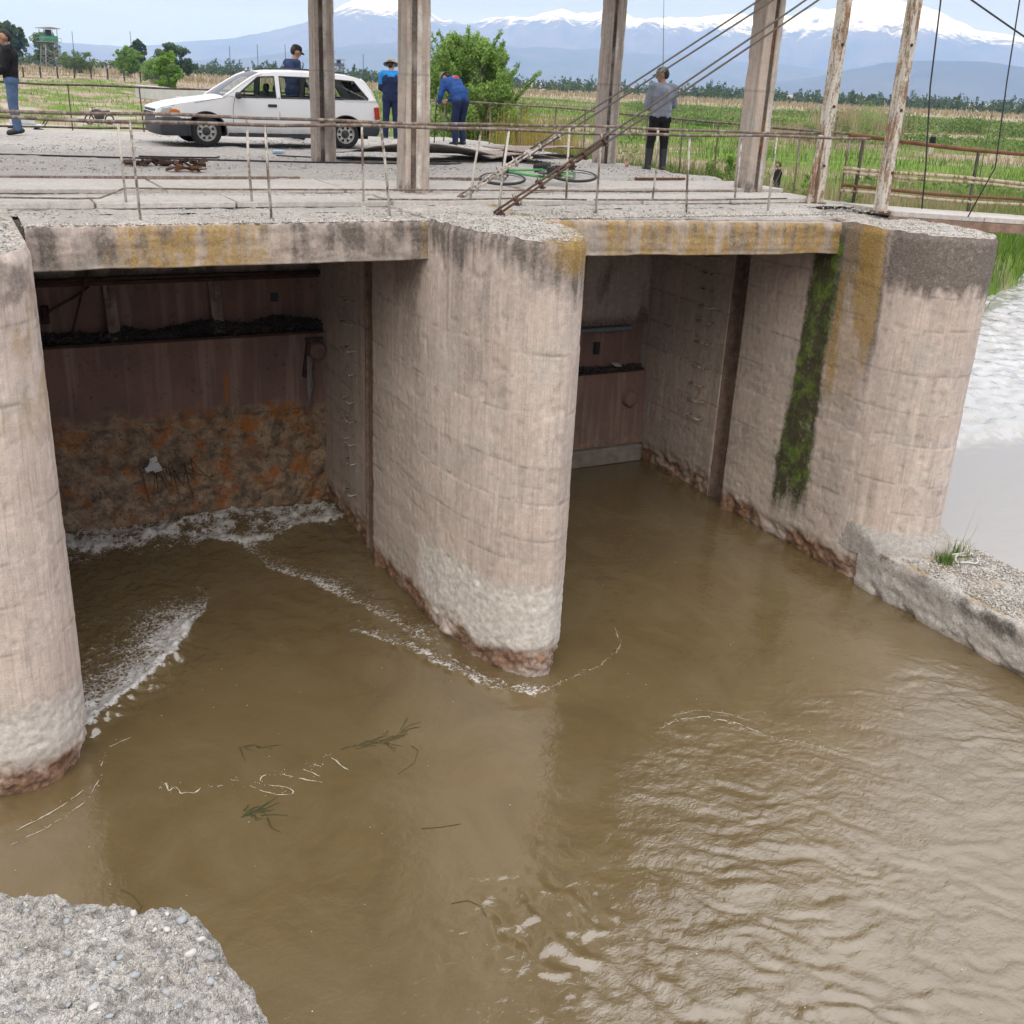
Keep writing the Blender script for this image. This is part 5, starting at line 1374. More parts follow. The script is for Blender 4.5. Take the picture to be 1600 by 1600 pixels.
def tuft(x, y, z, n, h, lab, seed):
    rs = np.random.default_rng(seed)
    px, py = rs.normal(x, .055, n), rs.normal(y, .07, n)
    col = ramp3(rs.random(n), (.05, .12, .012), (.11, .22, .03), (.30, .28, .12))
    V, F, C = blades(px, py, np.full(n, z), h*rs.uniform(.4, 1.1, n), rs.uniform(.006, .012, n), col, rs, .55)
    tag(np_obj('grass_tuft', V, F, M['grass'], None, False, {'col': C}), lab, 'grass')
tuft(10.62, 8.42, -4.02, 170, .17, 'green grass tuft at the foot of the mossy pier', 3)
tuft(10.98, 8.50, -4.02, 60, .24, 'dry pale grass tuft on the ledge beside the green tuft', 4)
sk = MB()
sk.tube([(10.95, 8.52, -4.0), (11.05, 8.52, -3.6), (11.22, 8.56, -3.2)], [.004, .003, .0015], 4).tube([(11.0, 8.5, -4.0), (11.06, 8.44, -3.7), (11.1, 8.4, -3.45)], [.003, .003, .0015], 4)
tag(sk.build('dry_stalk', M['leaf_stalk'] if 'leaf_stalk' in M else simple('stalk', (.35, .31, .20), .8)), 'thin dry stalk standing on the ledge', 'stalk')
rp = MB()
pts = [(10.92+.16*math.cos(t)+.03*math.sin(3*t), 8.36+.12*math.sin(t)+.02*math.cos(2*t), -3.985+.012*math.sin(5*t)) for t in np.linspace(0, 5.6, 26)]
rp.tube(pts, .013, 6).tube([(10.80, 8.52, -3.98), (10.95, 8.46, -3.96), (11.05, 8.50, -3.98), (11.12, 8.42, -3.98)], .014, 6)
tag(rp.build('frayed_rope', simple('old_rope', (.50, .49, .46), .9, 0, .2, 60)), 'loop of old whitish rope beside the grass tuft', 'rope')
# weed drifting on the river
def drift(name, lab, path, n, spread, seed, mat):
    rs = np.random.default_rng(seed); mb = MB()
    P = np.array(path)
    for i in range(n):
        k = rs.integers(0, len(P)-1); t = rs.random()
        c = P[k]*(1-t)+P[k+1]*t; a = math.atan2(*(P[k+1]-P[k])[::-1])+rs.normal(0, .45); l = rs.uniform(.08, .26)
        q = rs.normal(0, spread, 2); mm = rs.normal(0, .02, 2)
        s = (c[0]+q[0], c[1]+q[1]); e = (s[0]+math.cos(a)*l, s[1]+math.sin(a)*l)
        m = ((s[0]+e[0])/2+mm[0], (s[1]+e[1])/2+mm[1])
        mb.tube([(s[0], s[1], WZ+.004), (m[0], m[1], WZ+.008), (e[0], e[1], WZ+.003)], [.004, .0035, .002], 4)
    tag(mb.build(name, mat), lab, 'water weed')
wm = simple('weed', (.085, .07, .022), .7, 0, .3, 20); wg = simple('weed_green', (.045, .055, .014), .7, 0, .3, 20)
drift('floating_weed', 'feathery brown weed branch drifting in mid-river', [(2.70, 8.33), (2.9, 8.33), (3.12, 8.3), (3.40, 8.44)], 34, .028, 1, wm)
drift('floating_weed', 'dark green clump of weed floating nearest the foreground slab', [(1.60, 7.70), (1.68, 7.74), (1.76, 7.64)], 16, .03, 2, wg)
drift('floating_weed', 'faint small weed left of the long weed branch', [(1.84, 8.74), (2.05, 8.64)], 9, .03, 3, wm)
for i, (lab, pth) in enumerate((('single curved weed stem floating below the weed branch', [(3.05, 7.75), (3.25, 7.85), (3.36, 8.02), (3.33, 8.12)]), ('thin weed stem floating near the middle foreground', [(2.95, 6.95), (3.1, 6.9), (3.28, 6.87)]), ('fine curled weed stem beside the foreground slab', [(.55, 7.2), (.62, 7.1), (.66, 6.95), (.60, 6.85)]), ('dark weed thread floating lower middle', [(2.82, 6.02), (2.95, 6.0), (3.02, 5.9), (3.0, 5.75)]))):
    tag(MB().tube([(a, b, WZ+.005) for a, b in pth], .004, 4).build('weed_stem', wm), lab, 'water weed')
# ================================================================== railings
def railing_row(name, label, y, posts, top, x0, x1, lower, seed, lean=None, base=-.03):
    rs = random.Random(seed)
    root = thing(name, label, 'railing')
    for i, px in enumerate(posts):
        lx, ly = rs.gauss(0, .018), rs.gauss(0, .012)
        if lean and i in lean: lx += lean[i]
        bow = rs.gauss(0, .01)
        MB().tube([(px+lx*-.6, y, base), (px+lx*.0+bow, y+ly*.5, .42), (px+lx, y+ly, top-.01)], .0135, 6).lathe([(.016, base), (.035, base+.004), (.035, base+.012), (.016, base+.022)], (px+lx*-.6, y, 0), 'z', 8).build('post', M['post'], root)
    xs = np.arange(x0, x1+.01, .4)
    MB().tube([(a, y+.006*math.sin(a*2.1+seed), top+.010*math.sin(a*1.3+seed)+.006*math.sin(a*3.7)) for a in xs], .0165, 8).build('top_rail', M['rail'], root)
    for pts in lower: MB().tube(pts, .010, 6).build('lower_rail', M['rail'], root)
    return root
railing_row('railing', 'thin peeling railing along the very edge of the deck', 10.82, [-2.1, -.85, .40, 1.64, 2.88, 4.10, 5.42, 6.62, 7.86, 9.10], .86, -3, 10.95,
            [[(3.9, 10.84, .16), (4.8, 10.84, .15), (5.6, 10.84, .16), (6.5, 10.84, .14)], [(6.6, 10.84, .14), (8, 10.84, .13), (9.4, 10.84, .14)]], 2, {6: .07})
railing_row('railing', 'inner peeling railing one step behind the deck-edge railing', 11.74, [-2.1, -.85, .42, 1.66, 2.93, 4.17, 5.52, 6.75, 8.0, 9.3], .875, -3, 10.75,
            [[(-3, 11.72, .12), (.5, 11.72, .10), (1.2, 11.72, .085), (1.42, 11.72, .09), (1.66, 11.72, .185), (2.5, 11.72, .17), (4.4, 11.72, .165), (6, 11.72, .155), (7.6, 11.72, .14), (9.3, 11.72, .14)]], 5, {6: .10})
def rail_line(name, label, pts, top, npost, seed, mat, r=.02, mids=(), base=-.1):
    rs = random.Random(seed); root = thing(name, label, 'railing')
    P = [Vector(p) for p in pts]
    seg = [(b-a).length for a, b in zip(P[:-1], P[1:])]; L = sum(seg)
    def at(t):
        d = t*L
        for a, b, s in zip(P[:-1], P[1:], seg):
            if d <= s: return a+(b-a)*(d/s)
            d -= s
        return P[-1]
    for i in range(npost):
        q = at(i/(npost-1)); l = rs.gauss(0, .02)
        MB().box((q.x+l*.3, q.y, q.z+(top+base)/2), (.024, .024, top-base), rotm(rs.gauss(0, .02), rs.gauss(0, .02), 0), .003).build('post', mat, root)
    for h in (top,)+tuple(mids):
        MB().tube([at(t)+Vector((0, 0, h+rs.gauss(0, .006))) for t in np.linspace(0, 1, 16)], r, 7).build('rail', mat, root)
    return root
M['darkrail'] = rusty('dark_rail', (.055, .045, .04), (.13, .11, .10), .1)
rail_line('railing', 'dark iron railing along the far left edge of the deck', [(-3, 24.95, -.05), (8.2, 24.85, -.05)], .93, 9, 3, M['darkrail'], .02, (.12,))
rail_line('railing', 'thin iron railing along the deck edge behind the man in grey', [(9.2, 23.6, -.05), (10.9, 22.6, -.05), (11.5, 20.4, -.05), (11.75, 16.6, -.08), (11.75, 12.4, -.08)], .93, 13, 4, M['rail'], .018)

# ------------------------------------------------------------------ footbridge to the right bank
fb = thing('footbridge', 'narrow footbridge with pale slab leaving the mossy pier to the right', 'footbridge')
def fz(x): return .0-.058*(x-11)
for i in range(6):
    xa, xb = 10.95+i*1.7, 10.95+(i+1)*1.7
    xm = (xa+xb)/2
    MB().box((xm, 11.02, fz(xm)-.03), (1.67, .95, .07), rotm(0, .058, 0), .008, .003).build('slab', M['concrete_slab'], fb)
MB().box((16.0, 10.56, fz(16)-.13), (10.2, .07, .12), rotm(0, .058, 0), .005).build('girder', rusty('girder_rust', (.30, .20, .15)), fb)
MB().box((16.0, 11.42, fz(16)-.15), (10.2, .07, .14), rotm(0, .058, 0), .005).build('girder', M['rust'], fb)
M['railpale'] = rusty('pale_rail', (.23, .13, .075), (.50, .43, .32), .35)
for h, r, mt in ((.86, .028, 'rust'), (.46, .024, 'railpale'), (.40, .022, 'railpale'), (.22, .022, 'rust'), (.15, .022, 'railpale')):
    MB().tube([(x, 11.50, fz(x)+h+.012*math.sin(x*1.7+h*9)) for x in np.arange(10.9, 21.2, .5)], r, 7).build('rail', M[mt], fb)
for x in (11.15, 13.4, 15.6, 17.8, 20): MB().box((x, 11.50, fz(x)+.42), (.035, .035, .9), rotm(0, random.gauss(0, .02), 0), .003).build('post', M['darkrail'], fb)

# ------------------------------------------------------------------ peeling steel poles, wires and guy ropes
def pole(x, y, label, w=.16, base=-.03, lean=0.0):
    root = thing('steel_pole', label, 'pole', (x, y, base))
    h = 3.1
    n = 60
    sec = [(-w/2, -w/2), (w/2, -w/2), (w/2, w/2), (w*.30, w/2), (w*.30, -w/2+.03), (-w*.30, -w/2+.03), (-w*.30, w/2), (-w/2, w/2)]
    MB().prism([(a, b) for a, b in sec], 0, h, 'xy').build('channel', M['polepaint'], root)
    MB().box((0, 0, .012), (w*1.5, w*1.5, .02), None, .003).build('base_plate', M['rust'], root)
    for z in (.5, 1.25, 2.0): MB().lathe([(0, -w/2-.018), (.018, -w/2-.018), (.02, -w/2)], (random.uniform(-.03, .03), 0, z), 'y', 8).build('bolt', M['darkrust'], root)
    return root
pole(10.68, 11.72, 'peeling white steel pole left of the two, beside the slotted column', .135)
pole(10.86, 10.70, 'peeling rust-streaked steel pole right of the two, nearest the pier top', .128)
MB_ = MB()
tag(MB().box((10.52, 11.66, .42), (.055, .055, .88), rotm(0, .06, 0), .005).build('short_post', M['polepaint']), 'short leaning peeling post against the foot of the left pole', 'post')
def rope(name, lab, pts, r, mat='cable', cat='cable'):
    return tag(MB().tube(pts, r, 6).build(name, M[mat]), lab, cat)
def sag(a, b, s, n=14):
    a, b = Vector(a), Vector(b); return [a.lerp(b, t)-Vector((0, 0, s*4*t*(1-t))) for t in np.linspace(0, 1, n)]
def guy(base, top, off, label, seed, metal):
    """anchor bar with clamps carrying a doubled wire rope"""
    root = thing('guy_anchor', label, 'guy rope', (0, 0, 0))
    A, B = Vector(base), Vector(top); d = (B-A).normalized()
    rs = random.Random(seed)
    side = Vector((0, 1, 0)); up = d.cross(side).normalized()
    for s in (-1, 1):
        MB().tube([A+up*.016*s+side*.02*s, A+d*.75+up*.014*s+side*.02*s, A+d*1.5+up*.014*s], .013, 7).build('anchor_bar', metal, root)
        MB().tube(sag(A+d*1.1+up*.03*s, B+up*off*s, .012), .0115, 6).build('wire_rope', M['cable'], root)
    for i, t in enumerate((.28, .62, .86, 1.05, 1.22, 1.50)):
        c = A+d*t
        m = Matrix((d, side, up)).transposed()
        b = MB().box(c, (.028, .075, .055), m, .004)
        for q in (-1, 1): b.tube([c+side*.034*q-up*.065, c+side*.034*q+up*.06], .006, 6)
        b.box(c-up*.055, (.04, .09, .015), m, .003)
        b.build('rope_clamp', metal, root)
    for i in range(2):
        c = A+side*(.03*(2*i-1))
        MB().tube([c, c+Vector((.05, 0, .05)), c+Vector((.09, 0, .0)), c+Vector((.09, .0, -.04))], .012, 6).build('hook', metal, root)
    return root
guy((5.27, 10.66, .02), (9.75, 10.66, 2.68), .045, 'rusty clamped guy rope anchored nearest the deck edge', 3, rusty('anchor_rust', (.13, .085, .065)))
guy((5.43, 12.0, .03), (9.95, 12.0, 2.62), .05, 'paler clamped guy rope anchored behind the front one', 7, M['post'])
rope('hanging_wire', 'dark wire hanging left of the two near the right edge', [(10.52, 10.05, 3.0), (10.55, 10.0, 2.4), (10.62, 10.0, 1.5), (10.78, 10.0, .6), (10.84, 10.0, .10)], .010, 'wire', 'wire')
rope('hanging_wire', 'dark wire hanging closest to the right picture edge', [(11.83, 10.0, 3.0), (11.84, 10.0, 2.5), (11.90, 10.0, 1.6), (12.0, 10.0, .6), (12.03, 10.3, -.05)], .009, 'wire', 'wire')
rope('slanting_cable', 'dark cable slanting down across the upper right corner', sag((10.2, 10, 2.75), (14, 10, 1.5), .02), .011, 'wire')

# ------------------------------------------------------------------ deck litter
def plate(name, lab, c, d, rz, tilt, mat, curl=0.0, cat='plate'):
    nx, ny = 24, 10
    xs = np.linspace(-d[0]/2, d[0]/2, nx); ys = np.linspace(-d[1]/2, d[1]/2, ny)
    X, Y = np.meshgrid(xs, ys)
    Z = curl*np.clip(-ys[:, None]/d[1]+.5, 0, 1)**1.5*np.cos(X/d[0]*2.6)+.008*fbm(X*3, Y*3, 2, 3)
    top = np.stack([X, Y, Z+.006], -1); bot = np.stack([X, Y, Z-.006], -1)
    f = grid_faces(ny, nx); V = np.concatenate([top.reshape(-1, 3), bot.reshape(-1, 3)])
    F = np.concatenate([f, f[:, ::-1]+nx*ny])
    b = [i for i in range(nx)]+[i*nx+nx-1 for i in range(1, ny)]+[(ny-1)*nx+i for i in range(nx-2, -1, -1)]+[i*nx for i in range(ny-2, 0, -1)]
    S = [(b[(i+1) % len(b)], b[i], b[i]+nx*ny, b[(i+1) % len(b)]+nx*ny) for i in range(len(b))]
    o = np_obj(name, V, np.concatenate([F, np.array(S)]), mat, None, True)
    o.location = c; o.rotation_euler = (tilt, 0, rz)
    return tag(o, lab, cat)
pk = rusty('pink_plate', (.30, .21, .17), (.42, .36, .32), .2)
plate('steel_plate', 'buckled steel plate with a dark gap beneath, right of the middle column', (7.05, 17.6, .13), (2.6, 1.3), -.05, 0, simple('plate_grey', (.30, .28, .26), .7, 0, .25, 5), .22)
plate('steel_plate', 'pinkish rusty steel plate lying behind the bicycle', (8.9, 17.9, .12), (1.5, 1.6), .15, .03, pk, .10)
plate('steel_plate', 'tilted reddish steel plate left of the third column', (10.35, 18.9, .16), (2.2, 1.1), .25, .06, rusty('red_plate', (.27, .17, .13), (.36, .30, .27), .1), .12)
sc = MB(); rs = random.Random(3)
for i in range(40): sc.box((2.80+rs.gauss(0, .24), 16.15+rs.gauss(0, .09), .05+rs.random()*.07), (rs.uniform(.04, .16), rs.uniform(.03, .10), .03), rotm(rs.gauss(0, .3), rs.gauss(0, .3), rs.uniform(0, 3)), 0, .006)
tag(sc.build('scrap_heap', M['darkrust']), 'small heap of dark scrap on the deck in front of the car bonnet', 'scrap')
sc = MB()
for i in range(9): sc.box((3.05+rs.gauss(0, .17), 15.32+rs.gauss(0, .06), .06+rs.random()*.05), (rs.uniform(.08, .28), rs.uniform(.03, .07), .02), rotm(rs.gauss(0, .2), rs.gauss(0, .3), rs.uniform(-.7, .7)), 0, .006)
tag(sc.build('scrap_heap', M['rust']), 'rusty scrap strips lying at the recess on the deck', 'scrap')
bt = MB()
bt.lathe([(0, 0), (.03, 0), (.033, .01), (.031, .08), (.033, .16), (.028, .19), (.012, .22), (.012, .24), (0, .24)], (0, 0, 0), 'x', 12)
bo = bt.build('plastic_bottle', simple('bottle_blue', (.45, .58, .75), .2, 0, .15, 20)); bo.location = (4.98, 18.4, .09); bo.rotation_euler = (0, 0, .3)
tag(bo, 'crushed pale blue plastic bottle on the gravel below the car door', 'bottle')
rope('loose_hose', 'thin dark hose lying on the deck before the scrap heap', [(2.7, 17.4, .07), (3.2, 17.25, .075), (3.8, 17.3, .07), (3.9, 17.5, .07)], .014, 'wire', 'hose')
rope('loose_cable', 'long dark cable lying across the deck gravel', [(-2, 18.0, .05), (1, 17.6, .06), (3.2, 17.1, .06), (5, 16.7, .065), (7, 16.6, .065), (7.6, 16.7, .06)], .014, 'wire', 'cable')
rope('loose_cable', 'short dark cable lying on the deck beyond the second column', [(4.9, 17.9, .07), (5.6, 17.5, .07), (7.4, 17.05, .07), (8.4, 17.0, .06)], .012, 'wire', 'cable')
rope('rusty_bar', 'rusty flat bar lying on the deck right of the bicycle', [(9.6, 14.6, .03), (10.5, 14.55, .035)], .02, 'rust', 'bar')
# loose stones on the deck
stm = []
for i in range(4):
    bm = bmesh.new(); bmesh.ops.create_icosphere(bm, subdivisions=1, radius=1)
    for v in bm.verts: v.co *= 1+.3*float(perlin(v.co.x*1.2+i*5, v.co.y*1.2, v.co.z*1.2)); v.co.z *= .6
    me = bpy.data.meshes.new('stone'); bm.to_mesh(me); bm.free(); me.materials.append(M['concrete_slab']); stm.append(me)
# gravel scatter on the deck and the pier tops: nobody could count it
def gravel(name, n, fn, smin, smax, mat, lab, seed):
    rs = np.random.default_rng(seed)
    base = np.array([(1, 0, 0), (-1, 0, 0), (0, 1, 0), (0, -1, 0), (0, 0, .7), (0, 0, -.7)], float)
    tri = np.array([(0, 2, 4), (2, 1, 4), (1, 3, 4), (3, 0, 4), (2, 0, 5), (1, 2, 5), (3, 1, 5), (0, 3, 5)])
    pts = fn(rs, n); n = len(pts)
    s = rs.uniform(smin, smax, n)**1.0
    a = rs.uniform(0, 6.283, n); k = rs.uniform(.6, 1.4, (n, 6, 1))
    B = base[None]*k*s[:, None, None]
    ca, sa = np.cos(a)[:, None], np.sin(a)[:, None]
    V = np.stack([B[..., 0]*ca-B[..., 1]*sa, B[..., 0]*sa+B[..., 1]*ca, B[..., 2]], -1)+pts[:, None]
    F = tri[None]+(np.arange(n)*6)[:, None, None]
    tag(np_obj(name, V.reshape(-1, 3), F.reshape(-1, 3), mat, None, False, {'tone': np.repeat(rs.random(n), 6)}), lab, 'gravel', kind='stuff')
def gm():
    n = NT('gravel_stones'); t = n.attr('tone', 'Fac')
    return n.fin(n.mix(t, (.20, .19, .18), (.58, .55, .51)), .9, Specular_IOR_Level=.2)
M['gravel'] = gm()
def g_deck(rs, n):
    x = rs.uniform(-2.5, 11.2, n); y = 10.55+rs.random(n)**1.3*13
    f = fbm(x*.7, y*.7, 4, 3); k = (f > -.15) & ~((y > 11.7) & (y < 12.35)) & ~((y > 13.2) & (y < 14.35) & (rs.random(n) < .8))
    x, y = x[k], y[k]
    z = np.where(y < 11.28, -.015, -.015+.06*sst(14.5, 14.65, y))
    return np.stack([x, y, z], -1)
gravel('deck_gravel', 16000, g_deck, .006, .017, M['gravel'], 'loose gravel lying over the deck', 5)
def g_tops(rs, n):
    q = rs.choice(3, n); cx = np.array([-.07, 5.08, 10.70])[q]; b = np.array([.62, 1.9, 1.0])[q]; cy = np.array([9.32, 10.6, 9.8])[q]; zt = np.array([0, 0, -.1])[q]
    x = cx+rs.uniform(-.6, .6, n); y = rs.uniform(8.6, 11.0, n)
    k = np.hypot((x-cx)/.6, np.minimum(y-cy, 0)/(b-.06)) < 1
    return np.stack([x[k], y[k], zt[k]+.004], -1)
gravel('pier_top_gravel', 6500, g_tops, .005, .015, M['gravel'], 'loose gravel on the pier tops', 8)
# crumbling kerb edge of the deck: loose chips along the beam
def g_edge(rs, n):
    x = rs.uniform(.6, 10.1, n); y = 10.53+np.abs(rs.normal(0, .05, n)); return np.stack([x, y, np.full(n, -.02)], -1)
gravel('edge_chips', 2600, g_edge, .006, .02, M['gravel'], 'chips of broken concrete along the beam edge', 9)

def g_ledge(rs, n):
    x = rs.uniform(10.16, 11.36, n); y = rs.uniform(4.5, 9.0, n); k = np.hypot(x-10.85, y-9.45) > 1.0
    return np.stack([x[k], y[k], np.full(k.sum(), -4.012)], -1)
gravel('ledge_gravel', 9000, g_ledge, .006, .020, M['gravel'], 'gravel bedded in the top of the ledge', 10)
# ================================================================== the white estate car
def inpoly(x, y, poly):
    c = np.zeros(np.shape(x), bool); n = len(poly); j = n-1
    for i in range(n):
        xi, yi = poly[i]; xj, yj = poly[j]
        t = ((yi > y) != (yj > y)) & (x < (xj-xi)*(y-yi)/((yj-yi) if abs(yj-yi) > 1e-9 else 1e-9)+xi)
        c ^= t; j = i
    return c
def car():
    root = thing('estate_car', 'white estate car with black bumpers parked on the deck', 'car', (3.44, 20.66, .05)); root.scale = (.935, .935, .90)
    paint = NT('white_paint'); p = paint.pos(True)
    z = paint.n('ShaderNodeSeparateXYZ', 2, Vector=p)
    dirt = paint.math('MULTIPLY', paint.ramp(z, .52, .24), paint.ramp(paint.noise(p, 7, 5, .7), .3, .7, .3, 1))
    paint.fin(paint.mix(paint.math('MULTIPLY', dirt, .65), (.84, .85, .87), (.34, .31, .27)), paint.ramp(dirt, 0, .6, .28, .8), 0, Coat_Weight=.4, Coat_Roughness=.08)
    paint = paint.m
    black = simple('bumper_plastic', (.035, .038, .045), .6, 0, .2, 20)
    rubber = simple('tyre_rubber', (.022, .022, .023), .8, 0, .3, 30, .002)
    inter = simple('car_interior', (.035, .036, .04), .85, 0, .3, 12)
    glass = NT('car_glass')
    gt = glass.t
    tr = gt.nodes.new('ShaderNodeBsdfTransparent'); tr.inputs[0].default_value = (.80, .84, .83, 1)
    gl = gt.nodes.new('ShaderNodeBsdfGlossy'); gl.inputs['Roughness'].default_value = .02
    fr = gt.nodes.new('ShaderNodeFresnel'); fr.inputs[0].default_value = 1.5
    mx = gt.nodes.new('ShaderNodeMixShader')
    gt.links.new(fr.outputs[0], mx.inputs[0]); gt.links.new(tr.outputs[0], mx.inputs[1]); gt.links.new(gl.outputs[0], mx.inputs[2]); gt.links.new(mx.outputs[0], glass.out.inputs[0])
    glass = glass.m
    tint = NT('tinted_glass').fin((.012, .014, .018), .05, 0)
    L = 4.26; W = .84
    top = np.array([(0, .60), (.03, .665), (.10, .70), (.35, .765), (.70, .83), (1.02, .875), (1.20, .905), (1.22, .915), (1.55, 1.14), (1.82, 1.305), (1.98, 1.365), (2.2, 1.395), (2.7, 1.415), (3.3, 1.405), (3.7, 1.375), (3.86, 1.345), (3.93, 1.30), (4.10, 1.08), (4.22, .88), (4.25, .80), (4.26, .55)])
    belt = lambda x: .905+.012*(x-1.2)
    FW, RW, WR = .865, 3.535, .285
    def tz(x): return np.interp(x, top[:, 0], top[:, 1])
    def hw(x, zq):
        """half width of the body"""
        nose = .60+.24*np.clip(x/.45, 0, 1)**.5
        tail = .70+.14*np.clip((L-x)/.30, 0, 1)**.5
        w = np.minimum(np.minimum(nose, tail), W)
        w = w-.05*np.clip((.42-zq)/.25, 0, 1)**2-.014*((zq-.62)/.3)**2*(zq < .92)
        b = belt(x)
        return np.where(zq > b, w-.015-.36*(zq-b), w)
    win = {'front_door_window': [(1.42, .925), (1.76, 1.20), (1.88, 1.295), (2.18, 1.315), (2.18, .932)],
           'rear_door_window': [(2.28, .934), (2.28, 1.318), (3.10, 1.318), (3.10, .94)],
           'quarter_window': [(3.21, .942), (3.21, 1.312), (3.74, 1.285), (4.00, .965), (3.98, .95)]}
    nx, nz = 216, 66
    xs = np.linspace(0, L, nx)
    for sgn in (-1, 1):
        X = np.broadcast_to(xs, (nz, nx)); t = np.linspace(0, 1, nz)[:, None]
        zb = .20+.03*np.clip((.3-X)/.3, 0, 1)+.05*np.clip((X-3.95)/.3, 0, 1)
        Z = zb+(tz(X)-zb)*t
        Yv = sgn*hw(X, Z)
        P = np.stack([X, Yv, Z], -1).reshape(-1, 3)
        f = grid_faces(nz, nx); fc = P[f].mean(1)
        keep = np.ones(len(f), bool)
        for w_ in win.values(): keep &= ~inpoly(fc[:, 0], fc[:, 2], w_)
        for wx in (FW, RW): keep &= np.hypot(fc[:, 0]-wx, fc[:, 2]-.285) > WR+.075
        keep &= ~((fc[:, 0] < .66) & (fc[:, 2] < .515)) & ~((fc[:, 0] > 3.86) & (fc[:, 2] < .50))
        f = f[keep]
        np_obj('side_panel', P, f if sgn < 0 else f[:, ::-1], paint, root, True)
        for nm, w_ in win.items():
            pl = np.array(w_); yy = sgn*(hw(pl[:, 0], pl[:, 1])-.008)
            me = bpy.data.meshes.new(nm); me.from_pydata([(a, y, b) for (a, b), y in zip(w_, yy)], [], [tuple(range(len(w_)))])
            me.materials.append(tint if nm == 'quarter_window' and False else glass)
            wo_ = link(bpy.data.objects.new(nm, me), root)
            ring = [Vector((a, sgn*(float(hw(np.array(a), np.array(b)))+.002), b)) for a, b in w_]; ring.append(ring[0])
            MB().tube(ring, .014, 6).build('window_seal', black, wo_)
        # wheel arch lips
        for wx in (FW, RW):
            pts = [(wx+(WR+.073)*math.cos(a), sgn*(float(hw(np.array(wx), np.array(.5)))+.004), .285+(WR+.073)*math.sin(a)) for a in np.linspace(-.15, math.pi+.15, 26)]
            MB().tube(pts, .012, 6).build('wheel_arch', black, root)
            well = [(wx+(WR+.07)*math.cos(a), .285+(WR+.07)*math.sin(a)) for a in np.linspace(-.1, math.pi+.1, 20)]
            vs = [(a, sgn*.80, b) for a, b in well]+[(a, sgn*.45, b) for a, b in well]
            k = len(well); fs = [(i, i+1, k+i+1, k+i) for i in range(k-1)]+[tuple(range(k, 2*k))]
            me = bpy.data.meshes.new('wheel_well'); me.from_pydata(vs, [], fs); me.materials.append(inter); link(bpy.data.objects.new('wheel_well', me), root)
        # seams, rubbing strip, sill, handles, lamps
        def seam(pts, r=.0045): MB().tube([(a, sgn*(float(hw(np.array(a), np.array(b)))+.0005), b) for a, b in pts], r, 5).build('door_seam', black, root)
        seam([(1.40, .90), (1.36, .70), (1.36, .45), (1.42, .27)]); seam([(2.235, .93), (2.235, .60), (2.235, .27)]); seam([(3.14, .93), (3.14, .70), (3.10, .55), (2.95, .30)]); seam([(1.44, .27), (2.3, .265), (2.95, .28)], .004)
        seam([(1.22, .905), (.7, .80), (.30, .735), (.10, .685)], .004)
        for i, hx in enumerate((2.10, 3.00)):
            hy = sgn*(float(hw(np.array(hx), np.array(.78)))+.006)
            MB().box((hx, hy, .785), (.17, .02, .055), None, .008).build('door_handle', black, root)
        MB().prism([(1.26, .20), (3.16, .20), (3.14, .265), (1.27, .265)], sgn*.795, sgn*.815).build('sill', black, root)
        st = [(x, float(hw(np.array(x), np.array(.50)))) for x in np.linspace(3.92, 4.26, 6)]
        MB().box((1.45, sgn*.93, .955), (.12, .17, .12), rotm(0, 0, sgn*.25), .03).build('wing_mirror', black, root)
        MB().prism([(.055, .585), (.26, .60), (.30, .66), (.24, .70), (.10, .672)], sgn*.70, sgn*.80).build('headlamp', simple('lamp_glass', (.55, .56, .58), .15, .3, .1, 20), root)
        MB().prism([(.20, .575), (.40, .595), (.395, .645), (.33, .672), (.24, .665)], sgn*.745, sgn*.832).build('indicator_lamp', simple('orange_lamp', (.62, .17, .02), .25, 0, .1, 20), root)
        tl = MB().box((4.185, sgn*.745, .70), (.10, .16, .24), rotm(0, -.10, 0), .015); tl.build('tail_lamp', simple('red_lamp', (.42, .025, .02), .25, 0, .2, 20), root)
    # upper skin: bonnet, windscreen, roof, tailgate
    def strip(name, x0, x1, mat, n=30, k=13, inset=0.0, lift=0.0):
        xs2 = np.linspace(x0, x1, n); v = np.linspace(-1, 1, k)
        X, Vv = np.meshgrid(xs2, v)
        zt = tz(X); Wd = hw(X, zt)-inset
        Zc = zt+lift+.035*(1-Vv**2)*np.clip((X-.05)/.3, 0, 1)
        Zc = Zc-.012*(np.abs(Vv) > .99)
        o = grid_obj(name, np.stack([X, Vv*Wd, Zc], -1), mat, root, True); return o
    strip('bonnet', .0, 1.215, paint); strip('roof', 1.955, 3.90, paint); strip('tailgate', 4.13, 4.26, paint, 10)
    strip('windscreen', 1.215, 1.955, glass, 16, 13, .05, .004); strip('rear_window', 3.90, 4.13, tint, 10, 13, .04, .004)
    for s in (-1, 1):
        a = [(x, s*(float(hw(np.array(x), np.array(tz(x))))-.02), float(tz(x))+.002) for x in np.linspace(1.20, 1.97, 9)]
        MB().tube(a, .028, 6).build('windscreen_pillar', paint, root)
        a = [(x, s*(float(hw(np.array(x), np.array(tz(x))))-.02), float(tz(x))) for x in np.linspace(3.88, 4.15, 5)]
        MB().tube(a, .028, 6).build('tailgate_pillar', paint, root)
        MB().tube([(x, s*.50, float(tz(x))+.055) for x in np.linspace(2.15, 3.7, 9)], .012, 6).build('roof_rail', black, root)
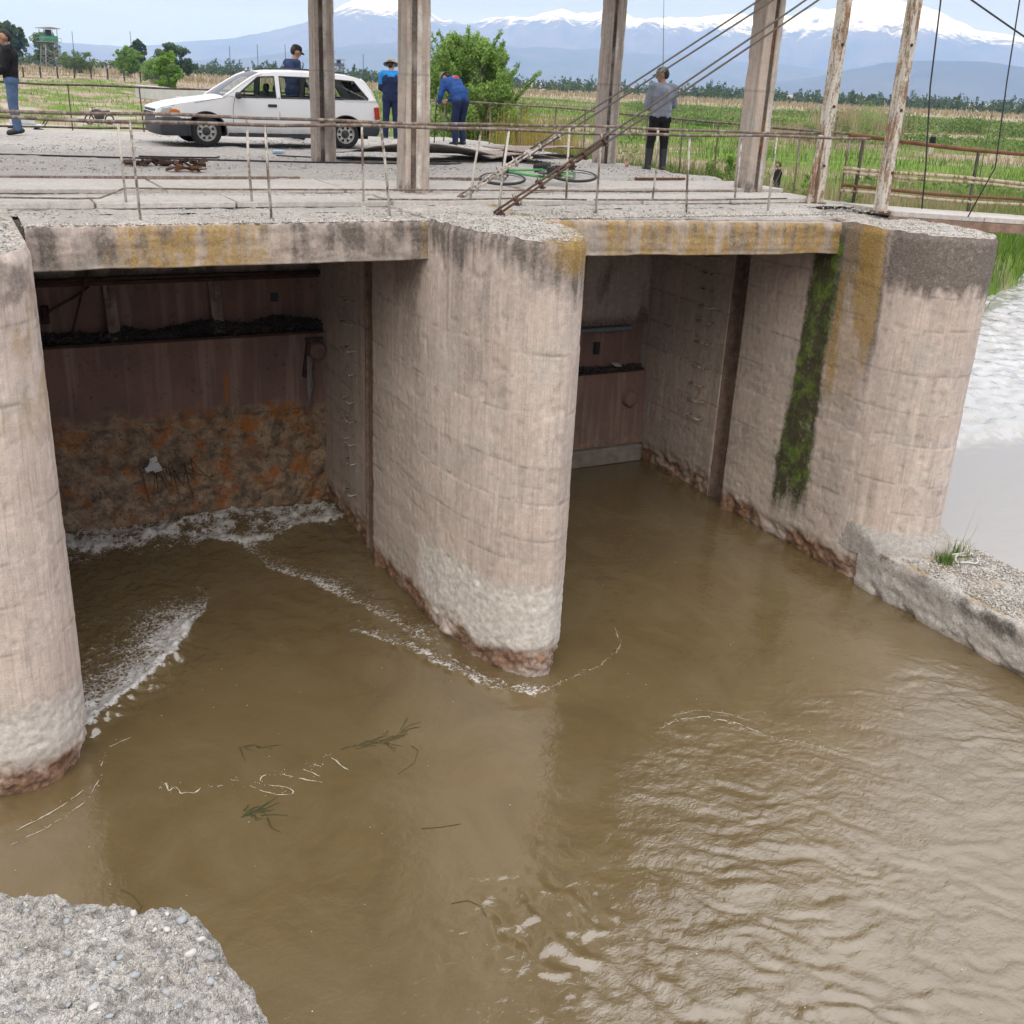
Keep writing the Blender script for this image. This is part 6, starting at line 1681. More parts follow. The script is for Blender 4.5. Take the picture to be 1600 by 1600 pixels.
    # bumpers wrap round
    def bumper(x0, dirn, prof):
        V = []; ph = np.linspace(-1, 1, 33)
        for off, z in prof:
            row = []
            for q in ph:
                yy = q*(.825); back = .64 if dirn > 0 else .40
                edge = max(0, abs(q)-.80)/.20
                xx = x0+dirn*(-off+.10*abs(q)**3*.8)
                row.append((xx, yy*(1 if edge == 0 else 1), z))
            V.append(row)
        # straight sides back to the wheel arch
        V = np.array(V)
        side = np.zeros((len(prof), 1, 3))
        l = V[:, :1].copy(); l[..., 0] = x0+dirn*(.56 if dirn > 0 else .42); r = V[:, -1:].copy(); r[..., 0] = l[..., 0]
        return np.concatenate([l, V, r], 1)
    P = bumper(.02, 1, [(0, .20), (.035, .24), (.05, .32), (.05, .40), (.035, .46), (.02, .49), (0, .52), (-.12, .53)])
    grid_obj('front_bumper', P, black, root, True)
    P = bumper(4.25, -1, [(0, .26), (.04, .30), (.06, .38), (.05, .46), (.02, .50), (-.1, .52)])
    grid_obj('rear_bumper', P, black, root, True)
    MB().box((.03, 0, .605), (.05, 1.05, .10), None, .01).build('grille', black, root)
    MB().box((2.1, 0, .23), (3.9, 1.30, .07)).build('floor_pan', inter, root)
    for x in (1.95, 2.95):
        for s in (-1, 1):
            MB().box((x, s*.36, .50), (.50, .46, .14), None, .04).box((x+.30, s*.36, .78), (.14, .44, .52), rotm(0, .2, 0), .05).box((x+.36, s*.36, 1.10), (.08, .24, .15), rotm(0, .2, 0), .035).build('seat', inter, root)
    MB().box((1.40, 0, .80), (.35, 1.35, .16), None, .05).build('dashboard', inter, root)
    MB().lathe([(.17, -.012), (.185, 0), (.17, .012)], (1.66, -.36, .90), 'x', 20, True, True).build('steering_wheel', black, root)
    MB().tube([(3.55, .3, 1.42), (3.72, .3, 1.86)], [.006, .003], 5).build('aerial', black, root)
    # wheels
    steel = simple('steel_wheel', (.50, .49, .47), .45, .2, .18, 14)
    for wx in (FW, RW):
        for s in (-1, 1):
            w = thing_part = MB()
            y0 = s*.80; d = -s
            tyre = [(WR-.105, 0.0), (WR-.03, .0), (WR-.004, .02), (WR, .05), (WR, .125), (WR-.004, .155), (WR-.03, .175), (WR-.105, .175)]
            wh = MB().lathe([(r, d*h) for r, h in tyre], (wx, y0, .285), 'y', 36).build('wheel', rubber, root)
            rim = MB(); n = 48; Rr = WR-.10
            rim.lathe([(Rr+.012, 0), (Rr+.012, d*.012), (Rr-.012, d*.03)], (wx, y0, .285), 'y', n)
            # disc with eight triangular openings
            for k in range(8):
                a0 = 2*math.pi*k/8; a1 = 2*math.pi*(k+1)/8
                def pt(r, a, h): return (wx+r*math.cos(a), y0+d*h, .285+r*math.sin(a))
                g = .30
                am = (a0+a1)/2
                i0, o0 = a0+.0, a0
                vs = [pt(.075, a0, .03), pt(.075, a1, .03), pt(.10, am-.10, .022), pt(.10, am+.10, .022), pt(.15, a0+.16, .018), pt(.15, a1-.16, .018), pt(Rr-.01, a0, .028), pt(Rr-.01, am, .03), pt(Rr-.01, a1, .028)]
                rim.add(vs, [(0, 2, 4, 6), (0, 1, 3, 2), (1, 8, 5, 3), (6, 4, 7), (4, 5, 7), (5, 8, 7)])
            rim.build('rim', steel, wh)
            MB().lathe([(0, d*-.012), (.055, d*-.010), (.07, d*.01), (.078, d*.03)], (wx, y0, .285), 'y', 18).build('hub', black, wh)
            MB().lathe([(0, d*.06), (Rr, d*.06)], (wx, y0, .285), 'y', 24).build('brake_disc', inter, wh)
car()

# ------------------------------------------------------------------ the bicycle lying on the deck
def bicycle():
    root = thing('bicycle', 'bright green bicycle lying on its side behind the railing', 'bicycle', (7.35, 13.55, .08))
    root.rotation_euler = (R(8), R(-3), R(-9))
    green = simple('green_frame', (.07, .33, .09), .35, 0, .15, 20); blk = simple('bike_black', (.02, .02, .021), .6, 0, .3, 30); chrome = simple('bike_steel', (.45, .45, .46), .3, .8, .15, 30)
    def P(x, y, z=0): return (x, y, z)       # the bicycle lies in its own xy plane
    f, r_ = (-.52, .02), (.52, .02)
    bb, seat, head, headb = (.08, .02), (.20, .44), (-.30, .48), (-.335, .38)
    fr = MB()
    for a, b, q in ((headb, bb, .018), (head, seat, .016), (bb, seat, .015)): fr.tube([P(*a, .06), P(*b, .06)], q, 8)
    for z in (.02, .10): fr.tube([P(*seat, .06), P(*r_, z)], .010, 6).tube([P(*bb, .06), P(*r_, z)], .011, 6)
    fr.tube([P(-.295, .51, .06), P(-.34, .36, .06)], .022, 8)
    fr.build('frame', green, root)
    fk = MB()
    for z in (.015, .105): fk.tube([P(-.345, .34, z), P(-.43, .18, z), P(*f, z)], .012, 6)
    fk.tube([P(-.345, .34, .0), P(-.345, .34, .12)], .014, 6).build('fork', blk, root)
    for c in (f, r_):
        w = MB().lathe([(.30+.020*math.cos(t), .06+.020*math.sin(t)) for t in np.linspace(0, 6.283, 9)[:-1]], (c[0], c[1], 0), 'z', 40, True, True).build('wheel', blk, root)
        MB().lathe([(.276, .05), (.284, .06), (.276, .07), (.270, .06)], (c[0], c[1], 0), 'z', 40, True, True).build('rim', chrome, w)
        sp = MB()
        for k in range(18):
            a = k*math.pi/9; sp.tube([(c[0], c[1], .06+.02*(-1)**k), (c[0]+.275*math.cos(a), c[1]+.275*math.sin(a), .06)], .0016, 4)
        sp.lathe([(.02, .02), (.02, .10)], (c[0], c[1], 0), 'z', 8).build('spokes', chrome, w)
    MB().box((.235, .56, .06), (.26, .06, .13), rotm(0, 0, -.08), .028).tube([P(.20, .44, .06), P(.225, .54, .06)], .013, 6).build('saddle', blk, root)
    hb = MB().tube([P(-.285, .53, .06), P(-.33, .62, .06)], .015, 6).tube([P(-.30, .66, -.22), P(-.33, .63, -.05), P(-.33, .63, .17), P(-.28, .68, .36)], .012, 7)
    hb.build('handlebar', blk, root)
    MB().lathe([(.02, .0), (.095, .0), (.095, .006), (.02, .006)], (bb[0], bb[1], .115), 'z', 24).build('chainring', blk, root)
    for s, z in ((1, .14), (-1, -.02)):
        MB().tube([P(bb[0], bb[1], z), P(bb[0]+s*.02, bb[1]-s*.17, z)], .010, 6).build('crank', chrome, root)
        MB().box((bb[0]+s*.02, bb[1]-s*.17, z+s*.05), (.09, .06, .10), None, .012).build('pedal', blk, root)
    MB().box((.50, .40, .06), (.34, .02, .12), rotm(0, 0, -.05), .006).tube([P(.5, .40, .01), P(*r_, .01)], .006, 5).tube([P(.5, .40, .11), P(*r_, .11)], .006, 5).build('carrier', blk, root)
    # lift so that nothing sinks into the slab
    root.location.z = .075
bicycle()
# ================================================================== people
def capsules(segs):
    """overlapping tapered limbs; a voxel remesh turns them into one skin"""
    mb = MB()
    for (a, b, ra, rb) in segs:
        a, b = Vector(a), Vector(b); n = max(2, int((b-a).length/max(.012, min(ra, rb)*.55))+1)
        for i in range(n):
            t = i/(n-1); r = ra+(rb-ra)*t
            mb.ell(a.lerp(b, t), r, 10, 7)
    return mb
def skinned(name, segs, mat, parent, vox=.012, extra=None, smooth=4):
    mb = capsules(segs)
    if extra: extra(mb)
    me = bpy.data.meshes.new(name); me.from_pydata(mb.v, [], mb.f)
    me.materials.append(mat)
    o = link(bpy.data.objects.new(name, me), parent)
    m = o.modifiers.new('skin', 'REMESH'); m.mode = 'VOXEL'; m.voxel_size = vox; m.use_smooth_shade = True
    s = o.modifiers.new('smooth', 'SMOOTH'); s.factor = .5; s.iterations = smooth
    return o
SKIN = simple('skin', (.36, .20, .13), .55, 0, .12, 12)
HAIR = simple('hair', (.018, .014, .012), .7, 0, .3, 40)
def cloth(name, col, var=.22):
    n = NT(name); p = n.pos(True)
    f = n.ramp(n.noise(p, 9, 5, .65, .5), .3, .7)
    c = n.mix(f, tuple(x*(1-var) for x in col), tuple(min(1, x*(1+var)) for x in col))
    return n.fin(c, .9, 0, n.bump(n.noise(n.scl(p, (1, 1, .45)), 14, 4, .6, .8), .7, .025), Specular_IOR_Level=.15)
def hand(mb_segs, wrist, d, n, s=1.0, curl=.6):
    """palm and five curled fingers; d points along the hand, n out of the back of the hand"""
    w = Vector(wrist); d = Vector(d).normalized(); n = Vector(n); n = (n-d*n.dot(d)).normalized(); x = d.cross(n)
    mb_segs += [(w, w+d*.05*s, .028*s, .032*s), (w+d*.045*s-x*.018*s, w+d*.085*s-x*.02*s, .024*s, .020*s), (w+d*.045*s+x*.018*s, w+d*.085*s+x*.02*s, .024*s, .020*s)]
    for k, (o, l) in enumerate(((-.030, .066), (-.010, .076), (.011, .070), (.031, .054))):
        a = w+d*.088*s+x*o*s
        b = a+(d*math.cos(curl*.5)-n*math.sin(curl*.5))*l*.5*s; c = b+(d*math.cos(curl*1.5)-n*math.sin(curl*1.5))*l*.5*s
        mb_segs += [(a, b, .0095*s, .0088*s), (b, c, .0088*s, .0075*s)]
    a = w+d*.03*s-x*.028*s; b = a+(d*.7-x*.65-n*.2).normalized()*.035*s; c = b+(d*.9-x*.1-n*.5).normalized()*.03*s
    mb_segs += [(a, b, .012*s, .0105*s), (b, c, .0105*s, .0085*s)]
def person(loc, rz, label, J, top, bottom, shoe, head_dir=(0, 1, 0), scale=1.0, hat=None, hair=True, bulk=1.0, hood=None, emblem=None, coat_len=.06, boots=False, top2=None):
    """J: joints in the body's own frame (x right, y forward, z up)"""
    root = thing('person', label, 'person', loc, rz); root.scale = (scale,)*3
    V = {k: Vector(v) for k, v in J.items()}
    ch, nk, hd = V['chest'], V['neck'], V['head']
    hd_f = Vector(head_dir).normalized(); hd_u = (hd-nk).normalized(); hd_r = hd_f.cross(hd_u).normalized(); hd_f = hd_u.cross(hd_r).normalized()
    def H(x, y, z): return hd+hd_r*x+hd_f*y+hd_u*z
    # ---- one continuous body
    seg = [(V['pelvis'], V['waist'], .125, .11), (V['waist'], ch, .11, .135), (ch, nk, .12, .055), (nk, hd-hd_u*.05, .052, .05),
           (V['shl'], V['shr'], .062, .062), (V['hipl'], V['hipr'], .10, .10)]
    for s in 'lr':
        seg += [(V['sh'+s], V['el'+s], .052, .040), (V['el'+s], V['wr'+s], .040, .027), (V['hip'+s], V['kn'+s], .085, .055), (V['kn'+s], V['an'+s], .055, .036), (V['an'+s], V['toe'+s], .038, .032)]
        dd = V['wr'+s]-V['el'+s]
        hand(seg, V['wr'+s], dd, V.get('hn'+s, Vector((1 if s == 'r' else -1, 0, 0))), 1.0, .75)
    # head: skull, jaw, nose, ears, brow
    seg += [(H(0, -.015, .02), H(0, .012, .03), .088, .086), (H(0, .035, -.035), H(0, .045, -.065), .058, .045), (H(0, .095, .012), H(0, .112, -.018), .011, .014), (H(-.03, .083, .028), H(.03, .083, .028), .018, .018),
            (H(-.083, .0, .01), H(-.085, -.01, -.02), .016, .012), (H(.083, .0, .01), H(.085, -.01, -.02), .016, .012), (H(-.022, .080, -.055), H(.022, .080, -.055), .012, .012)]
    skinned('body', seg, SKIN, root, .0085, None, 2)
    eye = MB()
    for s in (-1, 1): eye.ell(H(s*.032, .086, .010), (.010, .010, .008), 8, 6)
    eye.build('eyes', HAIR, root)
    # ---- clothes
    ts = [(V['pelvis'].lerp(V['waist'], .45), V['waist'], .140*bulk, .150*bulk), (V['waist'], ch, .150*bulk, .168*bulk), (ch, ch.lerp(nk, .62), .150*bulk, .085), (V['shl'], V['shr'], .084*bulk, .084*bulk), (V['waist']-Vector((.05, 0, 0)), V['waist']+Vector((.05, 0, 0)), .14*bulk, .14*bulk), (ch-Vector((.06, 0, 0)), ch+Vector((.06, 0, 0)), .145*bulk, .145*bulk)]
    hb_ = V['pelvis'].lerp(V['waist'], .12)
    ts += [(hb_-Vector((.075, 0, 0)), hb_+Vector((.075, 0, 0)), .112*bulk, .112*bulk)]
    for s in 'lr': ts += [(V['sh'+s], V['el'+s], .076*bulk, .060*bulk), (V['el'+s], V['el'+s].lerp(V['wr'+s], .93), .060*bulk, .044*bulk)]
    jk = skinned('jacket', ts, top, root, .014, None, 3)
    if top2:      # differently coloured shoulder yoke
        ys_ = [(ch.lerp(nk, .15), ch.lerp(nk, .62), .160*bulk, .092), (V['shl'], V['shr'], .091*bulk, .091*bulk)]
        for s in 'lr': ys_ += [(V['sh'+s], V['sh'+s].lerp(V['el'+s], .55), .083*bulk, .076*bulk)]
        skinned('yoke', ys_, top2, jk, .014, None, 3)
    bs = [(V['hipl'], V['hipr'], .118, .118), (V['pelvis'], V['waist']*.75+V['pelvis']*.25, .138, .125)]
    for s in 'lr': bs += [(V['hip'+s], V['kn'+s], .105, .078), (V['kn'+s], V['kn'+s].lerp(V['an'+s], .95 if not boots else .55), .078, .066)]
    skinned('trousers', bs, bottom, root, .014, None, 3)
    for s in 'lr':
        a, t = V['an'+s], V['toe'+s]
        sg = [(a+Vector((0, 0, -.01)), t, .052, .043), (a+(a-t)*.30+Vector((0, 0, -.025)), a, .045, .050)]
        if boots: sg += [(a, a.lerp(V['kn'+s], .72), .060, .074)]
        skinned('boot' if boots else 'shoe', sg, shoe, root, .011, None, 2)
    if hat is not None:
        hm_, kind = hat
        mb = MB()
        rot = Matrix((hd_r, hd_f, hd_u)).transposed()
        n = 20
        if kind == 'cap':
            for i in range(7):
                pass
            vs = []; fs = []
            prof = [(1.0, .028), (1.02, .05), (.98, .085), (.80, .118), (.45, .135), (.02, .139)]
            for r_, z_ in prof:
                for j in range(n): a = 2*math.pi*j/n; vs.append(H(.098*r_*math.cos(a), .106*r_*math.sin(a)-.005, z_))
            fs = [(i*n+j, i*n+(j+1) % n, (i+1)*n+(j+1) % n, (i+1)*n+j) for i in range(len(prof)-1) for j in range(n)]
            mb.add(vs, fs, True)
            pk_ = []; 
            for i, rr in enumerate((1.0, 1.35, 1.68)):
                for j in range(9):
                    a = math.pi*(.16+.68*j/8); pk_.append(H(.098*(1+(rr-1)*.35)*math.cos(a), .106*rr*math.sin(a)-.005, .034-.020*(rr-1)))
            up = [p+hd_u*.006 for p in pk_]
            f1 = [(i*9+j, i*9+j+1, (i+1)*9+j+1, (i+1)*9+j) for i in range(2) for j in range(8)]
            mb.add(pk_, f1, True); mb.add(up, [f[::-1] for f in f1], True)
        else:
            vs = []
            prof = [(1.75, .022), (1.70, .030), (1.10, .038), (1.03, .05), (.98, .10), (.78, .135), (.4, .142), (.02, .140)] if kind == 'brim' else [(1.32, .005), (1.28, .014), (1.06, .04), (1.03, .06), (.97, .10), (.78, .13), (.4, .14), (.02, .14)]
            for r_, z_ in prof:
                for j in range(n): a = 2*math.pi*j/n; vs.append(H(.098*r_*math.cos(a), .104*r_*math.sin(a)-.005, z_))
            mb.add(vs, [(i*n+j, i*n+(j+1) % n, (i+1)*n+(j+1) % n, (i+1)*n+j) for i in range(len(prof)-1) for j in range(n)], True)
        mb.build('hat' if kind != 'cap' else 'cap', hm_, root)
    if hair:
        skinned('hair', [(H(0, -.045, .035), H(0, -.03, .055), .082, .078), (H(0, -.065, -.02), H(0, -.06, .01), .055, .07)]+([] if hat is not None else [(H(0, .02, .075), H(0, -.02, .08), .066, .072)]), HAIR, root, .012, None, 2)
    if hood: skinned('hood', [(nk+Vector((-.07, -.05, -.02)), nk+Vector((.07, -.05, -.02)), .058, .058), (nk+Vector((-.08, .02, -.03)), nk+Vector((.08, .02, -.03)), .05, .05)], hood, jk, .014, None, 3)
    if emblem: emblem(V, jk)
    return root
def stand(**kw):
    J = dict(pelvis=(0, 0, .93), waist=(0, .01, 1.08), chest=(0, .0, 1.30), neck=(0, .01, 1.47), head=(0, .035, 1.60),
             shl=(-.175, 0, 1.40), shr=(.175, 0, 1.40), ell=(-.235, -.03, 1.12), elr=(.235, -.03, 1.12), wrl=(-.24, .07, .90), wrr=(.24, .07, .90),
             hipl=(-.09, 0, .90), hipr=(.09, 0, .90), knl=(-.11, .02, .50), knr=(.11, .02, .50), anl=(-.12, -.02, .085), anr=(.12, -.02, .085), toel=(-.135, .13, .04), toer=(.135, .13, .04))
    J.update(kw); return J
blackc = cloth('black_cotton', (.018, .018, .020)); jeans = cloth('blue_denim', (.085, .135, .24)); navy = cloth('navy_cloth', (.020, .030, .075)); grey = cloth('grey_sweat', (.24, .265, .32)); bluej = cloth('blue_jacket', (.028, .075, .24)); sky_blue = cloth('sky_blue_cloth', (.025, .22, .58)); darkblue = cloth('dark_blue_shirt', (.03, .045, .10))
shoem = simple('dark_shoe', (.015, .015, .016), .6, 0, .3, 20); bootm = simple('rubber_boot', (.016, .018, .02), .45, 0, .3, 20)
# man at the left edge: black hoodie, jeans; seen from his right side, facing left
person((1.40, 22.3, .05), R(80), 'man in black hoodie and blue jeans standing at the left edge', stand(ell=(-.22, .06, 1.13), elr=(.22, .06, 1.13), wrl=(-.10, .20, 1.02), wrr=(.10, .20, 1.02), toel=(-.14, .13, .04), toer=(.12, .15, .04)), blackc, jeans, shoem, (0, 1, 0), 1.0, hood=blackc)
# man behind the car, looking down to the right
person((6.55, 22.55, .05), R(-75), 'man in black cap and dark blue shirt standing behind the white car', stand(head=(0, .10, 1.60), neck=(0, .05, 1.47), ell=(-.24, .02, 1.14), elr=(.24, .02, 1.14), wrl=(-.18, .22, 1.0), wrr=(.18, .22, 1.0)), darkblue, navy, shoem, (0, .9, -.35), 1.02, hat=(blackc, 'cap'))
# man half hidden by the column: sky-blue yoke, navy coverall, straw hat
straw = simple('straw', (.30, .27, .20), .8, 0, .2, 40)
person((8.92, 23.3, .0), R(-20), 'person in blue and navy jacket with brimmed hat half hidden by the column', stand(ell=(-.23, .05, 1.13), elr=(.23, .05, 1.13), wrl=(-.12, .24, 1.05), wrr=(.12, .24, 1.05), head=(0, .06, 1.60)), navy, navy, shoem, (.3, 1, -.25), .96, hat=(straw, 'brim'), top2=sky_blue, bulk=1.10)
# stooping man with the emblem on his back
def emblem(V, jk):
    red = simple('emblem_red', (.40, .03, .05), .8, 0, .1, 30); ring = simple('emblem_rim', (.42, .16, .22), .8, 0, .1, 30)
    a = (V['neck']-V['waist']).normalized(); c = V['waist'].lerp(V['neck'], .64); nrm = Vector((0, -a.z, a.y)).normalized() if True else None
    nrm = Vector((1, 0, 0)).cross(a).normalized()
    if nrm.z < 0: nrm = -nrm
    x = Vector((1, 0, 0))
    for r, o, m_, nm in ((1.0, .200, ring, 'emblem'), (.78, .2035, red, 'emblem_centre')):
        n = 28; vs = []
        for rr, h in ((r, -.03), (r, .0), (.02, .002)):
            for j in range(n):
                t = 2*math.pi*j/n; vs.append(c+x*.085*rr*math.cos(t)+a*.052*rr*math.sin(t)+nrm*(o+h-.012*(rr*math.cos(t))**2))
        mb = MB().add(vs, [(i*n+j, i*n+(j+1) % n, (i+1)*n+(j+1) % n, (i+1)*n+j) for i in range(2) for j in range(n)], True)
        mb.build(nm, m_, jk)
Jb = stand(pelvis=(0, -.06, .91), waist=(0, .0, 1.06), chest=(0, .20, 1.21), neck=(0, .35, 1.29), head=(0, .47, 1.33), shl=(-.175, .28, 1.26), shr=(.175, .28, 1.26),
           ell=(-.29, .26, 1.00), elr=(.27, .30, 1.02), wrl=(-.20, .42, .86), wrr=(.10, .48, .90), hipl=(-.09, -.06, .88), hipr=(.09, -.06, .88), knl=(-.10, .02, .48), knr=(.10, .02, .48), anl=(-.10, -.04, .085), anr=(.10, -.04, .085), toel=(-.11, .11, .04), toer=(.11, .11, .04))
person((9.98, 22.1, .0), R(14), 'stooping man in blue jacket with a red emblem on his back', Jb, bluej, navy, shoem, (-.15, .55, -.85), 1.0, hat=(simple('khaki_hat', (.13, .12, .075), .8, 0, .2, 30), 'bucket'), emblem=emblem, bulk=1.12)
tag(MB().tube([(9.60, 22.5, .0), (9.66, 22.55, .95)], .011, 6).build('walking_stick', shoem), 'thin dark stick held down to the ground by the stooping man', 'stick')
# grey sweatshirt, fishing
Jg = stand(ell=(-.25, .06, 1.13), elr=(.26, .05, 1.14), wrl=(-.10, .26, 1.06), wrr=(.14, .29, 1.12), knl=(-.13, .03, .50), knr=(.11, .0, .50), anl=(-.17, -.02, .085), anr=(.10, -.05, .085), toel=(-.21, .12, .04), toer=(.14, .10, .04), head=(-.01, .05, 1.60))
camo = NT('camo'); cp = camo.pos(True); camo = camo.fin(camo.mix(camo.ramp(camo.noise(cp, 26, 2), .48, .52), (.035, .045, .03), camo.mix(camo.ramp(camo.noise(cp, 33, 2), .52, .56), (.30, .31, .26), (.09, .10, .06))), .85)
person((11.06, 16.2, -.02), R(-12), 'man in grey sweatshirt, black trousers and boots fishing from the deck edge', Jg, grey, blackc, bootm, (-.75, .66, 0), .975, hat=(camo, 'cap'), boots=True, bulk=1.08)
tag(MB().tube([(11.24, 16.42, 1.00), (11.27, 16.55, 1.6), (11.30, 16.8, 3.0)], [.010, .006, .003], 6).build('fishing_rod', simple('rod', (.03, .035, .05), .4)), 'thin upright fishing rod held by the man in grey', 'fishing rod')
# two far figures
px, py, _ = pol(40.35, 46)
person((px, py, gz(px, py)), R(40), 'distant dark figure standing in the grass below the slotted column', stand(wrr=(.16, .28, 1.05), elr=(.24, .08, 1.14)), blackc, navy, shoem, (0, 1, -.3), 1.0)
px, py, _ = pol(47.25, 98)
person((px, py, gz(px, py)), R(170), 'far figure in dark top and pale trousers on the green bank', stand(), blackc, cloth('pale_cloth', (.5, .48, .45)), shoem, (0, 1, 0), 1.0)
# ================================================================== things far out on the plain
M['greenpaint'] = simple('tower_green', (.035, .20, .10), .6, 0, .25, 1.0)
M['tower_leg'] = simple('tower_timber', (.26, .25, .24), .85, 0, .25, 1.0)
M['tower_roof'] = simple('tower_roof', (.33, .25, .23), .8, 0, .2, 1.0)
def tower(az, D, h, w, label, cabin):
    x, y, _ = pol(az, D); z = gz(x, y)
    root = thing('watchtower', label, 'watchtower', (x, y, z), R(20-az))
    hc = h*.66
    for sx in (-1, 1):
        for sy in (-1, 1):
            MB().tube([(sx*w*.62, sy*w*.62, -.3), (sx*w*.42, sy*w*.42, hc)], .16*h/14, 6).build('leg', M['tower_leg'], root)
    b = MB()
    for k in range(4):
        z0, z1 = hc*k/4, hc*(k+1)/4; w0, w1 = w*(.62-.05*k), w*(.62-.05*(k+1))
        for sx, sy, ex, ey in ((-1, -1, 1, -1), (1, -1, 1, 1), (1, 1, -1, 1), (-1, 1, -1, -1)):
            b.tube([(sx*w0, sy*w0, z0), (ex*w1, ey*w1, z1)], .07*h/14, 4).tube([(ex*w0, ey*w0, z0), (sx*w1, sy*w1, z1)], .07*h/14, 4)
    b.build('bracing', M['tower_leg'], root)
    MB().box((0, 0, hc), (w*1.35, w*1.35, .18), None, .02).build('platform', M['tower_leg'], root)
    MB().box((0, 0, hc+h*.075), (w*1.0, w*1.0, h*.13), None, .02).build('cabin', cabin, root)
    for sx in (-1, 1):
        for sy in (-1, 1): MB().box((sx*w*.47, sy*w*.47, hc+h*.21), (.14, .14, h*.16)).build('corner_post', cabin, root)
    MB().box((0, 0, hc+h*.21), (w*.35, w*.35, h*.15)).build('cabin_core', simple('cabin_dark', (.03, .04, .04), .6), root)
    MB().box((0, 0, hc+h*.31), (w*1.35, w*1.35, .16), None, .03).prism([(-w*.7, hc+h*.315), (w*.7, hc+h*.315), (0, hc+h*.345)], -w*.7, w*.7).build('roof', M['tower_roof'], root)
    r_ = MB()
    for s in (-1, 1):
        r_.tube([(-w*.66, s*w*.66, hc+h*.09), (w*.66, s*w*.66, hc+h*.09)], .06, 4).tube([(s*w*.66, -w*.66, hc+h*.09), (s*w*.66, w*.66, hc+h*.09)], .06, 4)
        for q in (-1, 0, 1): r_.tube([(q*w*.66, s*w*.66, hc), (q*w*.66, s*w*.66, hc+h*.09)], .05, 4)
    r_.build('guard_rail', M['tower_leg'], root)
tower(5.35, 400, 12.6, 4.3, 'green-cabined lattice watchtower above the trees at far left', M['greenpaint'])
tower(18.42, 620, 10.5, 4.6, 'distant dark watchtower showing just over the car roof', simple('tower_dark', (.06, .075, .07), .7, 0, .2, 1))
# wire fence posts in the left field, each on its own
i = 0
for az in np.linspace(3.4, 9.9, 10):
    x, y, _ = pol(az, 235+4*math.sin(az)); z = gz(x, y)
    lab = ['leftmost dark fence post in the left field', 'second dark fence post from the left in the field', 'third dark fence post from the left in the field', 'dark fence post under the watchtower', 'fifth dark fence post from the left in the field', 'sixth dark fence post from the left in the field', 'seventh dark fence post from the left in the field', 'eighth dark fence post from the left in the field', 'ninth dark fence post from the left in the field', 'rightmost dark fence post, beside the young tree'][i]
    tag(MB().box((x, y, z+.95), (.26, .26, 2.1), rotm(random.gauss(0, .02), random.gauss(0, .02), 0), .02).build('fence_post', simple('post_dark', (.035, .033, .032), .8) if i == 0 else bpy.data.materials['post_dark']), lab, 'fence post', 'fence posts in the left field'); i += 1
P = [pol(a, 235+4*math.sin(a)) for a in np.linspace(3.0, 10.4, 24)]
fw = MB()
for h in (.6, 1.2, 1.8): fw.tube([(x, y, gz(x, y)+h) for x, y, _ in P], .012, 4)
tag(fw.build('fence_wire', M['wire']), 'thin fence wire strung between the dark field posts', 'fence')
POLES = [(14.6, 420, 12, 'slim utility pole left of the man in the cap'), (15.9, 420, 12.5, 'slim leaning utility pole right beside the man in the cap'), (19.6, 440, 11, 'slim utility pole above the rear of the car'), (13.3, 300, 9, 'dark pole standing in the dry field left of the car roof'),
         (6.35, 260, 8.6, 'pale thin pole just right of the green watchtower'), (8.9, 500, 15, 'tall faint mast over the far trees'), (37.2, 80, 3.6, 'short leaning post in the dry field left of the slotted column'), (30.6, 60, 2.6, 'leaning stake beside the yellow reeds'), (49.6, 70, 4.4, 'leaning dark post at the far right of the field')]
for az, D, h, lab in POLES:
    x, y, _ = pol(az, D); z = gz(x, y)
    tag(MB().tube([(x, y, z-.5), (x+random.gauss(0, .012)*h, y, z+h)], [D*.00030, D*.00022], 6).build('utility_pole', bpy.data.materials['post_dark']), lab, 'pole')
# pale concrete road and abutment wall crossing the left field
def slabline(name, lab, a, b, w, h, mat, cat, kind=None):
    a, b = Vector(a), Vector(b); d = b-a; m = (a+b)/2
    o = MB().box(m, (d.length, w, h), rotm(0, 0, math.atan2(d.y, d.x)), .05).build(name, mat)
    return tag(o, lab, cat, None, kind)
pc = simple('pale_concrete', (.46, .45, .44), .9, 0, .15, .6)
a = pol(9.0, 128); b = pol(15.5, 96)
slabline('parapet_wall', 'long pale concrete parapet in the field left of the car', (a[0], a[1], -1.3), (b[0], b[1], -1.55), .5, 1.3, pc, 'wall')
a = pol(10.8, 104); b = pol(16, 84)
slabline('parapet_wall', 'lower pale concrete parapet nearer the car bonnet', (a[0], a[1], -1.55), (b[0], b[1], -1.65), .5, .8, pc, 'wall')
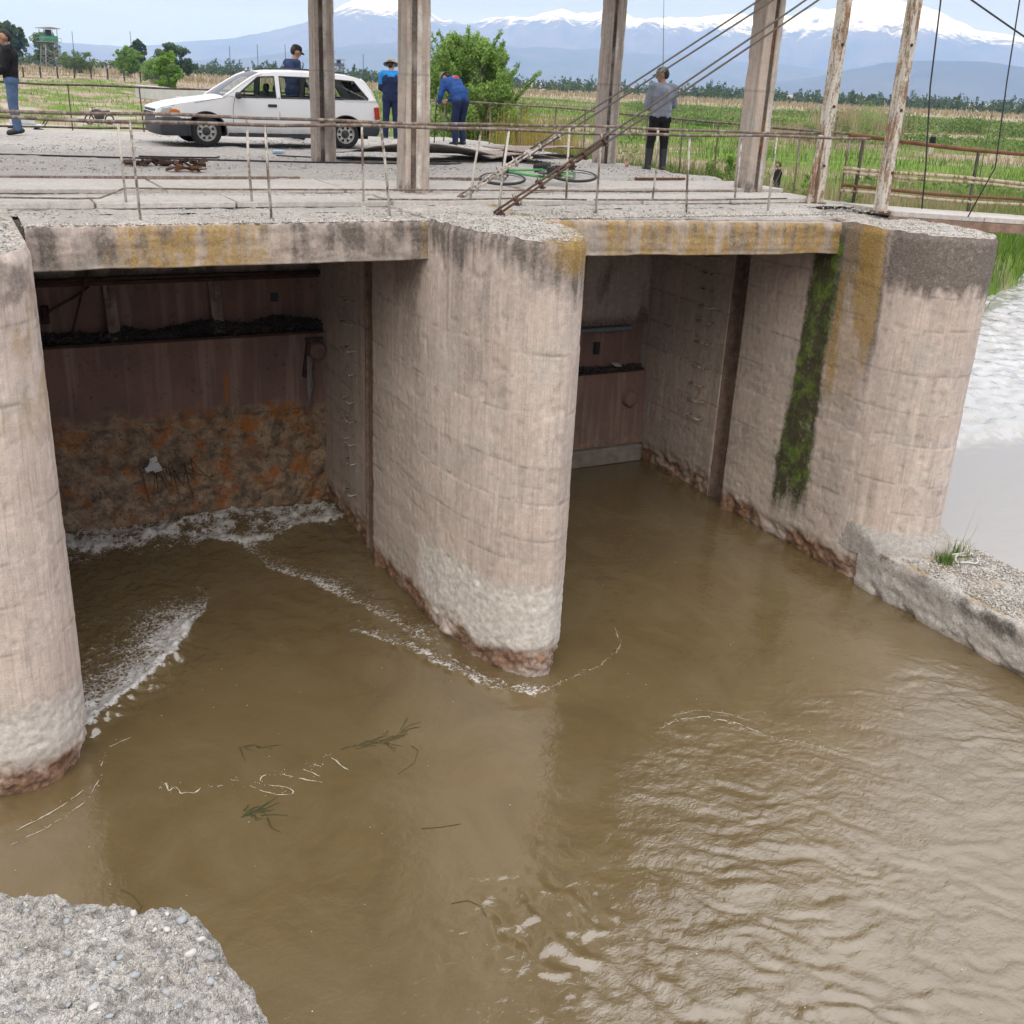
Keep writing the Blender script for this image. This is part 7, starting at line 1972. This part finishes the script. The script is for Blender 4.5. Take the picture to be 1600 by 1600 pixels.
# handcart with pale load beside the man in the hoodie, and a parked motorcycle beyond
x, y, _ = pol(3.95, 60); z = gz(x, y)
ct = thing('handcart', 'pale flat cart with small black wheels beside the man in the hoodie', 'cart', (x, y, z), .1)
pale = simple('cart_pale', (.50, .50, .53), .6, 0, .2, 3); dk_ = simple('cart_dark', (.03, .03, .035), .7, 0, .2, 3)
MB().box((0, 0, .62), (1.6, .8, .10), None, .02).box((-.1, 0, .80), (1.1, .7, .26), None, .05, .02).build('bed', pale, ct)
for sx in (-.6, .6):
    for s in (-1, 1): MB().lathe([(.20, -.05), (.26, -.04), (.26, .04), (.20, .05), (.06, .03), (.06, -.03)], (sx, s*.42, .26), 'y', 16, True, True).build('wheel', dk_, ct)
MB().tube([(.8, -.3, .6), (1.15, -.3, 1.05), (1.15, .3, 1.05), (.8, .3, .6)], .025, 6).build('push_handle', dk_, ct)
x, y, _ = pol(7.2, 78); z = gz(x, y)
mc = thing('motorcycle', 'dark motorcycle parked on the track beyond the left railing', 'motorcycle', (x, y, z), .25)
for s in (-.65, .65): MB().lathe([(.24, -.05), (.31, -.04), (.31, .04), (.24, .05)], (s, 0, .31), 'y', 20, True, True).build('wheel', dk_, mc)
MB().box((0, 0, .50), (.62, .26, .34), None, .08).ell((-.15, 0, .80), (.30, .15, .14)).build('engine_tank', dk_, mc)
MB().box((.38, 0, .80), (.62, .24, .10), rotm(0, -.08, 0), .04).build('saddle', dk_, mc)
MB().tube([(-.65, 0, .31), (-.42, 0, .95), (-.38, 0, 1.02)], .035, 6).tube([(-.34, -.36, 1.06), (-.40, 0, 1.02), (-.34, .36, 1.06)], .018, 6).build('fork', M['cable'], mc)
MB().ell((-.52, 0, .88), (.08, .09, .09)).build('headlamp', pale, mc)
# small things by the footbridge
tag(MB().box((14.1, 13.2, -.9), (.5, .4, .9), rotm(.2, 0, .4), .08, .05).build('dark_crate', dk_), 'dark crate half hidden in the bank weeds right of the poles', 'crate')
cp_ = MB().lathe([(0, 0), (.032, 0), (.040, .10), (.036, .10), (.030, .01)], (0, 0, 0), 'z', 14).build('paper_cup', simple('cup_pink', (.55, .28, .27), .6, 0, .3, 30)); cp_.location = (9.1, 22.0, .03)
tag(cp_, 'small pink and white cup on the deck left of the stooping man', 'cup')
cp_ = MB().lathe([(0, 0), (.030, 0), (.036, .10), (.032, .10), (.028, .01)], (0, 0, 0), 'z', 14).build('paper_cup', bpy.data.materials['cup_pink']); cp_.location = (10.72, 16.6, .03)
tag(cp_, 'small pink cup on the gravel beside the boots of the man in grey', 'cup')
